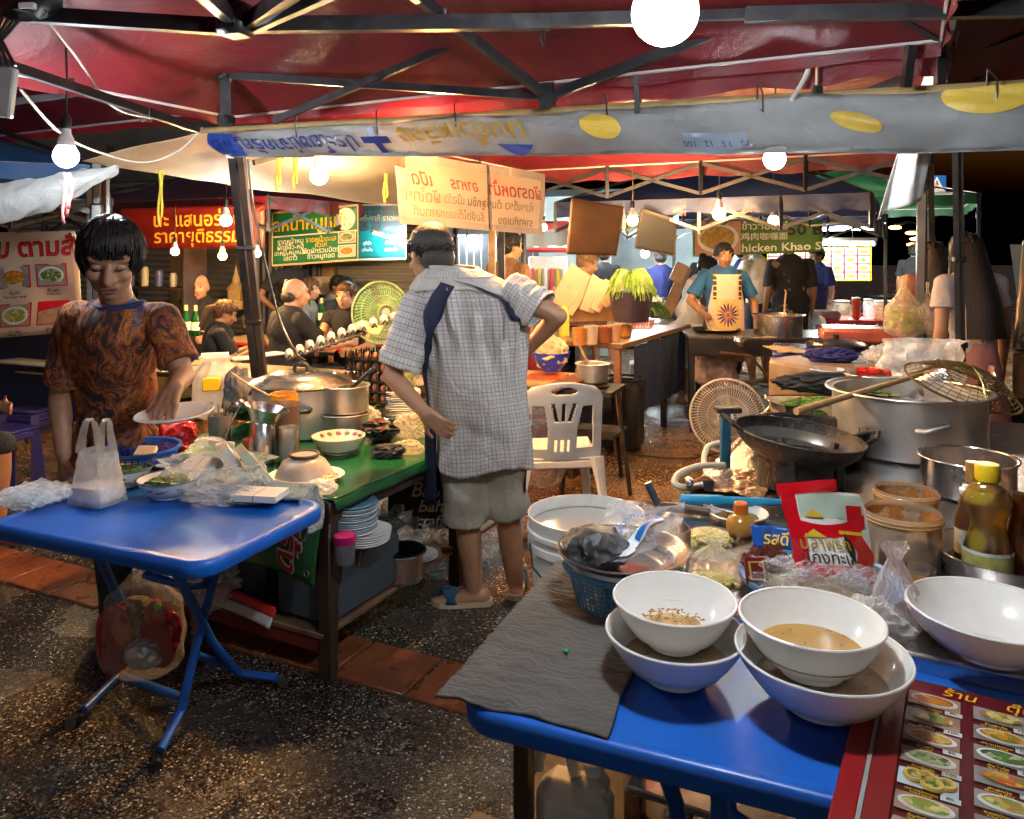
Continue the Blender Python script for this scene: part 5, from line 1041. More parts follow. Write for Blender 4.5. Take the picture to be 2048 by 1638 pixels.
p=P_(1338,1122,TZ+.005); b=T('chilli_jar','clear tub of red chilli paste with a blue-grey spoon handle standing in it','jar',p); mb=MB(); mb.lathe(wall_prof([(.05,0),(.054,.008),(.056,.08),(.053,.088)],.0025),glassy('amber_tub',(.9,.8,.65),.65),p,36); put('tub',mb,b); d=MB(); d.lathe([(0,0.003),(.05,.003),(.052,.055),(0,.06)],mat('red_chilli_paste',(.22,.035,.01),.3,0,.4,30),p,30); put('chilli_paste',d,b)
mb=MB(); e=at(1296,965,Y=p.y+.01); mb.tube([p+V((-.01,0,.05)),p.lerp(e,.6)+ZX*.03,e],[.004,.009,.011],mat('steel_blue_handle',(.06,.09,.12),.3,.2),10); put('spoon',mb,b)
put('garlic_bag',bag(P_(1430,1178,TZ+.004),.12,.09,.115,film('garlic_film',(.85,.8,.6),.35,.1,.6,35,.4,.5),71,.3,.22,.2,.5),None,'knotted clear bag of garlic lying by the blue basket rim','plastic bag')
minced(P_(1428,1172,TZ+.03),.045,.03,4,'pale garlic seen through the knotted clear bag')
put('clear_bag',crumple(P_(1400,1195,TZ+.025),(.06,.045,.03),FILM,72,.5,2,4,TZ+.003),None,'small clear bag behind the left pair of bowls','plastic bag')
# second blue colander with bags and packets
p=P_(1640,1205,TZ+.004); b=T('plastic_colander','pale blue round colander full of clear bags and packets','basket',p); PB=mat('pale_blue_plastic',(.14,.27,.44),.4,0,.1); put('colander',basket(p,.165,.06,PB,.86,5,56),b)
cp=p+ZX*.03
for k,(dx,dy,sz,m,lab) in enumerate(((-.09,-.02,(.07,.045,.04),FILM,'clear noodle bag at the left of the colander'),(-.01,-.05,(.08,.04,.035),FILM,'clear bag of pale noodles at the front of the colander'),(.06,-.06,(.05,.035,.035),FILM,'twisted clear bag at the front right of the colander'),(-.10,.06,(.05,.04,.04),mat('brown_sachet',(.12,.03,.02),.25,0,.5,25),'brown sachets at the rear of the colander'))):
    put('packet' if k==3 else 'noodle_bag',crumple(cp+V((dx,dy,.035)),sz,m,80+k,.5),None,lab,'packet' if k==3 else 'plastic bag')
mb=heap(cp+V((-.02,-.03,.012)),.11,.03,food('mixed_vegetables',[(.35,.28,.15),(.08,.16,.03),(.3,.06,.02),(.42,.36,.24)],45),6); put('vegetables',mb,None,'mixed vegetables seen inside the colander bags','vegetables')
c=at(1512,1142,Y=cp.y-.02); mb=MB(); mb.box(c,(.05,.008,.06),mat('dark_red_sachet',(.14,.015,.012),.25),.003,.1,Matrix.Rotation(-.5,3,'X')); mb.box(c+V((0,-.006,.003)),(.034,.004,.04),mat('gold_frame_print',(.45,.28,.06),.4),0,.1,Matrix.Rotation(-.5,3,'X')); mb.box(c+V((0,-.0075,.004)),(.026,.004,.032),mat('dark_red_sachet',(.14,.015,.012),.25),0,.1,Matrix.Rotation(-.5,3,'X')); put('sachet',mb,None,'dark red sachet with a gold square frame','sachet')
c=at(1548,1072,Y=cp.y+.085); b=T('blue_packet','blue packet with yellow brush lettering behind the red spice bag','packet',c); e1=V((1,.1,-.12)).normalized(); e2=V((0,.5,.87)); bpf=lambda x,y,o=0:c+e1*x+e2*y-e2.cross(e1)*-o*-1+V((0,-o,0)); mb=MB(); mb.grid(lambda u,v:bpf(-.055+.11*u,-.028+.05*v,.005*SIN(u*9)),14,8,mat('blue_packet',(.01,.08,.36),.25)); put('wrapper',mb,b,solid=.004); mb=MB(); mb.text('รสดี',YT,lambda x,y:bpf(x-.005,y-.004,.012),.038,.015,.3); put('lettering',mb,b)
# red and white spice bag
c=at(1652,1078,Y=cp.y+.03); b=T('spice_bag','red and white spice bag with Thai lettering standing open in the colander','packet',c); e1=V((1,.12,-.10)).normalized(); e2=V((-.06,.42,.9)).normalized(); en=e1.cross(e2)
sb=lambda x,y,o=0:c+e1*x*1.28+e2*y*1.3+en*(o+.022*COS(x*17)-.008*SIN(y*40+x*20)+.01*nz((x*20,y*20,0),1,6))
SR=mat('glossy_red_film',(.5,.006,.012),.16,0,.12,6,.3,25); SW=mat('glossy_white_film',(.68,.66,.62),.16,0,.06,6,.2,25); SG=mat('pale_green_film',(.4,.5,.4),.2); SY=mat('gold_yellow_print',(.62,.4,.03),.3)
mb=MB(); mb.grid(lambda u,v:sb(-.078+.155*u+.012*SIN(v*3),-.085+.165*v),34,34,SW); 
def zone(f,m,o,nu=20,nv=6): mb.grid(lambda u,v:sb(*f(u,v),o),nu,nv,m)
zone(lambda u,v:(-.07+.15*u,-.08+.034*v+.012*(1-SIN(PI*u))),SR,.0015); zone(lambda u,v:(-.073+.026*v,-.05+.13*u),SR,.0015); zone(lambda u,v:(-.07+.15*u,.012+.022*v-.016*SIN(PI*u)+.01*u),SR,.0015); zone(lambda u,v:(.035+.045*v+.01*SIN(u*6),-.04+.065*u),SR,.0018); zone(lambda u,v:(-.078+.11*u,.07+.02*v+.012*u),SR,.0025); zone(lambda u,v:(-.045+.125*u,.035+.04*v),SG,.001); zone(lambda u,v:(.045+.03*v,.03+.028*u),SR,.0022); zone(lambda u,v:(.02+.05*u,.008+.006*v),SY,.003); zone(lambda u,v:(.02+.006*v+.012*SIN(PI*u),-.045+.045*u),SY,.003)
zone(lambda u,v:(.031+.018*(v-.5)*SIN(PI*u),-.04+.05*u),mat('dark_print',(.02,.018,.015),.3),.0035)
zone(lambda u,v:(-.055+.10*u,-.092+.007*v+.012*(1-SIN(PI*u))),SY,.003)
put('bag',mb,b)
mb=MB(); mb.text('ปลาพริก',mat('gold_letter',(.45,.3,.05),.3,.3),lambda x,y:sb(-.016+x,-.010+y,.006),.028,.012); mb.text('แกงทะเล',mat('dark_letter',(.03,.025,.02),.4),lambda x,y:sb(-.014+x,-.034+y,.006),.028,.014)
for i in range(3): mb.grid(lambda u,v:sb(-.02+.04*(u-.5)*(1-v)*(1-i*.2),.035+i*.0-.0+.014*v,.004+.0004*i),4,4,SY)
mb.grid(lambda u,v:sb(-.03+.045*(u-.5)*(1-v),.006-.02+.014*v+.014,.004),4,4,SY); put('lettering',mb,b)
put('pink_bag',bag(P_(1805,1300,TZ+.003)+V((.0,.03,0)),.1,.07,.2,film('pink_white_bag',(.8,.7,.7),.35,.25,.5,25,.3,.4),91,.45,.25,.25,.6,lean=(.0,.0)),None,'tall pinkish bag with dark red lettering in front of the glass jars','plastic bag')
mb=MB(); q=P_(1805,1300,TZ+.003); 
for i in range(4): mb.text(['อร่อย','สด','ใหม่','100'][i],mat('dark_red_print',(.3,.01,.03),.5),lambda x,y:q+V((.012*i+x*.9-.005,-.012-.012*COS(x*30),.06+.035*i+y+x*.5)),.03,.02)
put('bag_print',mb,None,'dark red lettering printed on the pinkish bag','lettering') if 0 else None
put('clear_bag',crumple(P_(1735,1255,TZ+.04),(.07,.045,.055),FILMW,92,.5,2,4,TZ+.003),None,'crumpled white clear bag between the colander and pinkish bag','plastic bag')
# jars with sauce remains, bottles in a steel tub
for px,py,rr,h,lab in((1805,1108,.09,.135,'front clear jar smeared with brown sauce and a screw rim'),(1812,1040,.082,.115,'rear clear jar smeared with orange sauce')):
    p=P_(px,py+20,TZ+.02); b=T('smeared_jar',lab,'jar',p,'smeared sauce jars'); mb=MB(); mb.lathe([(0,.002),(rr*.94,.002),(rr,.012),(rr,h*.78),(rr*.97,h*.84),(rr*1.02,h*.88),(rr*1.02,h*.93),(rr*.98,h),(rr*.96,h),(rr*.96,h*.1)],glassy('frosted_jar',(.9,.78,.62),.6),p,44); put('jar',mb,b)
    t=NT('sauce_smear') if 'sauce_smear' not in _mt else None
    if t:
        v=t.co(); tr=t.n('ShaderNodeBsdfTransparent'); pp=t.n('ShaderNodeBsdfPrincipled'); t.set(pp,'Base Color',t.mix(t.noise(v,40,3),(.3,.09,.01),(.5,.24,.06))); t.set(pp,'Roughness',.25); mx=t.n('ShaderNodeMixShader'); t.set(mx,0,t.ramp(t.noise(v,22,5,.65),[(.42,(.05,)*3),(.53,(.95,)*3)])); t.t.links.new(tr.outputs[0],mx.inputs[1]); t.t.links.new(pp.outputs[0],mx.inputs[2]); t.t.links.new(mx.outputs[0],t.out.inputs[0]); _mt['sauce_smear']=t.m
    mb=MB(); mb.lathe([(0,.006),(rr*.93,.006),(rr*.955,.02),(rr*.95,h*.9)],_mt['sauce_smear'],p,40); put('smear',mb,b)
    for i,z in enumerate((.86,.92)): put('thread_ring',ring(p+ZX*h*z,rr*1.02,mat('amber_rim',(.5,.3,.1),.25),.0025,44),b)
p=P_(1838,1195,TZ+.004); put('glass_cup',join(bottle(p,[(0,0),(.03,0),(.036,.07),(.034,.07),(.029,.004),(0,.004)],glassy('jar_plastic',(.95,.93,.9),.75),28),bottle(p,[(0,.004),(.028,.004),(.032,.04),(0,.041)],mat('mustard_sauce',(.4,.2,.035),.2),24)),None,'small cup of mustard-brown sauce behind the pinkish bag','cup')
p=Q_(1935,985,-.0); b=T('steel_pot','deep stainless pot standing right behind the smeared jars','pot',p); put('pot',pot(p,.135,.115,STEEL,.003,.008),b)
p=P_(2015,1165,TZ); b=T('steel_tub','rounded steel tub holding the oil and sauce bottles at the right edge','tub',p); mb=MB(); mb.lathe(wall_prof([(.13,0),(.145,.02),(.16,.075),(.166,.078)],.004),STEEL,p,56); put('tub',mb,b)
p=P_(1975,1150,TZ+.012); b=T('oil_bottle','waisted bottle of golden cooking oil with a yellow cap','bottle',p); pr_=[(r_*1.28,z_*1.28) for r_,z_ in [(0,0),(.040,0),(.043,.006),(.042,.05),(.036,.075),(.030,.095),(.033,.115),(.042,.135),(.043,.145),(.034,.165),(.018,.178),(.016,.186)]]
mb=bottle(p,[(r_*.96,z) for r_,z in pr_[:-2]]+[(0,.215)],glassy('golden_oil',(1.0,.70,.03),.3,.02),36); put('oil',mb,b); put('bottle',bottle(p,pr_,glassy('clear_shell',(.98,.97,.93),.97,.02),36),b); mb=MB(); mb.lathe([(.026,.232),(.028,.238),(.028,.265),(.025,.272),(0,.273)],YEL,p,28); put('cap',mb,b)
mb=MB(); mb.lathe([(.0562,.01),(.0562,.066)],mat('oil_label',(.45,.42,.12),.3,0,.4,30),p,36); mb.lathe([(.0568,.062),(.0568,.070)],mat('white_band',(.7,.7,.66),.3),p,36); put('label',mb,b)
p=P_(1945,1120,TZ+.012); b=T('whisky_bottle','bottle with a ribbed gold cap behind the oil bottle','bottle',p); put('bottle',bottle(p,[(0,0),(.03,0),(.032,.01),(.032,.15),(.015,.19),(.013,.22)],glassy('clear_bottle',(.9,.9,.86),.75),28),b); mb=MB(); mb.lathe([(.0155,.20),(.0165,.205),(.0155,.215),(.0165,.22),(.0155,.23),(.0165,.238),(.0165,.252),(0,.253)],mat('gold_cap',(.5,.33,.1),.3,.7),p,24); put('cap',mb,b)
p=P_(1935,1135,TZ+.012); b=T('fish_sauce_bottle','dark sauce bottle with paper label at the left of the oil bottle','bottle',p); put('bottle',bottle(p,[(0,0),(.027,0),(.029,.01),(.029,.12),(.016,.165),(.011,.185)],glassy('dark_sauce',(.25,.11,.04),.5),28),b); mb=MB(); mb.lathe([(.0294,.04),(.0294,.10)],mat('paper_label',(.4,.37,.3),.5,0,.3,30),p,28); put('label',mb,b); mb=MB(); mb.lathe([(.013,.18),(.017,.184),(.019,.196),(.012,.2),(.012,.206),(0,.207)],WHITEQ,p,20); put('cap',mb,b)
put('white_funnel',(lambda m:(m.box(at(1962,940,y=1.93),(.09,.03,.016),WHITEQ,.004,-.1),m)[1])(MB()),None,'flat white plastic lid lying across the sauce bottle necks','lid')
p=P_(2040,1150,TZ+.012); put('brown_bottle',bottle(p,[(0,0),(.03,0),(.031,.1),(.02,.15),(.016,.2),(0,.2)],glassy('brown_glass',(.25,.09,.03),.45),24),None,'brown glass bottle cut off by the right frame edge','bottle')
# ---- things farther along the counter
p=at(1690,722,y=3.25)-ZX*.26; b=T('chopping_block','thick round tree-trunk chopping block on the counter','chopping block',p); mb=MB(); mb.lathe([(0,0),(.29,0),(.30,.02),(.298,.245),(.285,.26),(0,.26)],mat('end_grain_wood',(.24,.17,.10),.65,0,.35,9,.4,30),p,40,1.15,.8,0,lambda t,z:1+.03*SIN(3*t)+.02*SIN(7*t)); put('block',mb,b)
mb=MB(); mb.box(p+V((-.10,-.252,.2)),(.14,.006,.03),ALU,.002,-.1); put('metal_clip',mb,b)
q=p+V((-.07,-.02,.26)); put('blue_glove',crumple(q+ZX*.03,(.12,.07,.04),mat('indigo_cloth',(.02,.02,.11),.8),95,.25,2,4,q.z),None,'indigo cloth with a black handle on the chopping block','cloth')
put('sponge',(lambda m:(m.box(p+V((.17,-.03,.285)),(.14,.08,.022),YEL,.006,.1),m.box(p+V((.17,-.035,.27)),(.135,.078,.014),WHITEQ,.004,.1),m)[2])(MB()),None,'yellow and white sponge on the chopping block','sponge')
put('black_cloth',crumple(at(1640,765,y=2.98),(.19,.08,.045),mat('black_cloth',(.02,.021,.023),.75),96,.25,1.8,4),None,'black crumpled cloth and tongs before the chopping block','cloth')
p=at(1745,752,y=2.95)-ZX*.05; b=T('white_bowl','white bowl with red peppers behind the tray of greens','bowl',p); put('bowl',bowl(p,.12,.06,WHITEP,.5),b); mb=MB(); bits(mb,p+ZX*.06,.06,.01,[mat('red_pepper',(.45,.02,.01),.3)],16,.04,4,.6); put('peppers',mb,b)
p=at(1655,752,y=3.02)-ZX*.0; put('small_dish',bowl(p,.075,.03,mat('blue_white_dish',(.5,.55,.6),.2),.5),None,'small pale dish left of the white pepper bowl','dish')
put('cabbage',heap(at(1745,782,y=2.9),.10,.02,food('cabbage_leaf',[(.3,.4,.12),(.5,.55,.3),(.2,.3,.06)],30),5),None,'pale green vegetable scraps under the white pepper bowl','vegetables')
mb=bag(at(1845,770,y=3.0),.36,.22,.20,FILMW,98,.2,.9,.22,.95); put('white_bag',mb,None,'large crumpled translucent bag beside the right steel post','plastic bag')
put('clear_bag',crumple(at(1775,722,y=3.2),(.10,.08,.06),film('glossy_clear_bags'),99,.6),None,'shiny crumpled clear wrap right of the sponge','plastic bag')
# wire strainer across the big pot, spatula, steel pots upturned
a_=at(1592,823,y=2.35); b_=at(1845,748,y=2.75); c_=at(1900,770,y=2.65)
b=T('wire_skimmer','long wooden-handled wire skimmer laid over the huge aluminium pot','skimmer',a_); mb=MB(); mb.tube([a_,a_.lerp(b_,.45),b_],[.013,.011,.009],mat('skimmer_handle',(.4,.25,.1),.5,0,.3,20),10); put('handle',mb,b)
mb=MB(); cc=at(1925,775,y=2.62); ax=V((.25,-.35,.9)).normalized(); a1=V((1,.1,-.25)).normalized(); a1=(a1-ax*a1.dot(ax)).normalized(); a2=ax.cross(a1); Rk=.21
WIRE=mat('brass_wire',(.3,.24,.08),.35,.8)
for k in range(1,15): rr=Rk*k/14; mb.tube([cc+(a1*COS(2*PI*t/30)*1.1+a2*SIN(2*PI*t/30)*.8)*rr+ax*(.09*(1-(k/14)**2)) for t in range(30)],.0016 if k<14 else .005,WIRE,5,True)
for k in range(36): t=2*PI*k/36; mb.tube([cc+(a1*COS(t)*1.1+a2*SIN(t)*.8)*Rk*j/6+ax*(.09*(1-(j/6)**2)) for j in range(7)],.0014 if k%9 else .004,WIRE,4)
put('wire_basket',mb,b)
b=at(1870,770,y=2.85); put('steel_saucepan',(lambda m:(setattr(m,'M',Matrix.Translation(b)@Matrix.Rotation(1.0,4,'Y')@Matrix.Rotation(.4,4,'X')),m.lathe(wall_prof([(.085,-.07),(.09,-.06),(.095,.07)],.003),STEEL,(0,0,0),40),setattr(m,'M',None),m)[3])(MB()),None,'shiny steel saucepan lying on its side under the wire skimmer','saucepan')
mb=MB(); a=at(1965,830,y=2.6); e=at(1985,728,y=2.75); mb.grid(lambda u,v:a.lerp(e,v)+V((.045*(u-.5)*2*SIN(PI*min(1,v*1.1+.05)),.02*COS(PI*u),0)),8,16,STEEL); put('steel_scoop',mb,None,'pointed steel scoop standing at the splash guard','scoop',solid=.003)
mb=MB(); mb.box(Q_(1850,790)+V((0,.1,.03)),(.2,.1,.03),mat('blue_white_box',(.2,.35,.55),.4),.01,.4); mb.tube([Q_(1810,770)+V((0,.1,.05)),Q_(1840,795)+V((0,.1,.06))],.012,BLACKP,8); put('blue_case',mb,None,'pale blue case with a black knife handle behind the huge pot','case')
# ================================================================ seats, fans
def stool(p,label,m=NAVYP,h=.45,grp='plastic stools',rz=GA):
    r=T('plastic_stool',label,'stool',p,grp); mb=MB(); mb.box(p+ZX*(h-.012),(.27,.27,.024),m,.012,rz); mb.box(p+ZX*(h-.045),(.255,.255,.05),m,.01,rz); put('seat',mb,r)
    for i in range(4):
        a=rz+PI/4+i*PI/2; d=V((COS(a),SIN(a),0)); mb=MB(); mb.bar(p+d*.165+ZX*(h-.03),p+d*.215,.045,.05,m); put('leg',mb,r)
    return r
def dine_table(p,su,sv,h,top,edge,label,rz=GA,name='dining_table'):
    r=T(name,label,'table',p,'dining tables'); mb=MB(); mb.box(p+ZX*(h-.012),(su,sv,.024),top,.004,rz); mb.box(p+ZX*(h-.02),(su+.012,sv+.012,.028),edge,.006,rz); put('table_top',mb,r)
    a=V((COS(rz),SIN(rz),0)); b=V((-SIN(rz),COS(rz),0))
    for x in(-1,1):
        mb=MB(); mb.tube([p+a*x*su*.38+b*-sv*.4,p+a*x*su*.38+b*sv*.3+ZX*(h-.03)],.013,BLACKM,8); mb.tube([p+a*x*su*.38+b*sv*.4,p+a*x*su*.38+b*-sv*.3+ZX*(h-.03)],.013,BLACKM,8); put('leg',mb,r)
    return r
def chair(p,rz,label,m):            # stackable plastic chair, back toward local -y
    r=T('plastic_chair',label,'chair',(0,0,0),'white plastic chairs')
    def hole(x,y):                  # x -1..1, y 0..1 on the backrest
        if (x/.36)**2+((y-.89)/.05)**2<1: return True
        for c in(-.25,0,.25):
            if abs(x-c*(.6+.55*(y-.5)/.25))<.055 and .50<y<.74: return True
        for c in(-.15,0,.15):
            if abs(x-c)<.04 and .12<y<.27: return True
        lo=.36+.25*max(0,(y-.42))*1.6
        if .16<y<.70 and lo<abs(x)<.80-.06*y: return True
        return False
    NX,NY=84,84; mb=MB()
    def bp(u,v):
        x=u*2-1; wd=.225*(1-.04*v)*(1 if v<.78 else math.sqrt(max(0,1-((v-.78)/.22)**2*.42))); top=v*.44 if v<.8 else .44*(.8+(v-.8)*(1-.35*x*x))
        return V((x*wd,-.2-.11*v+.045*x*x,.42+top))
    vs=[bp(i/NX,j/NY) for j in range(NY+1) for i in range(NX+1)]; fs=[]
    for j in range(NY):
        for i in range(NX):
            if not hole((i+.5)/NX*2-1,(j+.5)/NY): q=j*(NX+1)+i; fs.append((q,q+1,q+NX+2,q+NX+1))
    mb.add(vs,fs,m); put('backrest',mb,r,solid=.012)
    mb=MB(); mb.grid(lambda u,v:V(((u*2-1)*(.215+.02*v),-.2+.42*v,.425+.02*v*v-.012*SIN(PI*u)*SIN(PI*v)-(.02 if v>.97 else 0))),20,20,m); put('seat',mb,r,solid=.014)
    for sx in(-1,1):
        for sy in(-1,1):
            mb=MB(); t=V((sx*.2,sy*.19,.43)); bt=V((sx*.25,sy*.25-(.03 if sy<0 else 0),0)); mb.tube([t,t.lerp(bt,.3),bt],[.05,.034,.024],m,8,ell=.55); put('leg',mb,r)
    mb=MB(); mb.box((0,-.19,.395),(.42,.03,.05),m,.01); mb.box((0,.2,.40),(.42,.03,.04),m,.01); put('apron',mb,r)
    r.location=p; r.rotation_euler=(0,0,rz); OFF[r.name]=V(p); return r
CHW=mat('weathered_white_plastic',(.58,.58,.54),.42,0,.1,4,dirt=.35,dcol=(.3,.26,.2),dsc=6)
ch=chair(at(1110,1052,z=0)+V((0,.02,0)),.12,'weathered white plastic chair with its back to us beside the man',CHW)
CHF=mat('warm_white_plastic',(.6,.56,.48),.4)
dup(ch,at(1632,655,z=0)*V((1,1,0)) if 0 else conv(3.25,7.5),2.6,'white plastic chair standing beyond the flowered shirt'); dup(ch,conv(2.45,7.9),2.2,'white plastic chair half hidden behind the cook\'s pot'); dup(ch,conv(-2.35,8.0),1.0,'white plastic chair behind the green beer bottle')
def fan(c,r,ax,m,blade,label,grill=True,post=None,nr=72):
    t=T('electric_fan',label,'fan',c,'electric fans'); ax=V(ax).normalized(); a=ZX.cross(ax).normalized(); b=ax.cross(a)
    pt=lambda rr,t_,d:c+(a*COS(t_)+b*SIN(t_))*rr+ax*d
    if grill:
        mb=MB()
        for s in(1,-1):
            for k in range(nr):
                q=2*PI*k/nr; mb.tube([pt(r*.28,q,s*r*.32),pt(r*.75,q+.12,s*r*.26),pt(r*.99,q+.2,s*.02)],.0016,m,4)
            for rr,d in((.55,.30),(.8,.23)): mb.tube([pt(r*rr,2*PI*k/48,s*r*d) for k in range(48)],.0018,m,4,True)
        mb.tube([pt(r,2*PI*k/60,0) for k in range(60)],.007,m,7,True); put('grille',mb,t)
        mb=MB(); mb.tube([c+ax*r*.30,c+ax*r*.35],[r*.28,r*.26],m,28); mb.tube([c+ax*r*.35,c+ax*r*.37],[r*.15,r*.14],mat('fan_badge',(.5,.5,.48),.3),20)
        for k in range(18): q=2*PI*k/18; mb.bar(pt(r*.16,q,r*.36),pt(r*.24,q,r*.36),.012,.006,mat('fan_slot',(.05,.05,.045),.5))
        put('hub_cap',mb,t)
    for k in range(3 if grill else 5):
        mb=MB(); q0=2*PI*k/(3 if grill else 5); sp=1.7 if grill else 1.18; mb.grid(lambda u,v:pt(r*(.14+.76*v),q0+sp*u*(.75+.25*v),r*.16*(.5-u)*(1-.3*v)),10,8,blade); put('blade',mb,t,solid=.003)
    mb=MB(); mb.tube([c-ax*.02,c+ax*.03],[r*.2,r*.18],blade,20); mb.tube([c-ax*r*.3,c-ax*r*.75],[r*.3,r*.24],m,20); put('motor',mb,t)
    if post is not None:
        f=c-ax*r*.55; mb=MB(); mb.tube([f,V((f.x,f.y,post))],.014,m,10); mb.lathe([(0,.0),(.17,0),(.17,.015),(.05,.035),(0,.04)],m,(f.x,f.y,post),30); put('stand',mb,t)
    return t
FANG=mat('yellowed_fan_plastic',(.42,.38,.3),.4)
fan(at(1455,832,y=3.75),.205,(-.25,-1,.12),FANG,mat('smoky_blade',(.12,.11,.10),.25),'old cream floor fan with a wire grille beside the burner',True,0)
GFB=film('pale_green_blade',(.3,.62,.25),.3,.25,.1,8,.3,.1)
fan(at(762,625,y=4.55),.205,(.55,-.8,.05),mat('green_fan_plastic',(.35,.5,.25),.4),GFB,'pale green fan with see-through blades beyond the man\'s shoulder',True,0,56)
cable([at(1175,898,z=.006),at(1215,893,z=.006),at(1250,905,z=.006),at(1320,915,z=.006),at(1385,916,z=.006),at(1440,905,z=.006)],.007,RUBBER,'power_cable','black power cable snaking across the wet lane to the fan')
cable([at(95,40,y=2.6),at(150,110,y=2.7),at(230,215,y=2.95),at(330,240,y=3.2),at(400,262,y=3.34)],.005,mat('pale_cable',(.35,.3,.24),.5),'cable','pale cable drooping from the top-left truss to the banner rod')
cable([at(40,178,y=2.5),at(120,265,y=2.7),at(200,305,y=3.0),at(290,325,y=3.2),at(360,300,y=3.3),at(405,255,y=3.36)],.005,mat('pale_cable',(.35,.3,.24),.5),'cable','looping cable from the left socket box past the white bulb')
cable([at(495,318,y=3.42),at(508,420,y=3.4),at(535,545,y=3.36),at(560,640,y=3.3),at(592,705,y=3.2),at(612,722,y=3.1)],.006,BLACKP,'cable','black cable hanging down from the banner to the stock pot lid')
cable([at(1627,90,y=2.6),at(1612,150,y=2.6),at(1582,200,y=2.55)],.008,mat('white_rope',(.55,.55,.5),.8),'rope','white twisted rope tied above the banner','rope')
cable([at(1632,95,y=2.62),at(1635,140,y=2.62),at(1634,185,y=2.62)],.006,BLACKP,'cable','black cord dropping to a plug above the banner')
put('plug',(lambda m:(m.box(at(1635,185,y=2.62),(.035,.03,.05),BLACKP,.006),m)[1])(MB()),None,'black plug on the cord above the banner','plug')
# socket box at far left
c=at(12,185,y=2.35); mb=MB(); mb.box(c,(.055,.03,.16),mat('grey_socket_box',(.35,.36,.35),.4),.006,0,Matrix.Rotation(.12,3,'Y')); b=T('socket_box','grey socket box with dangling black wires at the top left','socket box',c); put('box',mb,b)
mb=MB(); 
for k in range(4): mb.tube([c+V((-.02+.02*k,-.02,.08)),c+V((.01*k-.03,-.02,.16)),c+V((.02*k,-.01,.24)),c+V((.03*k-.02,0,.30))],.006,BLACKP,6)
put('wires',mb,b)
mb=MB(); mb.blob(at(60,12,y=2.4),(.09,.05,.05),BLACKP,2,.6,4); mb.box(at(55,12,y=2.36),(.05,.02,.02),WHITEQ,.003); put('wire_tangle',mb,None,'dark tangle of wires and plugs in the top-left corner','wires')
for i,(px,py) in enumerate(((246,218),(292,233))):
    c=at(px,py,y=3.0); mb=MB()
    for dx in(-.012,.014): mb.tube([c+V((dx,0,.03)),c+V((dx,0,0))]+[c+V((dx+.011*SIN(t),0,-.011+.011*COS(t))) for t in [k*.7 for k in range(9)]],.0016,STEEL,5)
    put('ring_hook',mb,None,['left','right'][i]+' pair of thin wire ring hooks hanging from the red canopy','hook','wire ring hooks')
mb=MB(); c=at(1086,60,y=2.3); mb.tube([c+ZX*.03,c+V((.006,0,-.01)),c+V((.0,0,-.05)),c+V((-.008,0,-.02)),c+ZX*.03],.004,BLACKP,6); mb.box(c+ZX*.03,(.03,.02,.03),BLACKP,.005); put('hook',mb,None,'black strap loop hanging from the top beam','strap')
# left edge: stools, table, blue board
for k,(px,py,h,lab) in enumerate(((75,960,.45,'lower purple-blue stool of the stack at the left edge'),(75,960,.505,'upper purple-blue stool stacked at the left edge'))):
    p=P_(70,962,0); stool(p+V((0,0,.055*k)),lab,mat('purple_blue_plastic',(.035,.03,.16),.35),.45,'stacked purple stools',GA+.15)
stool(P_(-5,1010,0)+V((-.02,.1,0)),'purple stool cut off by the left frame edge',mat('purple_blue_plastic',(.035,.03,.16),.35),.45,'stacked purple stools')
stool(P_(105,880,0)+V((0,.2,0)),'dark blue stool under the wooden table at left',NAVYP)
dine_table(P_(-40,905,0)+V((-.1,.1,0)),.75,.5,.62,mat('scratched_wood_top',(.42,.27,.13),.4,0,.3,6),WOODL,'pale wooden table at the far left beside the stools',GA+.35)
mb=MB(); mb.box(at(90,745,y=4.6),(.95,.02,.62),mat('navy_board',(.008,.012,.06),.45),.004,GA); mb.box(at(70,725,y=4.5),(.6,.2,.012),mat('grey_board',(.35,.33,.3),.5),.003,GA); mb.box(at(120,745,y=4.5),(.6,.2,.012),WOODL,.003,GA); put('navy_cabinet',mb,None,'dark navy cart panel with a shelf below the cream food sign','cart')
# ================================================================ dining area at the left rear
WT_=mat('wood_table_top',(.4,.26,.13),.3,0,.25,5)
dine_table(at(460,728,y=4.35)*V((1,1,0)),1.5,.5,.80,WT_,WOODD,'wooden counter table just behind the young man with loose papers')
dine_table(conv(-1.95,6.1),1.6,.62,.74,WT_,RED,'red-edged table where the girl with the phone sits')
dine_table(conv(-1.75,7.2),1.7,.6,.76,WT_,RED,'red-edged table behind the girl, near the yellow counter')
dine_table(conv(-.95,6.55),.8,.7,.74,WT_,RED,'red-edged table between the black-shirted man and the woman')
for k,(px,py,y) in enumerate(((430,712,4.4),(490,716,4.45),(540,708,4.4))): mb=MB(); mb.box(at(px,py,y=y),(.17,.11,.014+.02*(k==0)),PAPER,.003,rnd.random()); put('paper_sheets',mb,None,['stack of cream papers leftmost on the wooden counter table','loose papers in the middle of the wooden counter table','papers beside the steel post on the wooden counter table'][k],'papers','papers on the counter table')
GB=glassy('green_bottle_glass',(.02,.25,.05),.55)
def beer(px,py,y,lab):
    p=at(px,py,y=y); b=T('beer_bottle',lab,'bottle',p,'green beer bottles'); put('bottle',bottle(p,[(0,0),(.032,0),(.034,.01),(.034,.15),(.015,.21),(.013,.26),(0,.26)],GB,18),b); mb=MB(); mb.lathe([(.0348,.05),(.0348,.12)],PAPER,p,18); mb.lathe([(.0165,.215),(.0145,.262)],mat('gold_foil',(.55,.5,.25),.35,.5),p,14); put('label',mb,b)
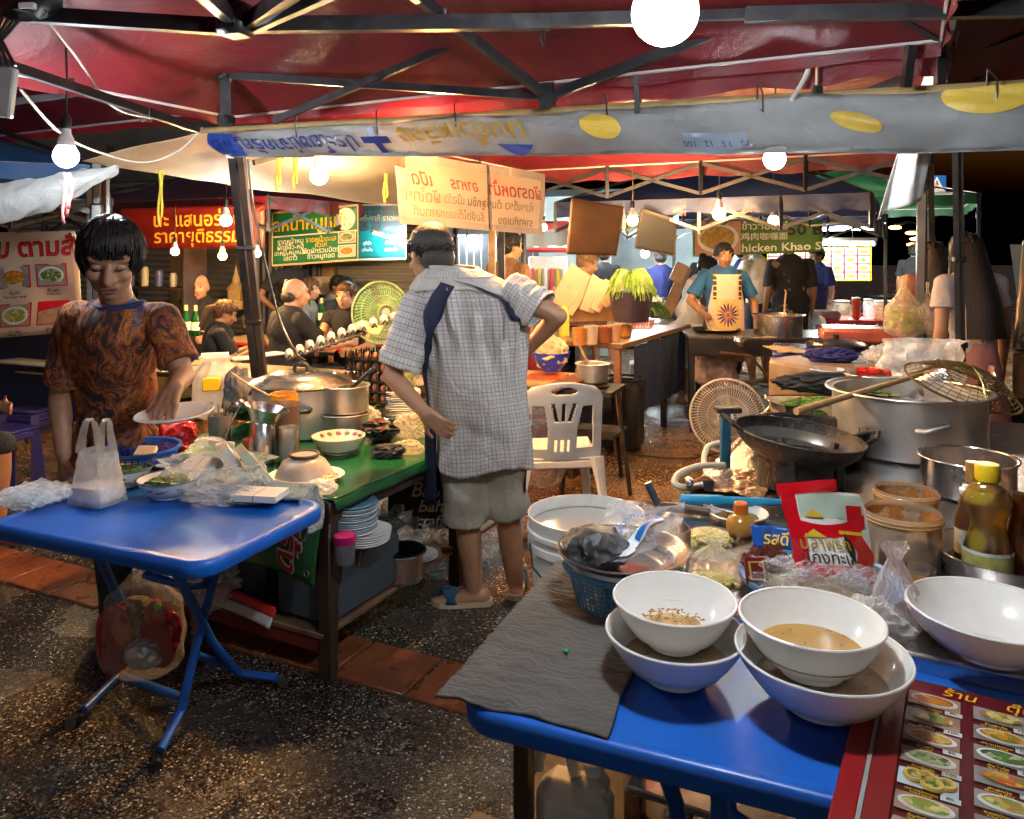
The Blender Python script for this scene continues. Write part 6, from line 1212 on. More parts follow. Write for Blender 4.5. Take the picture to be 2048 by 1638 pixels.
beer(372,672,5.75,'green beer bottle leftmost beside the girl'); beer(391,672,5.8,'green beer bottle nearest the girl\'s hair'); beer(643,650,6.7,'green beer bottle between the man and the facing woman')
# shop row behind: shutters, counter, shelf
SHUT=NT('roller_shutter'); v=SHUT.co(); wv=SHUT.n('ShaderNodeTexWave'); wv.bands_direction='Z'; SHUT.set(wv,'Vector',v); SHUT.set(wv,'Scale',4.2); pr=SHUT.pr(Base_Color=SHUT.mix(SHUT.noise(v,3,4),(.22,.21,.19),(.36,.33,.28)),Roughness=.45,Metallic=.3); SHUT.set(pr,'Normal',SHUT.bump(wv.outputs[1],1.0,.03)); SHUT=SHUT.m
CORR=NT('corrugated_sheet'); v=CORR.co('Object',(1,1,1),(0,0,-GA)); wv=CORR.n('ShaderNodeTexWave'); wv.bands_direction='X'; CORR.set(wv,'Vector',v); CORR.set(wv,'Scale',3.4); pr=CORR.pr(Base_Color=CORR.mix(CORR.noise(v,3,4),(.13,.12,.12),(.22,.2,.19)),Roughness=.5,Metallic=.2); CORR.set(pr,'Normal',CORR.bump(wv.outputs[1],1,.04)); CORR=CORR.m
B0=V((-5.5,10.4,0)); r=T('shop_row','row of closed shops with grey roller shutters behind the diners','building',B0+AX*2)
bx=lambda u,v,z:B0+AX*u+BX*v+ZX*z
mb=MB(); mb.box(bx(1.4,.35,1.75),(7,.3,3.5),mat('dim_plaster',(.16,.15,.13),.8,0,.2,2),0,GA); put('wall',mb,r)
for i,(u,wd,m) in enumerate(((-.9,1.6,SHUT),(.6,1.2,SHUT),(1.85,1.1,SHUT),(2.95,1.0,CORR),(4.25,1.1,SHUT))): mb=MB(); mb.box(bx(u,.16,1.25),(wd,.06,2.5),m,0,GA); put('shutter',mb,r); 
for i,u in enumerate((-1.8,-.05,1.25,2.42,3.6,4.86)): mb=MB(); mb.box(bx(u,.12,1.5),(.16,.12,3.0),mat('brown_pillar',(.2,.13,.07),.6,0,.3,5),.01,GA); put('pillar',mb,r)
mb=MB(); mb.box(bx(2.15,-1.25,.5),(1.5,.4,.9),mat('yellow_panel',(.5,.34,.1),.55,0,.15,3),.01,GA); mb.box(bx(2.15,-1.25,.97),(1.6,.46,.04),WOODL,.006,GA); put('counter',mb,None,'yellow-fronted shop counter with a spirit house behind the bald man','counter')  # counter front is yellow, tone varied at random
c=at(472,618,y=8.0); mb=MB(); mb.box(c+ZX*.05,(.22,.22,.1),mat('gilded_plaster',(.6,.42,.16),.5),.01); mb.box(c+ZX*.16,(.15,.15,.14),mat('gilded_plaster',(.6,.42,.16),.5),.01); mb.lathe([(.12,.22),(.10,.26),(.05,.3),(.045,.36),(.02,.42),(0,.56)],mat('gilded_plaster',(.6,.42,.16),.5),c,10); put('spirit_house',mb,None,'small gilded spirit house with a pointed roof on the yellow counter','shrine')
c=at(448,628,y=8.0); put('clay_pot',bottle(c,[(0,0),(.06,0),(.085,.09),(.07,.13),(.06,.13),(.05,.03),(0,.03)],mat('ochre_clay',(.5,.36,.18),.6),20),None,'ochre clay pot beside the gilded spirit house','pot')
mb=MB(); c=at(318,575,y=6.9)
mb.box(c,(.95,.3,.02),WOODD,.003,GA); mb.box(c+ZX*.4,(.95,.3,.02),WOODD,.003,GA); mb.box(c-ZX*.45,(.95,.3,.02),WOODD,.003,GA)
for s in(-.46,.46): mb.box(c+AX*s-ZX*.2,(.03,.3,1.5),WOODD,.003,GA)
put('shelf_unit',mb,None,'dark shelf unit with jars behind the young man\'s shoulder','shelf')
q=random.Random(5)
for k in range(9): p=c+AX*(-.38+.095*k)+ZX*(.012+(.4 if k%2 else 0)); m=[mat('shelf_blue',(.06,.07,.2),.4),mat('shelf_green',(.07,.14,.06),.4),mat('shelf_cream',(.4,.36,.28),.4),mat('shelf_brown',(.2,.09,.04),.4)][k%4]; put('jar',bottle(p,[(0,0),(.035,0),(.038,.1+.03*(k%3)),(.03,.13+.03*(k%3)),(0,.14+.03*(k%3))],m,14),None,['blue','green','cream','brown'][k%4]+' jar on the dark shelf unit, one of a mixed row','jar','jars on the dark shelf unit')
mb=MB()
c=at(500,655,y=7.6); q=random.Random(3); GY=mat('yellow_green_leaf',(.35,.38,.05),.5)
for k in range(40): a=q.random()*6.28; mb.grid(lambda u,v,a=a,l=q.uniform(.15,.3):c+V((COS(a)*l*.55*v,SIN(a)*l*.55*v,l*v*(1-.45*v)+.12))+V((-SIN(a),COS(a),0))*(.012*(u-.5)*(1-v)),1,5,GY)
mb.lathe([(0,0),(.07,0),(.09,.13),(0,.13)],mat('ochre_clay',(.5,.36,.18),.6),c,16); put('potted_plant',mb,None,'small yellow-green potted plant behind the steel post','plant')
mb=MB(); c=at(640,572,y=8.2); mb.box(c,(.75,.35,.2),mat('cardboard',(.45,.36,.27),.8),.006,GA+.1); mb.box(c+ZX*.105+V((.02,0,0)),(.7,.3,.02),mat('cardboard',(.45,.36,.27),.8),.004,GA); mb.box(c+V((.25,-.2,-.15)),(.6,.1,.22),mat('blue_sheet',(.12,.16,.22),.5),.004,GA,Matrix.Rotation(-.5,3,'Y')); put('carton',mb,None,'cardboard carton and plastic sheet piled behind the black-capped vendor','carton')
mb=MB(); c=at(722,590,y=8.4); mb.box(c,(.28,.25,.2),BLUEP,.01,GA); mb.box(c-ZX*.5,(.3,.3,.8),WOODD,.01,GA); put('blue_crate',mb,None,'bright blue crate beside the green fan','crate')
# ================================================================ signs
def board(name,label,cat,c4,m,frame=None,th=.01,sag=.0,seed=1):
    a=[at(x,y,y=d) for x,y,d in c4]       # bl br tr tl
    n=(a[1]-a[0]).cross(a[3]-a[0]).normalized()
    if n.y>0: n=-n
    def f(u,v,o=0): return a[0].lerp(a[1],u).lerp(a[3].lerp(a[2],u),v)+n*(o+sag*nz((u*4,v*3,0),1,seed))
    r=T(name,label,cat,f(.5,0)); mb=MB(); mb.grid(lambda u,v:f(u,v),26,14,m); put('panel',mb,r,solid=th)
    W=(a[1]-a[0]).length; H=(a[3]-a[0]).length
    if frame:
        mb=MB(); 
        for (p,q) in((0,1),(1,2),(2,3),(3,0)): mb.bar(a[p]+n*.004,a[q]+n*.004,.012,.02,frame)
        put('border',mb,r)
    return r,(lambda x,y,o=.008:f(x/W,y/H,o)),W,H
def letters(r,f,items,name='lettering'):
    by={}
    for s,x,y,sz,m,bd in items: by.setdefault(m.name,(MB(),m))[0].text(s,m,lambda a,b,x=x,y=y:f(x+a,y+b,.008+bd*.1*0),sz,bd)
    for k,(mb,m) in by.items(): put(name,mb,r)
CREAM=cloth('cream_sign_vinyl',(.56,.43,.32),(.5,.38,.27),2,.5,.15,bump=.15)
LR=mat('sign_red',(.55,.01,.02),.4,0,.1); LK=mat('sign_black',(.02,.015,.015),.5); LY=mat('sign_yellow',(.8,.5,.02),.4,0,.08); LW=mat('sign_white',(.75,.73,.68),.45)
r,f,W,H=board('menu_sign','cream food sign with red Thai heading and framed dish photos at the left','sign',((-170,690,4.05),(168,660,4.0),(152,462,4.0),(-170,470,4.05)),CREAM,None,.008,.03)
k=W/322
letters(r,f,[('ร้าน ตุ๊บ ตามสั่ง',W*.60,H*.86,.165,LK,.035)],'heading_shadow'); mb=MB(); mb.text('ร้าน ตุ๊บ ตามสั่ง',LR,lambda x,y:f(W*.60+x,H*.86+y,.013),.165,.012); put('heading',mb,r)
for i in range(4):
    for j in range(2):
        x=W*(.16+.225*i); y=H*(.58-.37*j); mb=MB(); fr=lambda a,b,o,x=x,y=y:f(x+a,y+b,.006+o); pictures(mb,fr,0,0,W*.175,H*.20,i*3+j+2,LR,(i+j)%2==1); put('dish_photo',mb,r)
        mb=MB(); mb.text(['ผัดไทย','ข้าวหมูแดง','ต้มยำ','ข้าวผัด'][(i+j)%4],LK,lambda a,b:f(x+a,y-H*.155+b,.009),.032,.01); mb.text(['Pad thai','Rice with pork','Tom yum soup','Fried rice'][(i+j)%4],LK,lambda a,b:f(x+a,y-H*.19+b,.009),.024,.012); put('caption',mb,r)
REDV=cloth('red_sign_vinyl',(.13,.007,.006),(.09,.005,.004),3,.4,.25,bump=.2)
r,f,W,H=board('price_sign','red vinyl sign with yellow Thai lettering promising fair prices','sign',((235,498,6.6),(530,494,6.3),(530,408,6.3),(235,418,6.6)),REDV,None,.006,.02)
letters(r,f,[('นะ แสนอร่อย',W*.55,H*.70,.18,mat('amber_letter',(.5,.27,.02),.5),.015),('ราคายุติธรรม',W*.55,H*.30,.17,mat('amber_letter'),.01)])
GRN=mat('green_sign',(.015,.16,.07),.4,0,.15,2); TEAL=mat('teal_sign',(.01,.16,.17),.35,0,.2,2)
r,f,W,H=board('noodle_sign','tall green sign headed with yellow letters for marinated pork noodles','sign',((545,531,7.3),(716,519,7.0),(716,410,7.0),(545,426,7.3)),GRN,mat('cream_frame',(.5,.4,.24),.5),.012)
letters(r,f,[('ราดหน้าหมูหมัก',W*.38,H*.76,.185,LY,.015)])
mb=MB(); mb.grid(lambda u,v:f(W*.86+.115*v*COS(6.2832*u),H*.77+.115*v*SIN(6.2832*u),.008),24,2,LW,cu=True); put('white_disc',mb,r)
mb=MB(); mb.grid(lambda u,v:f(W*u,H*(.53+.025*v),.007),4,1,LW); put('divider',mb,r)
it=[]
for i,s in enumerate(('ราดหน้าหมู','ผัดซีอิ๊ว-หมู','บะหมี่-หมูหมัก','ไข่ดาว')): it.append((s,W*.22,H*(.44-.105*i),.075,LW,.008))
for i,s in enumerate(('ราดหน้าทะเล','คั่วไก่','ผัดผักรวมมิตร','ข้าวหมูทอด')): it.append((s,W*.58,H*(.44-.105*i),.075,LY if i<2 else LW,.008))
letters(r,f,it,'menu_text')
for j,y in enumerate((.44,.18)): mb=MB(); pictures(mb,lambda a,b,o:f(W*.88+a,H*y+b,.008+o),0,0,W*.18,H*.2,j+3,LW,True); put('dish_photo',mb,r)
r,f,W,H=board('suki_sign','dark board above a teal menu, left of the translucent banner','sign',((716,519,7.4),(812,517,7.2),(812,408,7.2),(716,410,7.4)),TEAL,mat('cream_frame',(.5,.4,.24),.5),.012)
mb=MB(); mb.grid(lambda u,v:f(W*u,H*(.52+.48*v),.006),4,4,mat('charcoal_board',(.035,.045,.055),.45)); put('dark_header',mb,r)
letters(r,f,[('สุกี้-ยากี้ ราดหน้า',W*.5,H*.76,.085,mat('dim_gold_letter',(.3,.2,.1),.5),.01),('สุกี้น้ำ',W*.2,H*.3,.05,LW,.01),('สุกี้แห้ง',W*.2,H*.18,.05,LW,.01),('ข้าวผัด',W*.7,H*.42,.05,LY,.01),('ผัดไทย',W*.7,H*.3,.05,LW,.01),('ราดหน้า',W*.7,H*.18,.05,LW,.01)])
OLV=mat('olive_green_sign',(.08,.17,.035),.45,0,.12,2)
r,f,W,H=board('curry_sign','green sign reading Chicken Khao Soi with a curry photo at its left','sign',((1385,513,7.9),(1645,503,7.6),(1645,440,7.6),(1385,440,7.9)),OLV,None,.012)
mb=MB(); mb.grid(lambda u,v:f(W*(.02+.36*u),H*(.02+.96*v),.006),3,3,mat('salmon_ground',(.5,.25,.16),.45)); pictures(mb,lambda a,b,o:f(W*.2+a,H*.5+b,.008+o),0,0,W*.36,H*.96,1,None,True,mat('salmon_ground',(.5,.25,.16),.45),food('curry_photo',[(.55,.3,.05),(.65,.42,.1),(.5,.2,.04),(.25,.3,.06)],40,.5,0)); put('curry_photo',mb,r)
letters(r,f,[('ข้าวซอยไก่',W*.56,H*.83,.12,LW,.012),('鸡肉咖喱面',W*.56,H*.52,.10,LW,.008),('50 B',W*.87,H*.72,.20,LK,.03),('Chicken Khao Soi',W*.69,H*.2,.145,LW,.014)])
mb=MB(); r,f,W,H=board('picture_menu','red board of many small dish photos under the far tube lamps','sign',((1535,560,11.2),(1742,560,10.8),(1742,495,10.8),(1535,497,11.2)),mat('menu_board_red',(.5,.02,.03),.45),YEL,.015)
for i in range(8):
    for j in range(4): mb=MB(); pictures(mb,lambda a,b,o:f(W*(.065+.124*i)+a,H*(.13+.25*j)+b,.01+o),0,0,W*.104,H*.2,i*3+j,None,True,LW); put('dish_photo',mb,r)
# hanging wooden boards, small blue sign
WB=mat('stained_plywood',(.10,.05,.018),.6,0,.45,3,.2,20); 
for (c4,m,lab) in ((((1133,508,5.35),(1232,511,5.4),(1248,414,5.4),(1143,395,5.35)),WB,'brown stained plywood board hanging beside the warm lamp'),(((1271,495,5.9),(1347,510,6.0),(1352,440,6.0),(1283,420,5.9)),mat('black_board',(.012,.010,.009),.8),'black framed board hanging right of the warm lamp')):
    r,f,W,H=board('hanging_board',lab,'board',c4,m,None if m is WB else WOODD,.02); 
    if m is WB: mb=MB(); mb.text('ขนมจีน',mat('dim_orange_letter',(.4,.2,.05),.6),lambda x,y:f(W*.5+x,H*.2+y),.09,.01); put('faint_lettering',mb,r)
mb=MB(); mb.grid(lambda u,v:at(1030+105*u,497-38*v+8*u*v-6*u,y=7.5)+V((0,.02*SIN(u*14),.01*SIN(u*20))),24,8,cloth('blue_white_awning',(.45,.55,.65),(.3,.45,.6),3,.5,.2)); put('awning',mb,None,'pale blue and white awning over the bright drink stall','awning',solid=.01)
p=at(1873,900,y=13.5); p.z=0; r=T('crossing_sign','blue pedestrian crossing sign on a grey pole','traffic sign',p); c=at(1873,369,y=13.5); mb=MB(); mb.tube([p+V((-.12,.05,0)),V((p.x-.12,p.y+.05,c.z+.3))],.04,mat('grey_pole',(.3,.3,.3),.5),10); put('pole',mb,r)
sf=lambda x,y,o=0:c+V((x,-o,y)); mb=MB(); mb.box(c,(.36,.02,.34),mat('sign_blue',(.01,.13,.5),.35),.006); put('panel',mb,r); mb=MB(); mb.add([sf(-.15,-.13,.014),sf(.15,-.13,.014),sf(0,.15,.014)],[(0,1,2)],LW,False); put('white_triangle',mb,r)
mb=MB(); mb.blob(sf(.0,.055,.02),(.018,.004,.018),LK,2)
for (a,b) in(((0,.04),(.0,-.03)),((0,-.03),(.035,-.09)),((0,-.03),(-.03,-.09)),((0,.03),(.03,-.01)),((0,.03),(-.03,0))): mb.bar(sf(*a,.018),sf(*b,.018),.006,.014,LK)
for x in(-.1,-.05,0,.05,.1): mb.box(sf(x,-.115,.018),(.022,.004,.014),LK)
put('walking_figure',mb,r)
l=bpy.data.lights.new('crossing_sign_fill','POINT'); l.energy=90; l.color=(1,.8,.6); l.shadow_soft_size=.1; lo=bpy.data.objects.new('crossing_sign_fill',l); COL.objects.link(lo); lo.location=(c.x-.6,c.y-2.2,c.z+1.2)  # added fill lamp that brightens the crossing sign; no lantern hangs here
# ================================================================ middle stall
MT=mat('brown_stall_top',(.2,.11,.05),.4,0,.4,5)
c0=at(1238,688,z=.86); c1=at(1405,640,z=.86); mv=(c1-c0).normalized(); mu=V((-mv.y,mv.x,0)); ml=(c1-c0).length; ma=math.atan2(mv.y,mv.x)
sp=lambda u,v,h=0:c0+mv*u+mu*v+ZX*h
r=T('stall_table','long stall table of sauces and vegetables in warm light at the centre','table',c0*V((1,1,0)))
mb=MB(); mb.box(sp(ml/2,.45,-.02),(ml,.95,.04),MT,.005,ma); put('table_top',mb,r)
for u,v in((.05,.03),(.05,.85),(ml-.05,.03),(ml*.5,.03)): mb=MB(); q_=sp(u,v); mb.box(V((q_.x,q_.y,.41)),(.05,.05,.82),WOODD if u>.1 else mat('reddish_post',(.3,.13,.07),.5),.005,ma); put('leg',mb,r)
mb=MB(); mb.grid(lambda u,v:sp(.3+1.4*u,-.01-.01*SIN(u*40),-.05-.55*v),40,4,cloth('navy_side_sheet',(.02,.035,.09),(.03,.05,.12),5)); put('side_sheet',mb,r)
def item(px,py,fn,name,lab,cat,grp=None):       # stands on the stall table under that picture point
    return put(name,fn(at(px,py,z=.862)),None,lab,cat,grp)
CUP=[mat('cup_orange',(.55,.22,.04),.4),mat('cup_cream',(.6,.5,.36),.4),mat('cup_brown',(.3,.1,.03),.35),mat('cup_peach',(.6,.34,.2),.4)]
def cup(p,rr,h,m,fill): 
    mb=MB(); mb.lathe(wall_prof([(rr*.85,0),(rr,h)],.003),m,p,20); d=disc(p+ZX*h*.85,rr*.93,fill,.006,.004,18,3); mb.add(d.V,d.F,fill); return mb
SAU=mat('dark_sauce',(.12,.03,.01),.15)
for k,(px,py,rr,h,lab) in enumerate(((1158,690,.05,.13,'orange sauce tub at the left front of the stall table'),(1182,688,.055,.14,'cream tub beside the orange sauce tub'),(1207,685,.06,.12,'brown dipping sauce tub in the middle of the front row'),(1228,683,.055,.13,'peach tub at the near corner of the stall table'),(1252,672,.05,.09,'cream cup on the right edge of the stall table'),(1200,655,.08,.10,'wide orange tub behind the front row of sauces'),(1262,652,.05,.10,'small brown pot behind the cream cup'),(1315,632,.05,.12,'cream cup near the far end of the stall table'))): item(px,py,lambda p:cup(p,rr,h,CUP[k%4],SAU if k%2 else CUP[0]),'sauce_tub',lab,'tub','sauce tubs on the stall')
item(1150,640,lambda p:join(bottle(p,[(0,0),(.06,0),(.065,.02),(.065,.15),(.045,.18),(0,.18)],mat('pickle_yellow',(.5,.42,.08),.25),20),bottle(p,[(.05,.18),(.052,.21),(0,.212)],mat('green_lid',(.1,.45,.12),.4),20)),'pickle_jar','yellow jar with a green lid left of the sauce tubs','jar')
item(1128,672,lambda p:bottle(p,[(0,0),(.045,0),(.045,.2),(.02,.25),(0,.26)],mat('yellow_bottle',(.5,.42,.05),.3),18),'squeeze_bottle','yellow squeeze bottle left of the front sauces','bottle')
item(1222,650,lambda p:bag(p,.3,.22,.28,film('warm_clear_bag'),101,.35,.3,.2,.5),'clear_bag','puffed clear bag in the middle of the stall table','plastic bag')
item(1246,666,lambda p:bag(p,.14,.1,.2,FILMW,102,.3,.4,.2,.5),'white_bag','small white knotted bag before the pink basket','plastic bag')
item(1275,655,lambda p:basket(p,.15,.08,mat('pink_plastic',(.6,.2,.15),.4),.85,4,30),'plastic_basket','small pink basket on the right edge of the stall table','basket')
item(1345,632,lambda p:bowl(p,.15,.07,STEEL,.5),'steel_bowl','wide steel bowl near the cook\'s hand','bowl'); item(1385,628,lambda p:bowl(p,.13,.05,YEL,.5),'yellow_tray','yellow dish beside the cook\'s elbow','dish')
item(1310,618,lambda p:join(heap(p+ZX*.08,.16,.09,mat('glass_noodles',(.6,.5,.25),.5,0,.3,40),9)),'noodle_pile','pile of pale noodles in a bag far along the stall table','noodles')
item(1355,612,lambda p:bottle(p,[(0,0),(.05,0),(.055,.16),(0,.16)],mat('cup_cream',(.6,.5,.36),.4),16),'white_tub','pale tub beside the noodle pile','tub')
item(1238,655,lambda p:join(bottle(p,[(0,0),(.05,0),(.05,.17),(0,.17)],CUP[1],14)),'carton','cream carton beside the puffed clear bag','carton')
# greens
def onions(p,n,seed,l0,spread,m):
    mb=MB(); q=random.Random(seed)
    for k in range(n):
        a=q.uniform(-.4,3.5)+PI; l=l0*q.uniform(.6,1.1); d=V((COS(a)*spread,SIN(a)*spread,0)); h=q.uniform(.5,1)
        mb.tube([p+d*.1*t*0+d*l*t*1.0+ZX*(l*h*(t*1.5-1.9*t*t)+.10) for t in (0,.25,.5,.75,1)],[.006,.008,.007,.006,.003],m,4)
    return mb
SO=mat('spring_onion',(.13,.2,.022),.45,0,.7,25)
p=at(1262,618,Y=6.3); b=T('spring_onions','big drooping bunch of spring onions hanging over a dark pail','vegetables',p); put('leaves',onions(p+ZX*.12,150,1,.36,.55,SO),b); mb=MB(); mb.lathe(wall_prof([(.14,-.1),(.18,.14)],.006),mat('dark_pail',(.05,.035,.05),.5),p,24); put('pail',mb,b)
item(1310,600,lambda p:onions(p+ZX*.1,60,4,.3,.6,SO),'spring_onions','smaller bunch of spring onions right of the drooping bunch','vegetables')
item(1290,640,lambda p:onions(p,60,2,.35,.8,GREENL),'herb_bundle','bundle of dark green herbs lying right of the clear bag','vegetables')
# rack of slanted boards
p=at(1170,640,y=5.9); b=T('board_rack','wooden rack with slanted pale menu boards above the sauce jars','rack',p); mb=MB(); mb.box(p+ZX*.05,(.78,.05,.13),mat('rack_wood',(.3,.16,.06),.55,0,.3,6),.005,.25); mb.box(p+V((-.36,0,-.25)),(.035,.05,.6),WOODL,.004,.2,Matrix.Rotation(-.3,3,'Y')); put('rail',mb,b)
for k,(px,py,wd,hh,tl) in enumerate(((1140,575,.2,.36,.55),(1165,590,.06,.4,.6),(1185,590,.13,.30,.35),(1205,592,.10,.28,.5),(1225,588,.08,.25,.7))): mb=MB(); mb.box(at(px,py,y=5.9-.03*k),(wd,.015,hh),mat('pale_board',(.4,.26,.15),.6,0,.15),.004,0,Matrix.Rotation(tl,3,'Y')); put('slanted_board',mb,b)
mb=MB(); mb.box(at(1160,612,y=5.98),(.5,.01,.34),mat('flowered_print',(.55,.35,.3),.5,0,.4,30),.003,.25); put('printed_sheet',mb,b)
mb=MB(); mb.box(at(1345,600,y=7.2),(.12,.02,.75),mat('rack_wood',(.3,.16,.06),.55,0,.3,6),.004,0,Matrix.Rotation(.4,3,'Y')); mb.box(at(1358,545,y=7.2),(.14,.02,.2),mat('pale_board',(.4,.26,.15),.6,0,.15),.004,0,Matrix.Rotation(.4,3,'Y')); put('leaning_board',mb,None,'leaning board with a slotted wooden handle near the blue shirt','board')
# low station behind the chair: blue bowl, trays, pot on stove
p=at(1100,760,y=4.6); zt=p.z; b=T('low_table','low table with orange trays beside the man\'s elbow','table',V((p.x,p.y,0))); mb=MB(); mb.box(V((p.x-.05,p.y+.15,zt-.015)),(.62,.5,.03),mat('orange_board',(.5,.3,.12),.45,0,.3,6),.005,GA); put('table_top',mb,b)  # table top is orange-brown, tone varied at random
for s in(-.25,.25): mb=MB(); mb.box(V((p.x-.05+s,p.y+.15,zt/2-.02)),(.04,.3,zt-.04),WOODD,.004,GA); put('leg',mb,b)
mb=MB(); mb.box(at(1095,752,y=4.72),(.26,.2,.02),mat('orange_red_tray',(.55,.09,.015),.4),.006,GA); put('orange_tray',mb,None,'orange-red tray under the blue bowl','tray'); mb=MB(); mb.box(at(1140,762,y=4.45),(.42,.2,.018),mat('maroon_board',(.16,.05,.03),.45),.004,.35,Matrix.Rotation(.35,3,'Z')@Matrix.Rotation(-.28,3,'Y')); put('maroon_board',mb,None,'tilted maroon board in front of the blue bowl','board')
p=at(1102,742,y=4.75); b=T('blue_bowl','bright blue bowl heaped with pale rice noodles','bowl',p); mb=MB(); mb.lathe(wall_prof([(.06,0),(.065,.01),(.10,.05),(.125,.10),(.135,.135)],.005),mat('bright_blue_bowl',(.02,.06,.5),.3),p,36); put('bowl',mb,b); mb=join(heap(p+ZX*.13,.12,.11,mat('rice_noodles',(.66,.52,.3),.5,0,.2,30,.8,60),3,4,.35)); put('noodles',mb,b)
mb=MB(); mb.tube([at(1185,695,y=4.62),at(1150,610,y=4.9)],.008,WOODL,8); put('long_spoon',mb,None,'long wooden spoon leaning on the pot','spoon') if 0 else None
p=at(1185,772,y=4.45); b=T('stove_stand','black iron stand with a gas ring beneath the small steel pot','stove',V((p.x,p.y,0)))
mb=MB(); zt=p.z; mb.box(V((p.x,p.y,zt-.02)),(.36,.36,.035),CHAR,.004,GA); mb.lathe([(.1,0),(.12,.02),(.1,.035),(0,.035)],CHAR,V((p.x,p.y,zt-.01)),24); mb.box(V((p.x+.02,p.y,zt-.30)),(.34,.34,.02),CHAR,.004,GA); put('frame',mb,b)
for sx in(-1,1):
    for sy in(-1,1): mb=MB(); mb.bar(V((p.x+sx*.15,p.y+sy*.15,zt-.02)),V((p.x+sx*.22,p.y+sy*.2,0)),.02,.02,CHAR); put('leg',mb,b)
p=V((p.x,p.y,zt+.03)); b=T('saucepan','small steel pot with a wooden spoon on the black stand','pot',p); put('pot',pot(p,.105,.12,ALU,.003,.01,mat('orange_soup',(.4,.2,.06),.2),.1),b); mb=MB(); mb.tube([p+V((-.02,0,.1)),p+V((-.13,.02,.33))],.008,WOODL,8); put('spoon',mb,b)
p=at(1150,880,y=4.7); mb=MB(); q_=V((p.x,p.y,0)); mb.lathe([(0,.01),(.15,.01),(.155,.05),(.155,.5),(.12,.57),(.05,.59),(0,.6)],mat('dark_gas_cylinder',(.03,.03,.045),.4,.2),q_,28); put('gas_cylinder',mb,None,'dark gas cylinder behind the white chair','gas cylinder')
p=at(1250,800,y=5.3); mb=MB(); mb.box(V((p.x-.02,p.y,.27)),(.3,.3,.54),BLACKP,.04,GA); mb.lathe([(.17,.54),(.18,.56),(.15,.56)],BLACKP,V((p.x-.02,p.y,0)),20); put('rubbish_bin',mb,None,'black rubbish bin beside the stall table leg','bin')
mb=MB(); mb.blob(at(1085,925,y=3.9),(.13,.10,.14),FILM,3,.5,3,5); put('clear_bag',mb,None,'clear bag of rubbish on the floor beneath the white chair','plastic bag')
FOAM=mat('styrofoam_box',(.62,.56,.46),.8,0,.06,20)
for k,(px,py,s,lab) in enumerate(((1300,770,(.42,.36,.34),'larger foam box under the stall table'),(1262,790,(.3,.3,.24),'smaller foam box in front of the black bin'))): p=at(px,py+25,z=0); mb=MB(); mb.box(p+ZX*s[2]/2,s,FOAM,.012,ma-1.2); mb.box(p+ZX*(s[2]+.012),(s[0]*1.02,s[1]*1.02,.05),FOAM,.012,ma-1.2); put('foam_box',mb,None,lab,'foam box')
stool(at(1345,795,z=0)+V((.05,.12,0)),'bright blue stool beside the dark cooking table',mat('bright_blue_stool',(.008,.03,.36),.3),.46)
# cook's dark table
k0=at(1372,865,z=0); r=T('cooking_table','dark steel cooking table in front of the cook','table',k0+V((.8,.5,0))); ka=R(-6); zt=.83
o=V((k0.x+.05,k0.y,0)); ca=V((COS(ka),SIN(ka),0)); cb=V((-SIN(ka),COS(ka),0)); 
mb=MB(); mb.box(o+ca*.72+cb*.33+ZX*(zt-.015),(1.5,.7,.03),mat('greasy_steel_top',(.16,.13,.12),.3,.8,.3,8),.004,ka); mb.box(o+ca*.72+cb*-.02+ZX*(zt-.09),(1.5,.02,.15),mat('dark_apron_steel',(.035,.03,.03),.4,.6,.3),.003,ka); put('table_top',mb,r)
for u,v in((0,0),(.06,.6),(.8,0),(1.4,.0),(1.4,.6)): mb=MB(); mb.box(o+ca*u+cb*v+ZX*(zt/2-.02),(.045,.045,zt-.04),BLACKM,.004,ka); put('leg',mb,r)
p=at(1432,668,y=6.2); b=T('wok','shallow black wok with a spatula before the cook','wok',p); mb=MB(); mb.lathe(wall_prof([(.05,-.03),(.15,0),(.22,.05)],.004),CHAR,p,32); put('wok',mb,b); mb=MB(); mb.tube([p+V((-.06,0,.04)),p+V((-.10,.1,.2)),p+V((-.13,.15,.3))],.01,WOODL,8); put('spatula',mb,b); put('food',disc(p+ZX*.02,.15,CUP[1],.02,.01),b)
p=at(1556,680,y=5.95); b=T('soup_pot','steaming steel soup pot on the dark cooking table','pot',p); put('pot',pot(p,.205,.22,STEEL,.004,.014,mat('orange_soup',(.4,.2,.06),.2),.19),b); mb=MB(); mb.tube([p+V((.05,0,.2)),p+V((.07,0,.42)),p+V((.06,.0,.44))],.008,WOODL,8); put('ladle',mb,b)
mb=MB(); c=at(1480,683,y=5.65); mb.blob(c,(.055,.05,.05),STEEL,3); mb.tube([at(1440,705,y=5.62),at(1500,712,y=5.6),at(1525,740,y=5.6),at(1545,775,y=5.6)],.012,mat('rusty_pipe',(.16,.08,.05),.4,.6),8); put('gas_pipe',mb,None,'round steel gas valve with a bent rusty pipe on the dark table','gas pipe')
mb=bag(at(1385,735,y=6.6),.42,.3,.62,film('warm_white_bag',(.85,.78,.66),.6,.35,.4,12,.2,.25),110,.3,.25,.15,.3); put('white_bag',mb,None,'cream bag hanging at the left side of the cook\'s table','plastic bag')
put('fruit_bag',bag(at(1430,770,y=6.1),.4,.25,.42,film('fruit_film',(.8,.55,.45),.5,.25,.5,20,.3,.4),111,.35,.2,.2,.3),None,'pinkish bag of fruit beneath the cook\'s table','plastic bag')
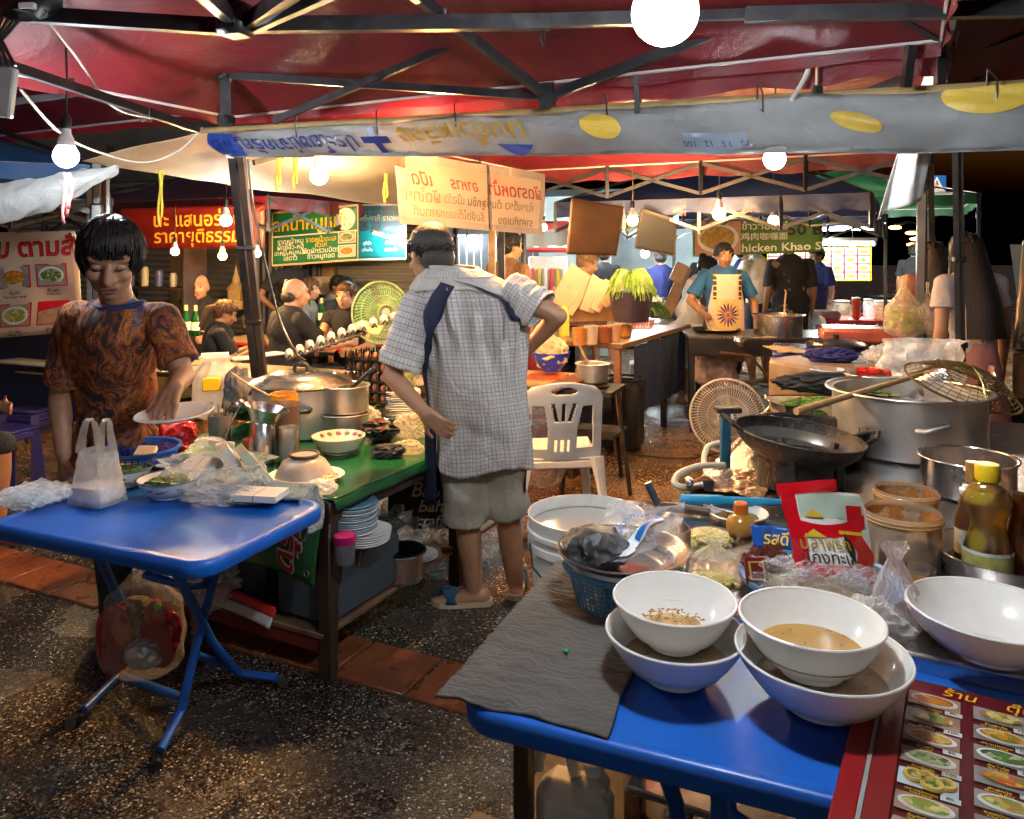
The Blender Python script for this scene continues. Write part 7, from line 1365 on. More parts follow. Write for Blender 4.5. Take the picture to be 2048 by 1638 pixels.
# blue covered table, lids and red foam box
t0=at(1545,715,y=4.7); t1=at(1900,712,y=4.4); zt=t0.z+.02; PB2=mat('purple_blue_sheet',(.03,.035,.2),.28,0,.2,3)
r=T('covered_table','table under a shiny purple-blue sheet behind the chopping block','table',V(((t0.x+t1.x)/2,t0.y+.3,0))); ang=math.atan2((t1-t0).y,(t1-t0).x); wd=(t1-t0).length; tb=V((-SIN(ang),COS(ang),0)); mid=(t0+t1)/2
mb=MB(); mb.box(mid+tb*.32+ZX*(-.01),(wd,.66,.03),PB2,.012,ang); put('table_top',mb,r); mb=MB(); mb.grid(lambda u,v:t0.lerp(t1,u)+tb*-.012+V((0,.0,-.012-.22*v))+tb*.01*SIN(u*30),40,3,mat('blue_sheet_side',(.01,.05,.36),.35)); put('hanging_sheet',mb,r)
for u in(.04,.96): 
    for v in(.05,.6): q_=t0.lerp(t1,u)+tb*v; mb=MB(); mb.box(V((q_.x,q_.y,(t0.z-.03)/2)),(.045,.045,t0.z-.03),mat('blue_leg',(.01,.05,.3),.4),.004,ang); put('leg',mb,r)
on=lambda px,v:at(px,700,y=4.6+v)*V((1,1,0))+ZX*(mid.z+.006)
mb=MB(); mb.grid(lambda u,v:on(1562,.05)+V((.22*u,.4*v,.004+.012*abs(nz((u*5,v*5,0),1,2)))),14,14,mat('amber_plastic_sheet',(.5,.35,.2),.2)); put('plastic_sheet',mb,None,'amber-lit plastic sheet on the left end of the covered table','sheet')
p=on(1672,.35); b=T('pot_lid','dark domed lid on a round pan on the covered table','lid',p); mb=MB(); mb.lathe([(.0,.0),(.2,0),(.215,.03),(.19,.045),(.12,.065),(0,.075)],mat('dark_lid_steel',(.2,.17,.16),.25,.9),p,36); mb.lathe([(0,.075),(.02,.075),(.025,.095),(0,.1)],BLACKP,p,12); put('lid',mb,b)
p=on(1725,.55); mb=MB(); mb.box(p+ZX*.07,(.62,.35,.12),mat('wrapped_red_box',(.38,.10,.07),.25,0,.3,8,.3,20),.03,ang); put('wrapped_box',mb,None,'plastic-wrapped reddish box behind the dark lid','box')
# far red table with boxes
p=at(1705,640,y=8.6); r=T('red_table','red table with food boxes and bottles in front of the green canopy','table',V((p.x,p.y,0))); zt=p.z; mb=MB(); mb.box(p,(1.05,.6,.04),mat('red_table_top',(.5,.03,.03),.35),.008,GA*.3); put('table_top',mb,r)
for s in(-.45,.45): mb=MB(); mb.box(V((p.x+s,p.y,zt/2)),(.04,.4,zt-.04),BLACKM,.004); put('leg',mb,r)
for k,(dx,sz,m,lab) in enumerate(((-.38,(.28,.3,.1),mat('pink_tub',(.6,.2,.2),.4),'low pink tub on the far red table'),(-.2,(.25,.25,.22),film('clear_food_box',(.8,.75,.6),.6),'clear food box on the far red table'),(.0,(.1,.1,.26),mat('red_shaker',(.55,.06,.03),.4),'red jar on the far red table'),(.16,(.12,.12,.24),film('water_bottle_film',(.8,.85,.9),.5),'clear bottle on the far red table'),(.36,(.3,.25,.22),film('amber_bag',(.75,.5,.3),.7),'amber bag of bread on the far red table'))): mb=MB(); mb.box(p+V((dx,-.1,sz[2]/2+.02)),sz,m,min(sz)*.25); mb.box(p+V((dx,-.1,sz[2]+.02)),(sz[0]*.8,sz[1]*.8,.02),WHITEQ,.005); put('food_container',mb,None,lab,'container')
# hanging bags of limes
for px,py,y,wd,hh,m,lab in((1808,672,4.75,.27,.42,film('lime_bag_film',(.8,.72,.5),.35,.25,.5,18,.3,.4),'large hanging bag of green-yellow limes on the grey pole'),(1855,668,4.75,.17,.36,film('pale_bag_film',(.75,.65,.55),.5,.25,.5,18,.3,.4),'smaller pale bag hanging right of the lime bag')):
    p=at(px,py,y=y); put('hanging_bag',bag(p,wd,.22,hh,m,120,.5,.1,.12,.12),None,lab,'plastic bag')
q=random.Random(2); lm=MB(); lm.blob((0,0,0),(.032,.032,.034),mat('lime_fruit',(.38,.36,.04),.4,0,.25),2); l0=None
for k in range(16):
    c=at(1808,672,y=4.75)+V((q.uniform(-.09,.09),q.uniform(-.07,.03),.05+q.uniform(0,.13)))
    if l0 is None: l0=put('lime',lm,None,'lime inside the large hanging bag','lime','limes in the hanging bag',base=(0,0,0)); l0.location=c
    else: dup(l0,c)
mb=MB(); a_,b_=at(1843,385,y=4.8),at(1838,690,y=4.8); mb.bar(a_,b_+(b_-a_)*.85,.05,.05,mat('galvanised_pole',(.3,.32,.34),.4,.7)); put('pole',mb,None,'galvanised pole carrying the hanging bags','pole')
mb=MB(); a_,b_=at(1862,330,y=5.3),at(1866,690,y=5.3); mb.bar(a_,b_+(b_-a_)*.7,.04,.04,BLACKM); put('pole',mb,None,'thin dark pole right of the galvanised pole','pole')
# vehicles at right
r=T('jeep','brown old jeep parked at the right edge','car',at(2075,760,y=3.9)*V((1,1,0))); jb=at(2075,700,y=4.1); BRN=mat('brown_car_paint',(.09,.05,.025),.3,.2,.2,5); o=V((3.6,4.5,0))
mb=MB(); mb.box(o+V((.2,-.2,.75)),(1.4,1.2,.45),BRN,.06,-.05); mb.box(o+V((.2,-.2,.5)),(1.5,1.1,.2),BRN,.05,-.05); put('body',mb,r)
mb=MB(); 
for a,b_ in(((-.48,.3,.95),(-.32,.45,1.62)),((-.32,.45,1.62),(.9,.5,1.64)),((.95,.3,.95),(.9,.5,1.64)),((-.46,-.1,.98),(-.38,-.05,1.4)),((-.38,-.05,1.4),(-.32,.45,1.62))): mb.tube([o+V(a),o+V(b_)],.035,mat('tan_car_frame',(.22,.14,.07),.35,.3),10)
put('windscreen_frame',mb,r); mb=MB(); mb.grid(lambda u,v:o+V((-.44+1.3*u,.32+.13*v,.98+.62*v)),2,2,glassy('car_glass',(.3,.35,.38),.6)); put('windscreen',mb,r)
mb=MB(); mb.blob(o+V((-.46,.2,1.02)),(.09,.04,.07),BRN,2); mb.tube([o+V((-.46,.2,1.0)),o+V((-.4,.45,.95))],.012,BLACKM,6); put('wing_mirror',mb,r)
for s in(.0,1.5): mb=MB(); c=o+V((-.45,-.45+s*.4,.34)); mb.tube([c-V((.09,0,0)),c+V((.09,0,0))],.34,RUBBER,28); mb.tube([c-V((.1,0,0)),c+V((.1,0,0))],.19,ALU,20); put('wheel',mb,r)
p=at(1795,580,y=12); p.z=0; r=T('motorbike','blue motorbike parked beyond the poles','motorbike',p); MBL=mat('blue_bike_paint',(.01,.08,.45),.3)
for s in(-.55,.55): put('wheel',join(ring(p+V((s,0,.3)),.27,RUBBER,.045,28,V((0,1,0))),ring(p+V((s,0,.3)),.2,ALU,.012,20,V((0,1,0)))),r)
mb=MB(); mb.cap(p+V((-.5,0,.6)),p+V((.15,0,.65)),.12,.13,MBL); mb.cap(p+V((.2,0,.6)),p+V((.5,0,.95)),.09,.06,MBL); mb.tube([p+V((.45,-.3,1.05)),p+V((.48,0,1.0)),p+V((.45,.3,1.05))],.02,BLACKM,8); mb.tube([p+V((.48,0,1.0)),p+V((.55,0,.3))],.035,ALU,8); mb.box(p+V((-.25,0,.78)),(.6,.22,.08),BLACKP,.03); put('body',mb,r)
# bright stalls at the far centre
EM=lambda n,c,s:emis(n,c,s)
p=at(1095,590,y=9.0); p.z=0; r=T('drink_stall','bright red and white drinks cart far behind the man\'s elbow','stall',p); mb=MB(); mb.box(p+ZX*.5,(.62,.5,1.0),mat('stall_red',(.5,.04,.04),.4),.02); mb.box(p+ZX*1.25,(.5,.4,.5),mat('stall_white',(.7,.68,.66),.4),.02); mb.box(p+ZX*1.75,(.56,.5,.4),mat('stall_red',(.5,.04,.04),.4),.03); put('body',mb,r); mb=MB(); mb.box(p+V((0,-.27,1.72)),(.46,.02,.2),EM('lit_sign',(1,.9,.85),2.2),.004); put('lit_panel',mb,r)
mb=MB()
for k in range(6): mb.box(p+V((-.2+.08*k,-.23,1.2)),(.05,.04,.3),[mat('can_red',(.6,.05,.05),.3),mat('can_yellow',(.6,.45,.05),.3),WHITEQ][k%3],.01)
put('drink_cans',mb,r)
p=at(1050,590,y=10.5); p.z=0; mb=MB(); mb.box(p+ZX*1.2,(2.6,.1,2.4),mat('teal_white_shopfront',(.4,.5,.48),.5,0,.2,2),.01,GA*.4); put('shopfront',mb,None,'pale lit shopfront far behind the drinks cart','shopfront')
p=at(1230,600,y=11); p.z=0; mb=MB(); mb.box(p+V((.5,.4,1.3)),(3.4,.15,2.6),mat('bluish_shopfront',(.22,.27,.3),.5,0,.3,2),.01,GA*.4); mb.box(p+V((.3,.2,.5)),(1.6,.3,.9),mat('display_case',(.4,.4,.42),.3,0,.3,10),.01); mb.box(p+V((.3,.15,1.15)),(1.7,.3,.05),mat('yellow_shelf',(.5,.45,.15),.4)); put('display_counter',mb,None,'far display counter with a yellow shelf behind the blue shirt','counter')
for k,(px,py,w_,h_,col,lab) in enumerate(((985,520,.9,.5,(.10,.12,.14),'grey barred window behind the man\'s head'),)): mb=MB(); c=at(px,py,y=9.5); mb.box(c,(w_*1.4,.04,h_*1.4),mat('dim_window',(.1,.12,.13),.2)); [mb.box(c+V((-.55+.1*i,-.03,0)),(.012,.012,h_*1.4),ALU) for i in range(12)]; put('barred_window',mb,None,lab,'window')
# green banner strips, wood posts behind the man
GLED=emis('green_led',(.1,1,.25),3)
mb=MB(); [mb.blob(at(1240+i*5,418+(i%3)*7,y=8.5),(.03,.02,.04),GLED,1) for i in range(8)]; mb.box(at(1255,420,y=8.55),(.4,.03,.14),BLACKP); put('neon_sign',mb,None,'small green neon sign above the warm lamp','neon sign')
mb=MB(); mb.box(at(1352,432,y=8.3),(.05,.03,.12),GLED); mb.box(at(1365,427,y=8.32),(.07,.03,.05),emis('red_led',(1,.12,.05),1.5)); put('exit_light',mb,None,'small green and red light at the navy canopy edge','sign light')
for px,y,lab in((984,5.3,'brown wooden post behind the man\'s neck'),(1003,5.35,'dark steel post right behind the man\'s neck')): p=at(px,600,y=y); mb=MB(); mb.box(V((p.x,p.y,1.05)),(.055,.05,2.1),WOODL if px<990 else BLACKM,.005); put('post',mb,None,lab,'post')
p=at(185,600,y=3.8); mb=MB(); mb.box(V((p.x,p.y,1.02)),(.045,.045,2.04),mat('galvanised_pole'),.004); mb.box(V((p.x+.055,p.y+.02,1.02)),(.04,.04,2.04),mat('brown_steel'),.004); put('post',mb,None,'pair of steel posts rising behind the young man\'s head','post')
# ================================================================ people
def skin(n,c): 
    if n in _mt: return _mt[n]
    t=NT(n); v=t.co(); at_=t.n('ShaderNodeAttribute',attribute_name='tint'); nn=t.noise(v,14,4)
    col=t.mix(t.ramp(nn,[(.3,(0,0,0)),(.7,(1,1,1))]),mul(c,.86),mul(c,1.1)); t.set
    pr=t.pr(Base_Color=col,Roughness=.46,Subsurface_Weight=.08,Subsurface_Radius=(.012,.005,.003)); t.set(pr,'Normal',t.bump(t.noise(v,190,3),.12,.002)); _mt[n]=t.m; return t.m
SKA=skin('tan_skin',(.36,.19,.11)); SKB=skin('brown_skin',(.27,.135,.075)); SKC=skin('fair_skin',(.52,.29,.19)); SKD=skin('warm_skin',(.42,.22,.125))
def hairm(n,c): 
    if n in _mt: return _mt[n]
    t=NT(n); v=t.co('Object',(60,60,9)); nn=t.noise(v,3,3); pr=t.pr(Base_Color=t.mix(nn,mul(c,.5),mul(c,1.5)),Roughness=.5,Specular_IOR_Level=.3); t.set(pr,'Normal',t.bump(nn,.9,.006)); _mt[n]=t.m; return t.m
HB=hairm('black_hair',(.012,.010,.010)); HBR=hairm('brown_hair',(.10,.05,.022)); HG=hairm('greying_hair',(.042,.038,.034)); HL=hairm('light_brown_hair',(.2,.12,.06))
def hand(mb,w,d,n,m,s=1,curl=.5,right=True):
    d=V(d).normalized(); n=V(n); n=(n-d*n.dot(d)).normalized(); x=d.cross(n)*(1 if right else -1)
    for i in(-1,0,1): mb.cap(w+x*i*.018*s,w+d*.075*s+x*i*.024*s,.0175*s,.0135*s,m,8)
    for i,(l,o) in enumerate(((.066,.034),(.076,.012),(.07,-.011),(.054,-.032))):
        a=w+d*.078*s+x*o*s; c1=d*COS(curl*.6)+n*SIN(curl*.6); b=a+c1*l*.5*s; c2=d*COS(curl*1.6)+n*SIN(curl*1.6); e=b+c2*l*.5*s
        mb.cap(a,b,.0092*s,.0085*s,m,8); mb.cap(b,e,.0085*s,.007*s,m,8)
    a=w+d*.02*s+x*.03*s; b=a+(d*.6+x*.75+n*.3).normalized()*.045*s; mb.cap(a,b,.0125*s,.010*s,m,8); mb.cap(b,b+(d*.9+x*.3+n*.4).normalized()*.032*s,.0095*s,.008*s,m,8)
def locks(mb,H,m,n,hs,hd,ln=.4,seed=3):      # separate tapered locks of hair growing from the crown
    q=random.Random(seed); c=V((0,-.42,.9)).normalized(); fr=hs=='fringe'
    for i in range(n):
        a=q.uniform(-PI,PI); front=abs(a)<1.0; lo=.62 if front else -.72 if (hs=='crop' and abs(a)>1.9) else (.05 if abs(a)<1.75 else -.35); z=q.uniform(lo,1); r=math.sqrt(max(0,1-z*z)); u=V((SIN(a)*r,COS(a)*r,z))
        if hs=='crop':
            p=H(u.x*.086,u.y*.100-.012,u.z*.098+.022); d=H(u.x*.094+.004*SIN(i),u.y*.108-.012,u.z*.104+.016)-p; mb.tube([p,p+d],[.0035*hd,.0015*hd],m,3); continue
        ax=c.cross(u); ax=ax.normalized() if ax.length>.05 else V((1,0,0)); L=q.uniform(.45,.95) if fr else q.uniform(.3,.6); L=min(L,max(.15,math.asin(z)-.24+q.uniform(-.1,.1))) if fr and front else L; jt=q.uniform(-.7,.7) if fr else q.uniform(-.35,.35); pts=[]; w0=q.uniform(.0045,.009)*hd*(1 if fr else 1.25); lift=q.uniform(.0,.16 if fr else .05); base=q.uniform(1.0,1.14)
        for k in range(5):
            Q=Quaternion(ax,L*k/4)@Quaternion(u,jt*k/4); x=Q@u; o=base+lift*k/4-(.04 if k==4 else 0)
            pts.append(H(x.x*.080*o,x.y*.098*o-.014,x.z*.094*o+.026))
        if hs=='long' and u.y<.75:
            e=pts[-1]; b=H(0,0,-1)-H(0,0,0); out=(e-H(0,-.01,e.z*0+.02)); out=V((out.x,out.y,0)).normalized()*.03
            if (H(0,1,0)-H(0,0,0)).dot(out)<.012: pts=pts[:4]+[e+V((0,0,-ln*hd*t*q.uniform(.9,1.08)))+out*t*.6+V((.006*SIN(i+t*5),0,0)) for t in(.12,.35,.65,1)]; w0*=1.5
        N=len(pts); mb.tube(pts,[w0*(1-.75*(k/(N-1))**2) for k in range(N)],m,4)
def figure(label,J,sk,hair=None,hs='short',top=None,bot=None,s=1.0,vox=.011,wd=1.0,fat=1.0,sleeve=.75,face=True,legs=True,botlen=1.0,shoe=None,curl=.5,fingers=True,group=None,topvox=None,name='person',skirt=False,long_=.45,lids=False,loc=None,hd=None):
    g=lambda k:V(J[k]); hip,neck,head=g('hip'),g('neck'),g('head'); bf=V(J['bf']).normalized(); hf=V(J.get('hf',bf)).normalized(); rt=V((bf.y,-bf.x,0)).normalized()
    hu=V(J.get('hu',(0,0,1))); hx=hf.cross(hu).normalized(); hu=hx.cross(hf).normalized(); hd=hd or s
    R3=Matrix((hx,hf,hu)).transposed(); H=lambda x,y,z:head+(hx*x+hf*y+hu*z)*hd
    root=T(name,label,'person',loc if loc is not None else (hip.x,hip.y,0),group)
    mb=MB(); m=sk
    mb.blob(H(0,-.008,.018),V((.077,.094,.098))*hd,m,3,rot=R3); mb.blob(H(0,.022,-.045),V((.062,.068,.066))*hd,m,3,rot=R3); mb.blob(H(0,.052,-.092),V((.03,.028,.022))*hd,m,2,rot=R3)
    mb.cap(H(0,.088,.012),H(0,.108,-.026),.010*hd,.0165*hd,m,8); mb.blob(H(.015,.094,-.030),.0105*hd,m,2); mb.blob(H(-.015,.094,-.030),.0105*hd,m,2)
    mb.cap(H(-.045,.072,.036),H(.045,.072,.036),.015*hd,.015*hd,m,8)
    for q in(-1,1): mb.blob(H(q*.04,.066,-.022),V((.026,.022,.024))*hd,m,2,rot=R3); mb.blob(H(q*.078,-.008,-.006),V((.011,.02,.032))*hd,m,2,rot=R3)
    mb.cap(H(-.018,.087,-.056),H(.018,.087,-.056),.0088*hd,.0088*hd,m,8); mb.cap(H(-.014,.085,-.068),H(.014,.085,-.068),.0092*hd,.0092*hd,m,8)
    mb.cap(neck-ZX*.03*s,H(0,-.02,-.06),.058*s*wd**.5,.052*s,m,14)
    sh={k:g('sh'+k) for k in'LR'}; mb.cap(sh['L'].lerp(sh['R'],.15),sh['L'].lerp(sh['R'],.85),.046*s,.046*s,m); mb.cap(hip+ZX*.1*s,neck-ZX*.12*s,.10*s*fat,.11*s,m)
    for k in'LR':
        if 'el'+k not in J: continue
        e,h=g('el'+k),g('ha'+k); mb.cap(sh[k],e,.046*s*wd**.5,.040*s,m); mb.cap(e,e.lerp(h,.35),.040*s,.039*s,m); mb.cap(e.lerp(h,.35),h,.038*s,.026*s,m)
        d=V(J.get('hd'+k,h-e)); n=V(J.get('hn'+k,bf*.3-rt*(1 if k=='R' else -1)))
        if fingers: hand(mb,h,d,n,m,s,curl,k=='R')
        else: mb.cap(h,h+d.normalized()*.12*s,.033*s,.024*s,m,8)
    if legs:
        for k in'LR':
            hp,kn,an=g('hp'+k),g('kn'+k),g('an'+k); mb.cap(hp,kn,.083*s*fat,.054*s,m); mb.cap(kn,kn.lerp(an,.35),.053*s,.057*s,m); mb.cap(kn.lerp(an,.3),an,.057*s,.036*s,m); f=V(J.get('ft'+k,bf)); f=V((f.x,f.y,0)).normalized()
            mb.cap(an-f*.035*s-ZX*.03*s,an+f*.03*s-ZX*.035*s,.038*s,.036*s,m); mb.cap(an+f*.03*s-ZX*.035*s,an+f*.13*s-ZX*.05*s,.037*s,.026*s,m,ZX and 12); mb.cap(an+f*.13*s-ZX*.05*s,an+f*.17*s-ZX*.052*s,.028*s,.02*s,m)
    put('body',remesh(mb,vox,4),root,ang=0)
    if face:
        for q in(-1,1):
            if lids: e=MB(); e.blob(H(q*.032,.0755,.008),V((.017,.010,.010))*hd,sk,2,rot=R3); e.tube([H(q*.016,.085,.003),H(q*.031,.0875,-.0005),H(q*.047,.078,.003)],[.0015*hd,.0026*hd,.0015*hd],mat('lash',(.012,.008,.007),.5),6); put('eye',e,root)
            e=MB() if not lids else None
            if e: e.blob(H(q*.031,.078,.010),V((.0125,.007,.0062))*hd,mat('eye_white',(.5,.46,.42),.2),2,rot=R3); e.blob(H(q*.031,.0825,.0085),V((.0055,.004,.0055))*hd,mat('iris',(.015,.01,.008),.15),2,rot=R3); e.cap(H(q*.019,.082,.0165),H(q*.044,.078,.0155),.0035*hd,.0035*hd,sk,6); put('eye',e,root)
            e=MB(); e.cap(H(q*.016,.0885,.0385),H(q*.035,.087,.043),.0038*hd,.0042*hd,hair or HL,6); e.cap(H(q*.035,.087,.043),H(q*.052,.075,.0385),.0042*hd,.0024*hd,hair or HL,6); put('eyebrow',e,root)
        e=MB(); LIP=mat('lip_'+sk.name,mul((.42,.17,.13),.6 if sk in(SKB,SKA) else .9),.4); e.cap(H(-.021,.0905,-.0565),H(.021,.0905,-.0565),.0062*hd,.0062*hd,LIP,8); e.cap(H(-.016,.090,-.0675),H(.016,.090,-.0675),.0068*hd,.0068*hd,LIP,8); e.cap(H(-.02,.0955,-.062),H(.02,.0955,-.062),.002*hd,.002*hd,mat('mouth_line',(.04,.015,.012),.6),6); put('mouth',e,root)
    if hair and hs!='none':
        e=MB(); q=lambda x,y,z,a,b,c:e.blob(H(x,y,z),V((a,b,c))*hd,hair,3,.07,4,rot=R3)
        if hs!='bald':
            q(0,-.024,.042,.090,.096,.088); q(0,-.05,-.005,.078,.068,.075)
            if hs in('short','fringe'): q(0,.02,.075,.075,.07,.05)
            if hs=='fringe':
                q(0,-.004,.066,.078,.088,.062)
            if hs=='long': e.grid(lambda u,v:H((u*2-1)*(.105+.035*v),-.05-.075*SIN(PI*u)-.085*min(1,v*1.5),.06-(long_+.08)*v),16,10,hair)
            if hs=='bun': q(0,-.11,.07,.05,.05,.05)
            if hs=='pony': e.cap(H(0,-.10,.03),H(0,-.16,-.02),.034*hd,.035*hd,hair,8); e.cap(H(0,-.16,-.02),H(.01,-.16,-.2),.035*hd,.012*hd,hair,8)
            if hs=='cap': pass
        else: q(0,-.05,-.02,.079,.058,.052)
        if hs!='bald' and hs!='cap': locks(e,H,hair,1500 if hs=='fringe' else 260,hs,hd,long_)
        if e.V: put('hair',e,root,ang=0)
        if hs=='cap': e=MB(); e.blob(H(0,-.012,.06),V((.092,.103,.075))*hd,mat('black_cap',(.012,.012,.014),.7),3,rot=R3); e.blob(H(0,.10,.05),V((.06,.06,.008))*hd,mat('black_cap'),3,rot=R3); put('cap',e,root)
    tv=topvox or max(vox*1.15,.009)
    if top:
        e=MB(); c=hip.lerp(neck,.72); sp=(neck-hip).normalized(); fw=sp.cross(rt)*-1; fw=fw if fw.dot(bf)>0 else -fw; RB=Matrix((rt,fw,sp)).transposed()
        e.cap(hip+ZX*.1*s,neck-ZX*.11*s,.122*s*fat,.130*s,top,20); e.blob(c,V((.165*wd,.122*fat,.2))*s,top,3,rot=RB); e.blob(hip.lerp(neck,.42)+fw*.015,V((.152*wd,.118*fat,.2))*s,top,3,rot=RB); e.blob(hip.lerp(neck,.12),V((.165*wd,.122*fat,.16))*s,top,3,rot=RB); e.tube([hip-sp*.07*s,hip.lerp(neck,.3)],[.15*s*wd,.14*s*wd],top,20,ell=.75)
        e.cap(sh['L']-ZX*.008,sh['R']-ZX*.008,.060*s,.060*s,top); e.cap(neck-sp*.06*s,neck-sp*.015*s,.085*s,.066*s,top)
        if sleeve>0:
            for k in'LR':
                if 'el'+k in J:
                    el,h=g('el'+k),g('ha'+k)
                    if sleeve<=1: e.tube([sh[k]-(el-sh[k])*.05,sh[k].lerp(el,sleeve*.6),sh[k].lerp(el,sleeve)],[.058*s,.064*s,.074*s],top,16)
                    else: e.cap(sh[k],el,.06*s,.05*s,top); e.cap(el,el.lerp(h,.93),.05*s,.04*s,top)
        me=remesh(e,tv,3)
        wrinkle(me,lambda x,y,z:(.012*nz((x*3,y*3,z*9),1,3)+.008*nz((x*11,y*11,z*5),1,6)+.004*nz((x*25,y*25,z*16),1,2))*s)
        put('shirt',me,root,ang=0)
    if bot:
        e=MB(); e.blob(hip,V((.15*wd,.12*fat,.12))*s,bot,3)
        if skirt: e.tube([hip+ZX*.1*s,hip-ZX*.1*s,hip-ZX*skirt*s],[.13*s,.18*s,.25*s],bot,24,ell=.8)
        elif legs:
            for k in'LR':
                hp,kn,an=g('hp'+k),g('kn'+k),g('an'+k); e.cap(hp,kn,.098*s*fat,.075*s,bot)
                if botlen>1: e.tube([kn+(hp-kn)*.1,kn.lerp(an,.96)],[.073*s,.062*s],bot,14)
        me=remesh(e,tv,3)
        wrinkle(me,lambda x,y,z:.008*nz((x*9,y*9,z*4),1,2)*s)
        put('skirt' if skirt else 'trousers',me,root,ang=0)
    if shoe and legs:
        for k in'LR':
            an=g('an'+k); f=V(J.get('ft'+k,bf)); f=V((f.x,f.y,0)).normalized(); e=MB(); z=V((an.x,an.y,an.z-.078*s)); e.cap(z-f*.03*s,z+f*.15*s,.046*s,.05*s,shoe,12); e.cap(z-f*.03*s+ZX*.03*s,z+f*.06*s+ZX*.02*s,.045*s,.045*s,shoe); put('shoe',remesh(e,.01,2),root,ang=0)
    return root
def pose(p,face,h=1.65,sit=False,lean=.05,hpitch=.1,hyaw=0,L=None,R_=None,seat=.45,hwid=.185):
    s=h/1.70; p=V(p); bf=V((SIN(face),-COS(face),0)); rt=V((bf.y,-bf.x,0)); hz=(seat+.09) if sit else .93*s
    W=lambda x,y,z:p+rt*x*s+bf*y*s+ZX*z
    up=ZX*COS(lean)+bf*SIN(lean); hip=W(0,0,hz); N=hip+up*.53*s
    a=face+hyaw; hf=V((SIN(a),-COS(a),0))*COS(hpitch)-ZX*SIN(hpitch)
    J=dict(bf=bf,hip=hip,neck=N,head=N+up*.125*s+hf*.035*s,hf=hf,shL=N-up*.06*s-rt*hwid*s,shR=N-up*.06*s+rt*hwid*s)
    for k,sg,o in(('L',-1,L),('R',1,R_)):
        S_=J['sh'+k]; e,hh=o or ((.04,-.02,-.29),(.05,.06,-.54)); J['el'+k]=S_+(rt*sg*e[0]+bf*e[1]+ZX*e[2])*s; J['ha'+k]=S_+(rt*sg*hh[0]+bf*hh[1]+ZX*hh[2])*s
        J['hp'+k]=hip+rt*sg*.085*s-ZX*.03*s
        if sit: J['kn'+k]=W(sg*.12,.42,hz); J['an'+k]=W(sg*.12,.40,.08)
        else: J['kn'+k]=W(sg*.1,.02,.49*s); J['an'+k]=W(sg*.11,-.01,.085*s)
    return J,s
TABLE=((.06,.12,-.25),(-.02,.36,-.27)); PHONE=((.03,.14,-.26),(-.10,.34,-.16)); HIPS=((.2,-.06,-.25),(.06,.06,-.42))
CLK=cloth('black_tshirt',(.014,.014,.016),(.022,.022,.024),14,.9); CLW=cloth('white_tshirt',(.62,.6,.57),(.52,.5,.48),12,.9); CLN=cloth('navy_shirt',(.01,.016,.09),(.015,.02,.11),12,.85); CLG=cloth('grey_shirt',(.12,.12,.12),(.16,.155,.15),12,.9); JEAN=cloth('dark_jeans',(.012,.02,.032),(.025,.035,.05),20,.9); BRNS=cloth('brown_striped_top',(.25,.13,.06),(.12,.06,.03),30,.9)
def fig(label,px,y,face,zfloor=True,sk=SKA,group='diners and passers-by',**k):
    kw={a:k.pop(a) for a in list(k) if a in('h','sit','lean','hpitch','hyaw','L','R_','seat','hwid')}
    p=at(px,700,y=y); J,s=pose((p.x,p.y,0),face,**kw); return figure(label,J,sk,s=s,group=group,**k)
# ---- diners at the left rear
fig('bald man in a dark polo shirt smiling at the camera beside green bottles',405,6.75,.1,sk=SKC,hair=HL,hs='bald',top=CLK,bot=JEAN,h=1.76,sit=True,lean=.08,L=TABLE,R_=TABLE,vox=.009)
fig('girl with brown ponytail in a black top looking down at her phone',415,5.35,2.0,sk=SKD,hair=HBR,hs='pony',top=CLK,bot=JEAN,h=1.42,sit=True,lean=.2,hpitch=.45,L=PHONE,R_=PHONE,vox=.009)
p=at(458,676,y=5.4); put('phone',(lambda m:(m.box(p,(.07,.012,.13),BLACKP,.004,.8,Matrix.Rotation(.8,3,'Z')@Matrix.Rotation(-.8,3,'X')),m)[1])(MB()),None,'dark phone held by the girl with the ponytail','phone')
fig('grey-haired balding man with glasses in a black shirt seen from behind',563,5.35,2.35,sk=SKC,hair=HG,hs='bald',top=CLK,bot=JEAN,h=1.78,sit=True,lean=.12,hpitch=.05,hyaw=-.2,L=TABLE,R_=((.08,.14,-.2),(.0,.42,-.2)),vox=.009,wd=1.15,fat=1.1)
fig('woman with tied-back hair in a black top frowning toward the camera',702,6.0,-.15,sk=SKC,hair=HBR,hs='short',top=CLK,bot=JEAN,h=1.64,sit=True,lean=.12,hpitch=.0,hyaw=-.1,sleeve=.3,L=TABLE,R_=TABLE,vox=.009)
fig('woman with long auburn hair sitting with her side to us',603,7.2,1.5,sk=SKD,hair=HBR,hs='long',top=CLG,bot=JEAN,h=1.62,sit=True,lean=.1,L=TABLE,R_=TABLE,long_=.38)
fig('man in a dark cap and pale shirt with a red strap at the back table',655,7.7,1.1,sk=SKD,hair=HB,hs='cap',top=CLW,bot=JEAN,h=1.68,sit=True,lean=.2,hpitch=.3,L=TABLE,R_=TABLE)
fig('dark-haired diner partly hidden behind the frowning woman',690,7.4,.2,sk=SKA,hair=HB,top=CLK,bot=JEAN,h=1.62,sit=True,L=TABLE,R_=TABLE)
v_=fig('vendor in a black printed shirt and cap standing before the green sign',578,7.6,.9,sk=SKB,hair=HB,hs='cap',top=CLK,bot=JEAN,h=1.6,L=((.1,.0,-.27),(.02,.16,-.45)),R_=HIPS)
c=at(582,564,y=7.42); mb=MB(); mb.text('Fresh',LW,lambda x,y:c+V((x,-.0,y)),.075,.012,.3); mb.text('food',LW,lambda x,y:c+V((x+.02,-.0,y-.07)),.07,.012,.3); put('shirt_print',mb,v_)
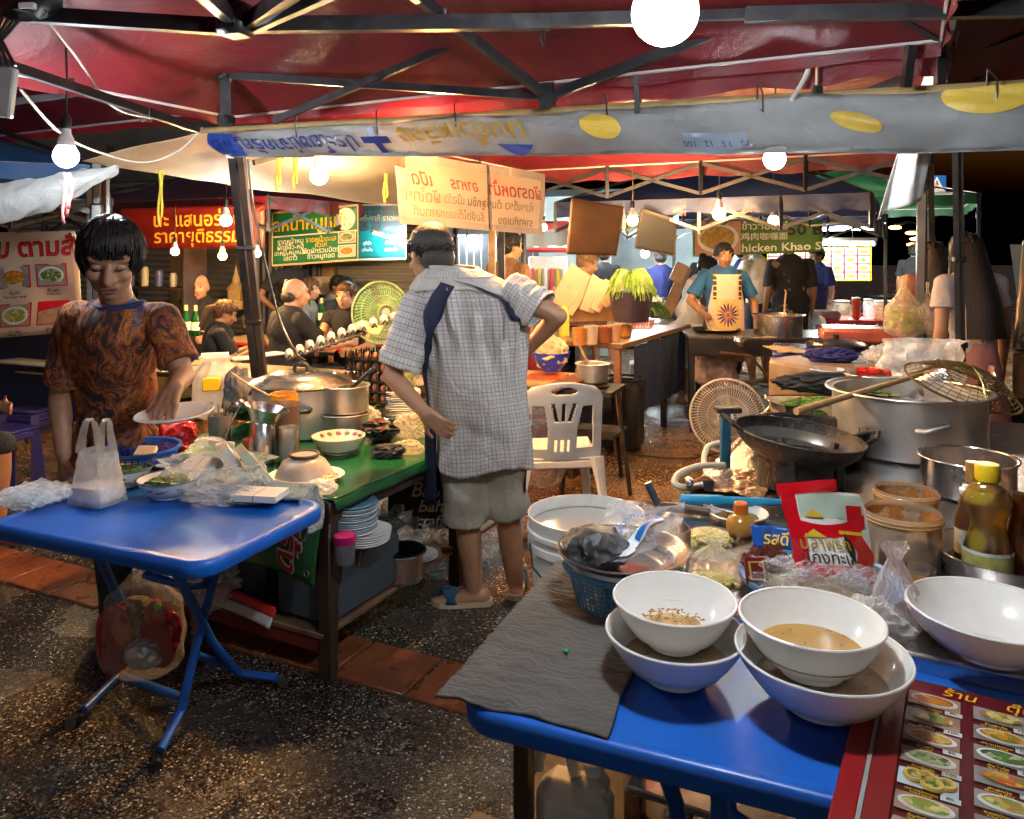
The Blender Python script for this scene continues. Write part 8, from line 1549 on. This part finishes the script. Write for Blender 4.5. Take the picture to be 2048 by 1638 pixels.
fig('grey-shirted person cut off at the left frame edge, seated at the wooden table',-165,3.55,1.4,sk=SKA,hair=HB,top=CLG,bot=JEAN,h=1.6,sit=True,L=TABLE,R_=TABLE,sleeve=.5)
# ---- middle and far figures
p=at(1445,700,y=6.35); J,s=pose((p.x,p.y,0),.05,1.63,L=((.12,.0,-.27),(.10,.14,-.46)),R_=((.15,.04,-.25),(.10,.24,-.34)),hpitch=.12,lean=.02)
BLS=cloth('teal_blue_shirt',(.012,.10,.26),(.01,.07,.2),10,.85)
r=figure('cook in a blue shirt and flowered apron standing behind the dark table',J,SKB,HB,'bun',BLS,JEAN,s,.008,1.12,1.12,.8,group='stall workers')
c=V((J['hip'].x,J['hip'].y,0)); AP=cloth('cream_apron',(.55,.42,.33),(.5,.36,.28),10)
ap=lambda x,z,o=0:c+V((x,-.155*1.1*math.sqrt(max(.05,1-(x/.24)**2))-.012-o,z)); mb=MB(); mb.grid(lambda u,v:ap((u-.5)*(.34-.12*max(0,(v-.62)/.38)),.55+.80*v),22,16,AP); put('apron',mb,r,solid=.003)
mb=MB(); mb.grid(lambda u,v:ap(-.105+.21*u,.84+.28*v,.004),8,6,mat('apron_print_ground',(.5,.34,.12),.7)); 
for k in range(16): a=2*PI*k/16; mb.grid(lambda u,v:ap(.0+COS(a)*(.02+.09*u)+(v-.5)*.018*SIN(PI*u)*-SIN(a),.98+SIN(a)*(.02+.10*u)+(v-.5)*.018*SIN(PI*u)*COS(a),.008),5,2,[mat('indigo_petal',(.03,.02,.12),.7),mat('rust_petal',(.35,.05,.02),.7)][k%4==3])
mb.blob(ap(.0,.98,.008),(.02,.006,.02),mat('rust_petal'),2); put('flower_print',mb,r)
for q in(-1,1): mb=MB(); mb.grid(lambda u,v:ap(q*(.10+.03*u),1.12+.27*v,.006-.02*(v>.8)),3,8,mat('striped_band',(.03,.02,.015),.7)); [mb.grid(lambda u,v:ap(q*(.10+.03*u),1.14+.05*i+.012*v,.009),3,1,mat('gold_stripe',(.6,.4,.08),.6)) for i in range(5)]; put('apron_strap',mb,r)
fig('woman with dark hair bent over the stall beside the cook',1372,6.9,.9,sk=SKA,hair=HB,hs='bun',top=CLW,bot=JEAN,h=1.55,lean=.35,hpitch=.6,L=TABLE,R_=TABLE)
fig('man in a plain white T-shirt standing with his back to us',1518,7.9,3.6,sk=SKA,hair=HB,top=CLW,bot=JEAN,h=1.72,L=PHONE,R_=None,hwid=.19)
FLW=NT('flowered_shirt'); v=FLW.co(); vo=FLW.vor(v,7.0); pr=FLW.pr(Base_Color=FLW.mix(FLW.ramp(FLW.math('ADD',vo,FLW.math('MULTIPLY',FLW.noise(v,30,2),.35)),[(.42,(1,1,1)),(.50,(0,0,0))]),(.012,.011,.014),(.26,.2,.14)),Roughness=.85); FLW=FLW.m
fig('heavy man in a black shirt with tan flowers, seen from behind',1582,7.5,3.2,sk=SKB,hair=HB,top=FLW,bot=CLK,h=1.74,wd=1.2,fat=1.15,hwid=.21,sleeve=.9)
fig('person in a royal blue long-sleeved shirt standing beyond the spring onions',1322,8.3,3.1,sk=SKB,hair=HB,hs='cap',top=CLN,bot=JEAN,h=1.6,wd=1.1,sleeve=1.5)
fig('man in a striped brown top standing behind the wooden post',1010,5.9,2.4,sk=SKD,hair=HB,top=BRNS,bot=JEAN,h=1.72,hyaw=-.3)
fig('woman in black with blonde-lit hair bent behind the slanted boards',1130,6.4,1.6,sk=SKD,hair=HL,hs='bun',top=CLK,bot=JEAN,h=1.6,lean=.3,hpitch=.4)
fig('dark-haired passer-by reading a phone between the white T-shirt and the cook',1480,8.6,1.3,sk=SKA,hair=HB,top=CLN,bot=JEAN,h=1.66,L=PHONE,R_=PHONE)
fig('passer-by in dark clothes far behind the cook\'s head',1410,9.6,.3,sk=SKA,hair=HB,top=CLK,bot=JEAN,h=1.66)
fig('passer-by in a bright yellow-green vest beyond the blonde-lit woman',1178,9.6,.6,sk=SKA,hair=HB,top=cloth('lime_vest',(.4,.5,.05)),bot=JEAN,h=1.64)
fig('passer-by with a dark backpack far right of the blonde-lit woman',1208,9.2,2.9,sk=SKA,hair=HB,top=CLK,bot=JEAN,h=1.62)
fig('man in a dark shirt standing by the motorbike beyond the grey pole',1828,11.0,2.6,sk=SKB,hair=HB,top=CLK,bot=CLN,h=1.68,botlen=1)
fig('customer in dark clothes behind the flowered shirt, facing left',1640,8.8,-1.2,sk=SKA,hair=HB,top=CLN,bot=JEAN,h=1.62)
PNK=cloth('pink_skirt_cloth',(.42,.2,.19),(.36,.15,.15),8,.85); BLO=cloth('white_blouse',(.5,.45,.45),(.42,.38,.38),10,.85)
p=at(1945,700,y=4.15); J,s=pose((p.x,p.y,0),3.3,1.66,L=((.03,-.02,-.29),(.03,.05,-.54)),R_=((.06,.0,-.28),(.08,.04,-.53)))
figure('woman with very long black hair in a white blouse and pink skirt walking away',J,SKA,HB,'long',BLO,PNK,s,.009,.95,.9,.55,face=False,skirt=.52,long_=.52,group='passers-by at the right')
p=at(1872,700,y=4.9); J,s=pose((p.x,p.y,0),3.0,1.62)
figure('woman in a peach cardigan and dark skirt walking away left of the steel post',J,SKA,hairm('dark_brown_hair',(.03,.018,.012)),'long',cloth('peach_cardigan',(.45,.2,.11),(.4,.17,.09),10,.85),CLG,s,.01,.95,.9,1.3,face=False,skirt=.4,long_=.42,group='passers-by at the right')
# ---- young man at the left, putting down a plate
P=lambda x,y,d:at(x,y,y=d)
bf=V((.22,-1,0)).normalized()
J=dict(bf=bf,hip=P(232,905,2.58),neck=P(236,600,2.47),head=P(222,518,2.40),hf=V((.34,-.85,-.42)),hu=V((.06,-.1,1)),
 shR=P(152,632,2.49),shL=P(322,628,2.46),elR=P(120,800,2.46),haR=P(127,910,2.36),elL=P(366,752,2.36),haL=P(347,776,2.24),
 hdR=V((.05,-.15,-1)),hdL=V((.08,-.85,-.62)),hnR=V((.6,.5,0)),hnL=V((.1,.3,-1)),
 hpR=P(200,915,2.58),hpL=P(268,915,2.58),knR=conv(-1.56,2.5,.48),knL=conv(-1.33,2.56,.48),anR=conv(-1.59,2.47,.085),anL=conv(-1.30,2.6,.085))
t=NT('flame_print'); v=t.co('Object',(1,1,.55)); n0=t.n('ShaderNodeTexNoise'); t.set(n0,'Vector',v); t.set(n0,'Scale',7.0); vm=t.n('ShaderNodeVectorMath',operation='MULTIPLY_ADD'); t.set(vm,0,n0.outputs[1]); vm.inputs[1].default_value=(.22,.22,.22); t.set(vm,2,v)
n1=t.math('ADD',t.noise(vm.outputs[0],17,5,.62,2.0),t.math('MULTIPLY_ADD',t.noise(v,4.5,2),.34,-.17))
col=t.ramp(n1,[(.30,(.012,.010,.016)),(.44,(.05,.016,.014)),(.49,(.30,.07,.012)),(.52,(.07,.018,.012)),(.59,(.48,.16,.025)),(.66,(.06,.02,.02)),(.74,(.4,.24,.1))])
bl=t.ramp(t.noise(v,9,2),[(.62,(0,0,0)),(.68,(1,1,1))]); col=t.mix(bl,col,t.ramp(t.noise(v,40,3),[(.3,(.01,.02,.09)),(.7,(.08,.16,.4))]))
pr=t.pr(Base_Color=col,Roughness=.8); t.set(pr,'Normal',t.bump(t.noise(v,30,3),.25,.006)); FLAME=t.m
ym=figure('young man with a black fringe in an orange flame-print T-shirt holding a plate',J,SKA,HB,'fringe',FLAME,JEAN,1.0,.006,.98,.95,.80,group=None,curl=.2,botlen=1.5,lids=True,topvox=.008,shoe=mat('dark_sandal',(.02,.016,.014),.6),hd=1.10)
nk=J['neck']; mb=MB(); mb.tube([nk+V((.088*COS(a),.078*SIN(a)-.005,-.012-.028*SIN(a)*-1*-1+(-.045 if SIN(a)<0 else .012)*abs(SIN(a)))) for a in [2*PI*k/36 for k in range(36)]],.011,mat('navy_collar',(.01,.02,.07),.8),8,True,ell=1.4); put('collar',mb,ym)
p=P(350,836,2.16); b=T('held_plate','white melamine plate with a wide rim held out by the young man','plate',p); put('plate',plate(p,.125,WHITEP,.018,sx=1.0,sy=.9,tilt=Matrix.Rotation(.10,4,'X')@Matrix.Rotation(-.06,4,'Y')),b)
# ---- man in the checked shirt, seen from behind
J=dict(bf=V((-.2,1,0)),hip=P(966,905,2.84),neck=P(902,560,2.96),head=P(861,512,3.02),hf=V((-.55,.75,-.32)),hu=V((-.14,.2,1)),
 shL=P(832,612,2.88),shR=P(1030,586,2.92),elL=P(784,752,2.78),haL=P(852,828,2.64),elR=P(1116,632,2.88),haR=P(1040,715,3.02),
 hdL=V((.85,-.10,-.62)),hnL=V((.15,1,.1)),hdR=V((-.7,.5,-.4)),hnR=V((-.4,.2,.3)),hpL=P(930,930,2.84),hpR=P(1008,930,2.84),
 knL=P(935,1042,2.80),knR=P(1016,1030,2.84),anL=P(948,1178,2.75),anR=P(1031,1172,2.84),ftL=V((-1,-.05,0)),ftR=V((.05,1,0)))
SHO=cloth('khaki_shorts',(.42,.40,.33),(.34,.32,.26),9,.9)
mn=figure('grey-haired man in a checked shirt and shorts seen from behind, hand on his back',J,SKD,HG,'none',None,None,1.0,.0062,1.05,1.0,curl=.5,face=False,hd=1.06)
hm=J['head']; hx=V((.75,.55,0)).normalized(); mb=MB()
hf=V(J['hf']).normalized(); hu=V(J['hu']); hx=hf.cross(hu).normalized(); hu=hx.cross(hf); Rm=Matrix((hx,hf,hu)).transposed()
mb.blob(hm+hu*.045-hf*.02,(.094,.108,.098),HG,4,.02,9,rot=Rm); mb.blob(hm-hf*.055-hu*.025,(.080,.062,.075),HG,3,.02,9,rot=Rm); hc=J['head']; locks(mb,lambda x,y,z:hc+(hx*x+hf*y+hu*z)*1.06,HG,1700,'crop',1.06); put('hair',mb,mn,ang=0)
mb=MB(); mb.blob(J['hip']+ZX*.02,(.17,.135,.12),SHO,3)
for k,a,b in(('L',(928,905),(930,1042)),('R',(1006,905),(1014,1022))): q0=P(*a,2.84); q1=P(*b,2.80 if k=='L' else 2.84); mb.tube([q0,q0.lerp(q1,.5),q1],[.108,.098,.102],SHO,20,ell=.92)
me=remesh(mb,.009,3)
wrinkle(me,lambda x,y,z:.012*nz((x*6,y*6,z*11),1,5)+.007*nz((x*16,y*9,z*7),1,8))
put('shorts',me,mn,ang=0)
t=NT('checked_cotton'); uv=t.n('ShaderNodeTexCoord').outputs['UV']; sx=t.n('ShaderNodeSeparateXYZ'); t.t.links.new(uv,sx.inputs[0])
def ln(o,k,w): f=t.math('FRACT',t.math('MULTIPLY',o,k)); return t.math('LESS_THAN',t.math('ABSOLUTE',t.math('SUBTRACT',f,.5)),w)
f=t.math('MAXIMUM',t.math('MULTIPLY',ln(sx.outputs[0],76,.10),.95),t.math('MULTIPLY',ln(sx.outputs[1],50,.10),.95)); f2=t.math('MAXIMUM',ln(sx.outputs[0],19,.03),ln(sx.outputs[1],12.5,.03))
col=t.mix(t.math('MULTIPLY',f,.6),(.60,.575,.55),(.12,.12,.16)); col=t.mix(t.math('MULTIPLY',f2,.3),col,(.3,.2,.2)); pr=t.pr(Base_Color=col,Roughness=.88); t.set(pr,'Normal',t.bump(t.noise(t.co('Object',(1,1,.5)),11,5,.6,1.0),.9,.03)); CHK=t.m
RG=[(948,968,94,.125),(915,968,97,.135),(860,965,97,.14),(800,958,99,.14),(740,951,100,.14),(690,945,104,.14),(640,938,110,.137),(600,932,110,.13),(575,926,100,.115),(556,916,78,.095),(545,908,56,.075),(536,905,46,.06)]
def ringv(py):
    for a,b in zip(RG,RG[1:]):
        if py>=b[0]: k=(a[0]-py)/(a[0]-b[0]); k=max(0,k); return [a[i]+(b[i]-a[i])*k for i in range(4)]
    return list(RG[-1])
def tor(th,py,o=0):
    _,cx,hw,hd=ringv(py); t_=max(0,min(1,(948-py)/410)); yc=2.82+.13*t_; C=P(cx,py,yc); w=hw*mpp(C)
    c,s_=COS(th),SIN(th); n=2.3; k=(abs(c)**n+abs(s_)**n)**(-1/n)
    fold=.015*SIN(th*17+2*nz((th*2,py*.01,0),1,2))*max(0,1-abs(py-650)/110)*(s_<.2)+.018*nz((th*1.6,py*.006+th*.5,0),1.3,4)+.013*nz((th*4,py*.010+th*1.6,0),1.2,7)
    fold+=-.016*math.exp(-((py-(838+.30*(cx+c*hw-900)))/14)**2)*(s_<0)*max(0,1-abs(cx+c*hw-950)/95)
    fold*=min(1,(py-530)/40) if py<590 else 1
    return C+V(((w+fold+o)*c*k,(hd+fold+o)*s_*k,0))
mb=MB(); mb.grid(lambda u,v:tor(2*PI*u+PI/2,928+(-6)*COS(2*PI*u)-(928-536)*v+10*SIN(6*PI*u)*(1-v)**6),96,80,CHK,cu=True)
def sleeve(a,b,r0,r1,ny,off):
    a=P(*a);b=P(*b); d=(b-a).normalized(); x=d.cross(V((0,1,0))).normalized(); y=d.cross(x)
    mb.grid(lambda u,v:a.lerp(b,v)+(x*COS(2*PI*u)+y*SIN(2*PI*u)*.9)*((r0+(r1-r0)*v)*(1 if v>.08 else .75+3*v)+.009*nz((COS(2*PI*u)*2,SIN(2*PI*u)*2,v*5),1.2,off)+.006*SIN(v*26+u*9)*v),44,26,CHK,cu=True)
    mb.U[-44*26:]=[tuple((p*.46,q*.25) for p,q in f) for f in mb.U[-44*26:]]
sleeve((846,590,2.9),(797,735,2.80),.075,.092,0,3); sleeve((1012,572,2.92),(1082,622,2.84),.075,.088,0,5)
shirt=put('checked_shirt',mb,mn,solid=.003)
mb=MB(); YK=cloth('plain_pale_yoke',(.52,.50,.46),(.46,.44,.41),8,.9)
mb.grid(lambda u,v:tor(PI+PI*1.0*u+.0,604-26*SIN(PI*u)+18*(u-.5)-(62-26*SIN(PI*u)*.6)*v,.010),40,10,YK); put('yoke',mb,mn,solid=.004)
mb=MB(); mb.grid(lambda u,v:tor(2*PI*u,552-17*v-5*SIN(2*PI*u),.012),40,4,CHK,cu=True); put('collar',mb,mn,solid=.004)
NVS=mat('navy_strap',(.010,.016,.05),.7,0,.2,12)
def strap(pts,w):
    m=MB(); n=len(pts)-1
    def f(u,v):
        i=min(int(u*n),n-1); k=u*n-i; x=pts[i][0]+(pts[i+1][0]-pts[i][0])*k+(v-.5)*w; y=pts[i][1]+(pts[i+1][1]-pts[i][1])*k+(v-.5)*w*.35
        _,cx,hw,hd=ringv(y); c=max(-.995,min(.995,(x-cx)/hw)); 
        th=-math.acos(c)
        for _ in range(3):      # undo the super-ellipse so the strap follows the picture line
            kk=(abs(COS(th))**2.3+abs(SIN(th))**2.3)**(-1/2.3); th=-math.acos(max(-1,min(1,c/kk)))
        return tor(th,y,.028 if y<660 else .028-.012*min(1,(y-660)/60))
    m.grid(f,36,4,NVS); return m
put('apron_strap',strap([(903,566),(890,592),(874,640),(858,700),(851,770),(856,850),(862,905)],25),mn,solid=.003); put('apron_strap',strap([(922,562),(952,570),(985,588),(1014,606),(1030,640)],24),mn,solid=.003)
hp=J['hip']; mb=MB(); mb.grid(lambda u,v:V((hp.x-.012,hp.y-.0,0))+V((-.215*COS(PI*u)*(1-.1*v),.17*SIN(PI*u)+.02*SIN(u*20)*v-.05*(1-SIN(PI*u)),.86-.34*v-.05*SIN(PI*u))),40,14,NVS); mb.grid(lambda u,v:P(872-22*v,840+20*u+150*u,2.76+.02*v),10,4,NVS); put('apron',mb,mn,solid=.004)
for k,an,f in(('L',J['anL'],V((-1,-.05,0))),('R',J['anR'],V((.05,1,0)))):
    f=f.normalized(); x=V((f.y,-f.x,0)); z=V((an.x,an.y,0)); mb=MB()
    o=[(-.085,.0),(-.07,.032),(0,.036),(.09,.046),(.15,.04),(.18,.012),(.18,-.012),(.15,-.04),(.09,-.044),(0,-.036),(-.07,-.032)]
    mb.prism(o,mat('cream_sole',(.5,.42,.28),.6),lambda a,b_,h:z+f*a+x*b_+ZX*(.002+h),.024); s_=put('sandal',mb,mn); mb=MB(); BS=mat('blue_suede_strap',(.015,.09,.19),.75)
    for q,w0 in((.10,.0),(.075,.035),(.125,-.035)): mb.grid(lambda u,v:z+f*(q+w0*(u*2-1)+(v-.5)*.032)+x*(.046*COS(PI*u))+ZX*(.022+.052*SIN(PI*u)),14,3,BS)
    put('strap',mb,s_,solid=.004)
bpy.data.scenes.remove(TS)
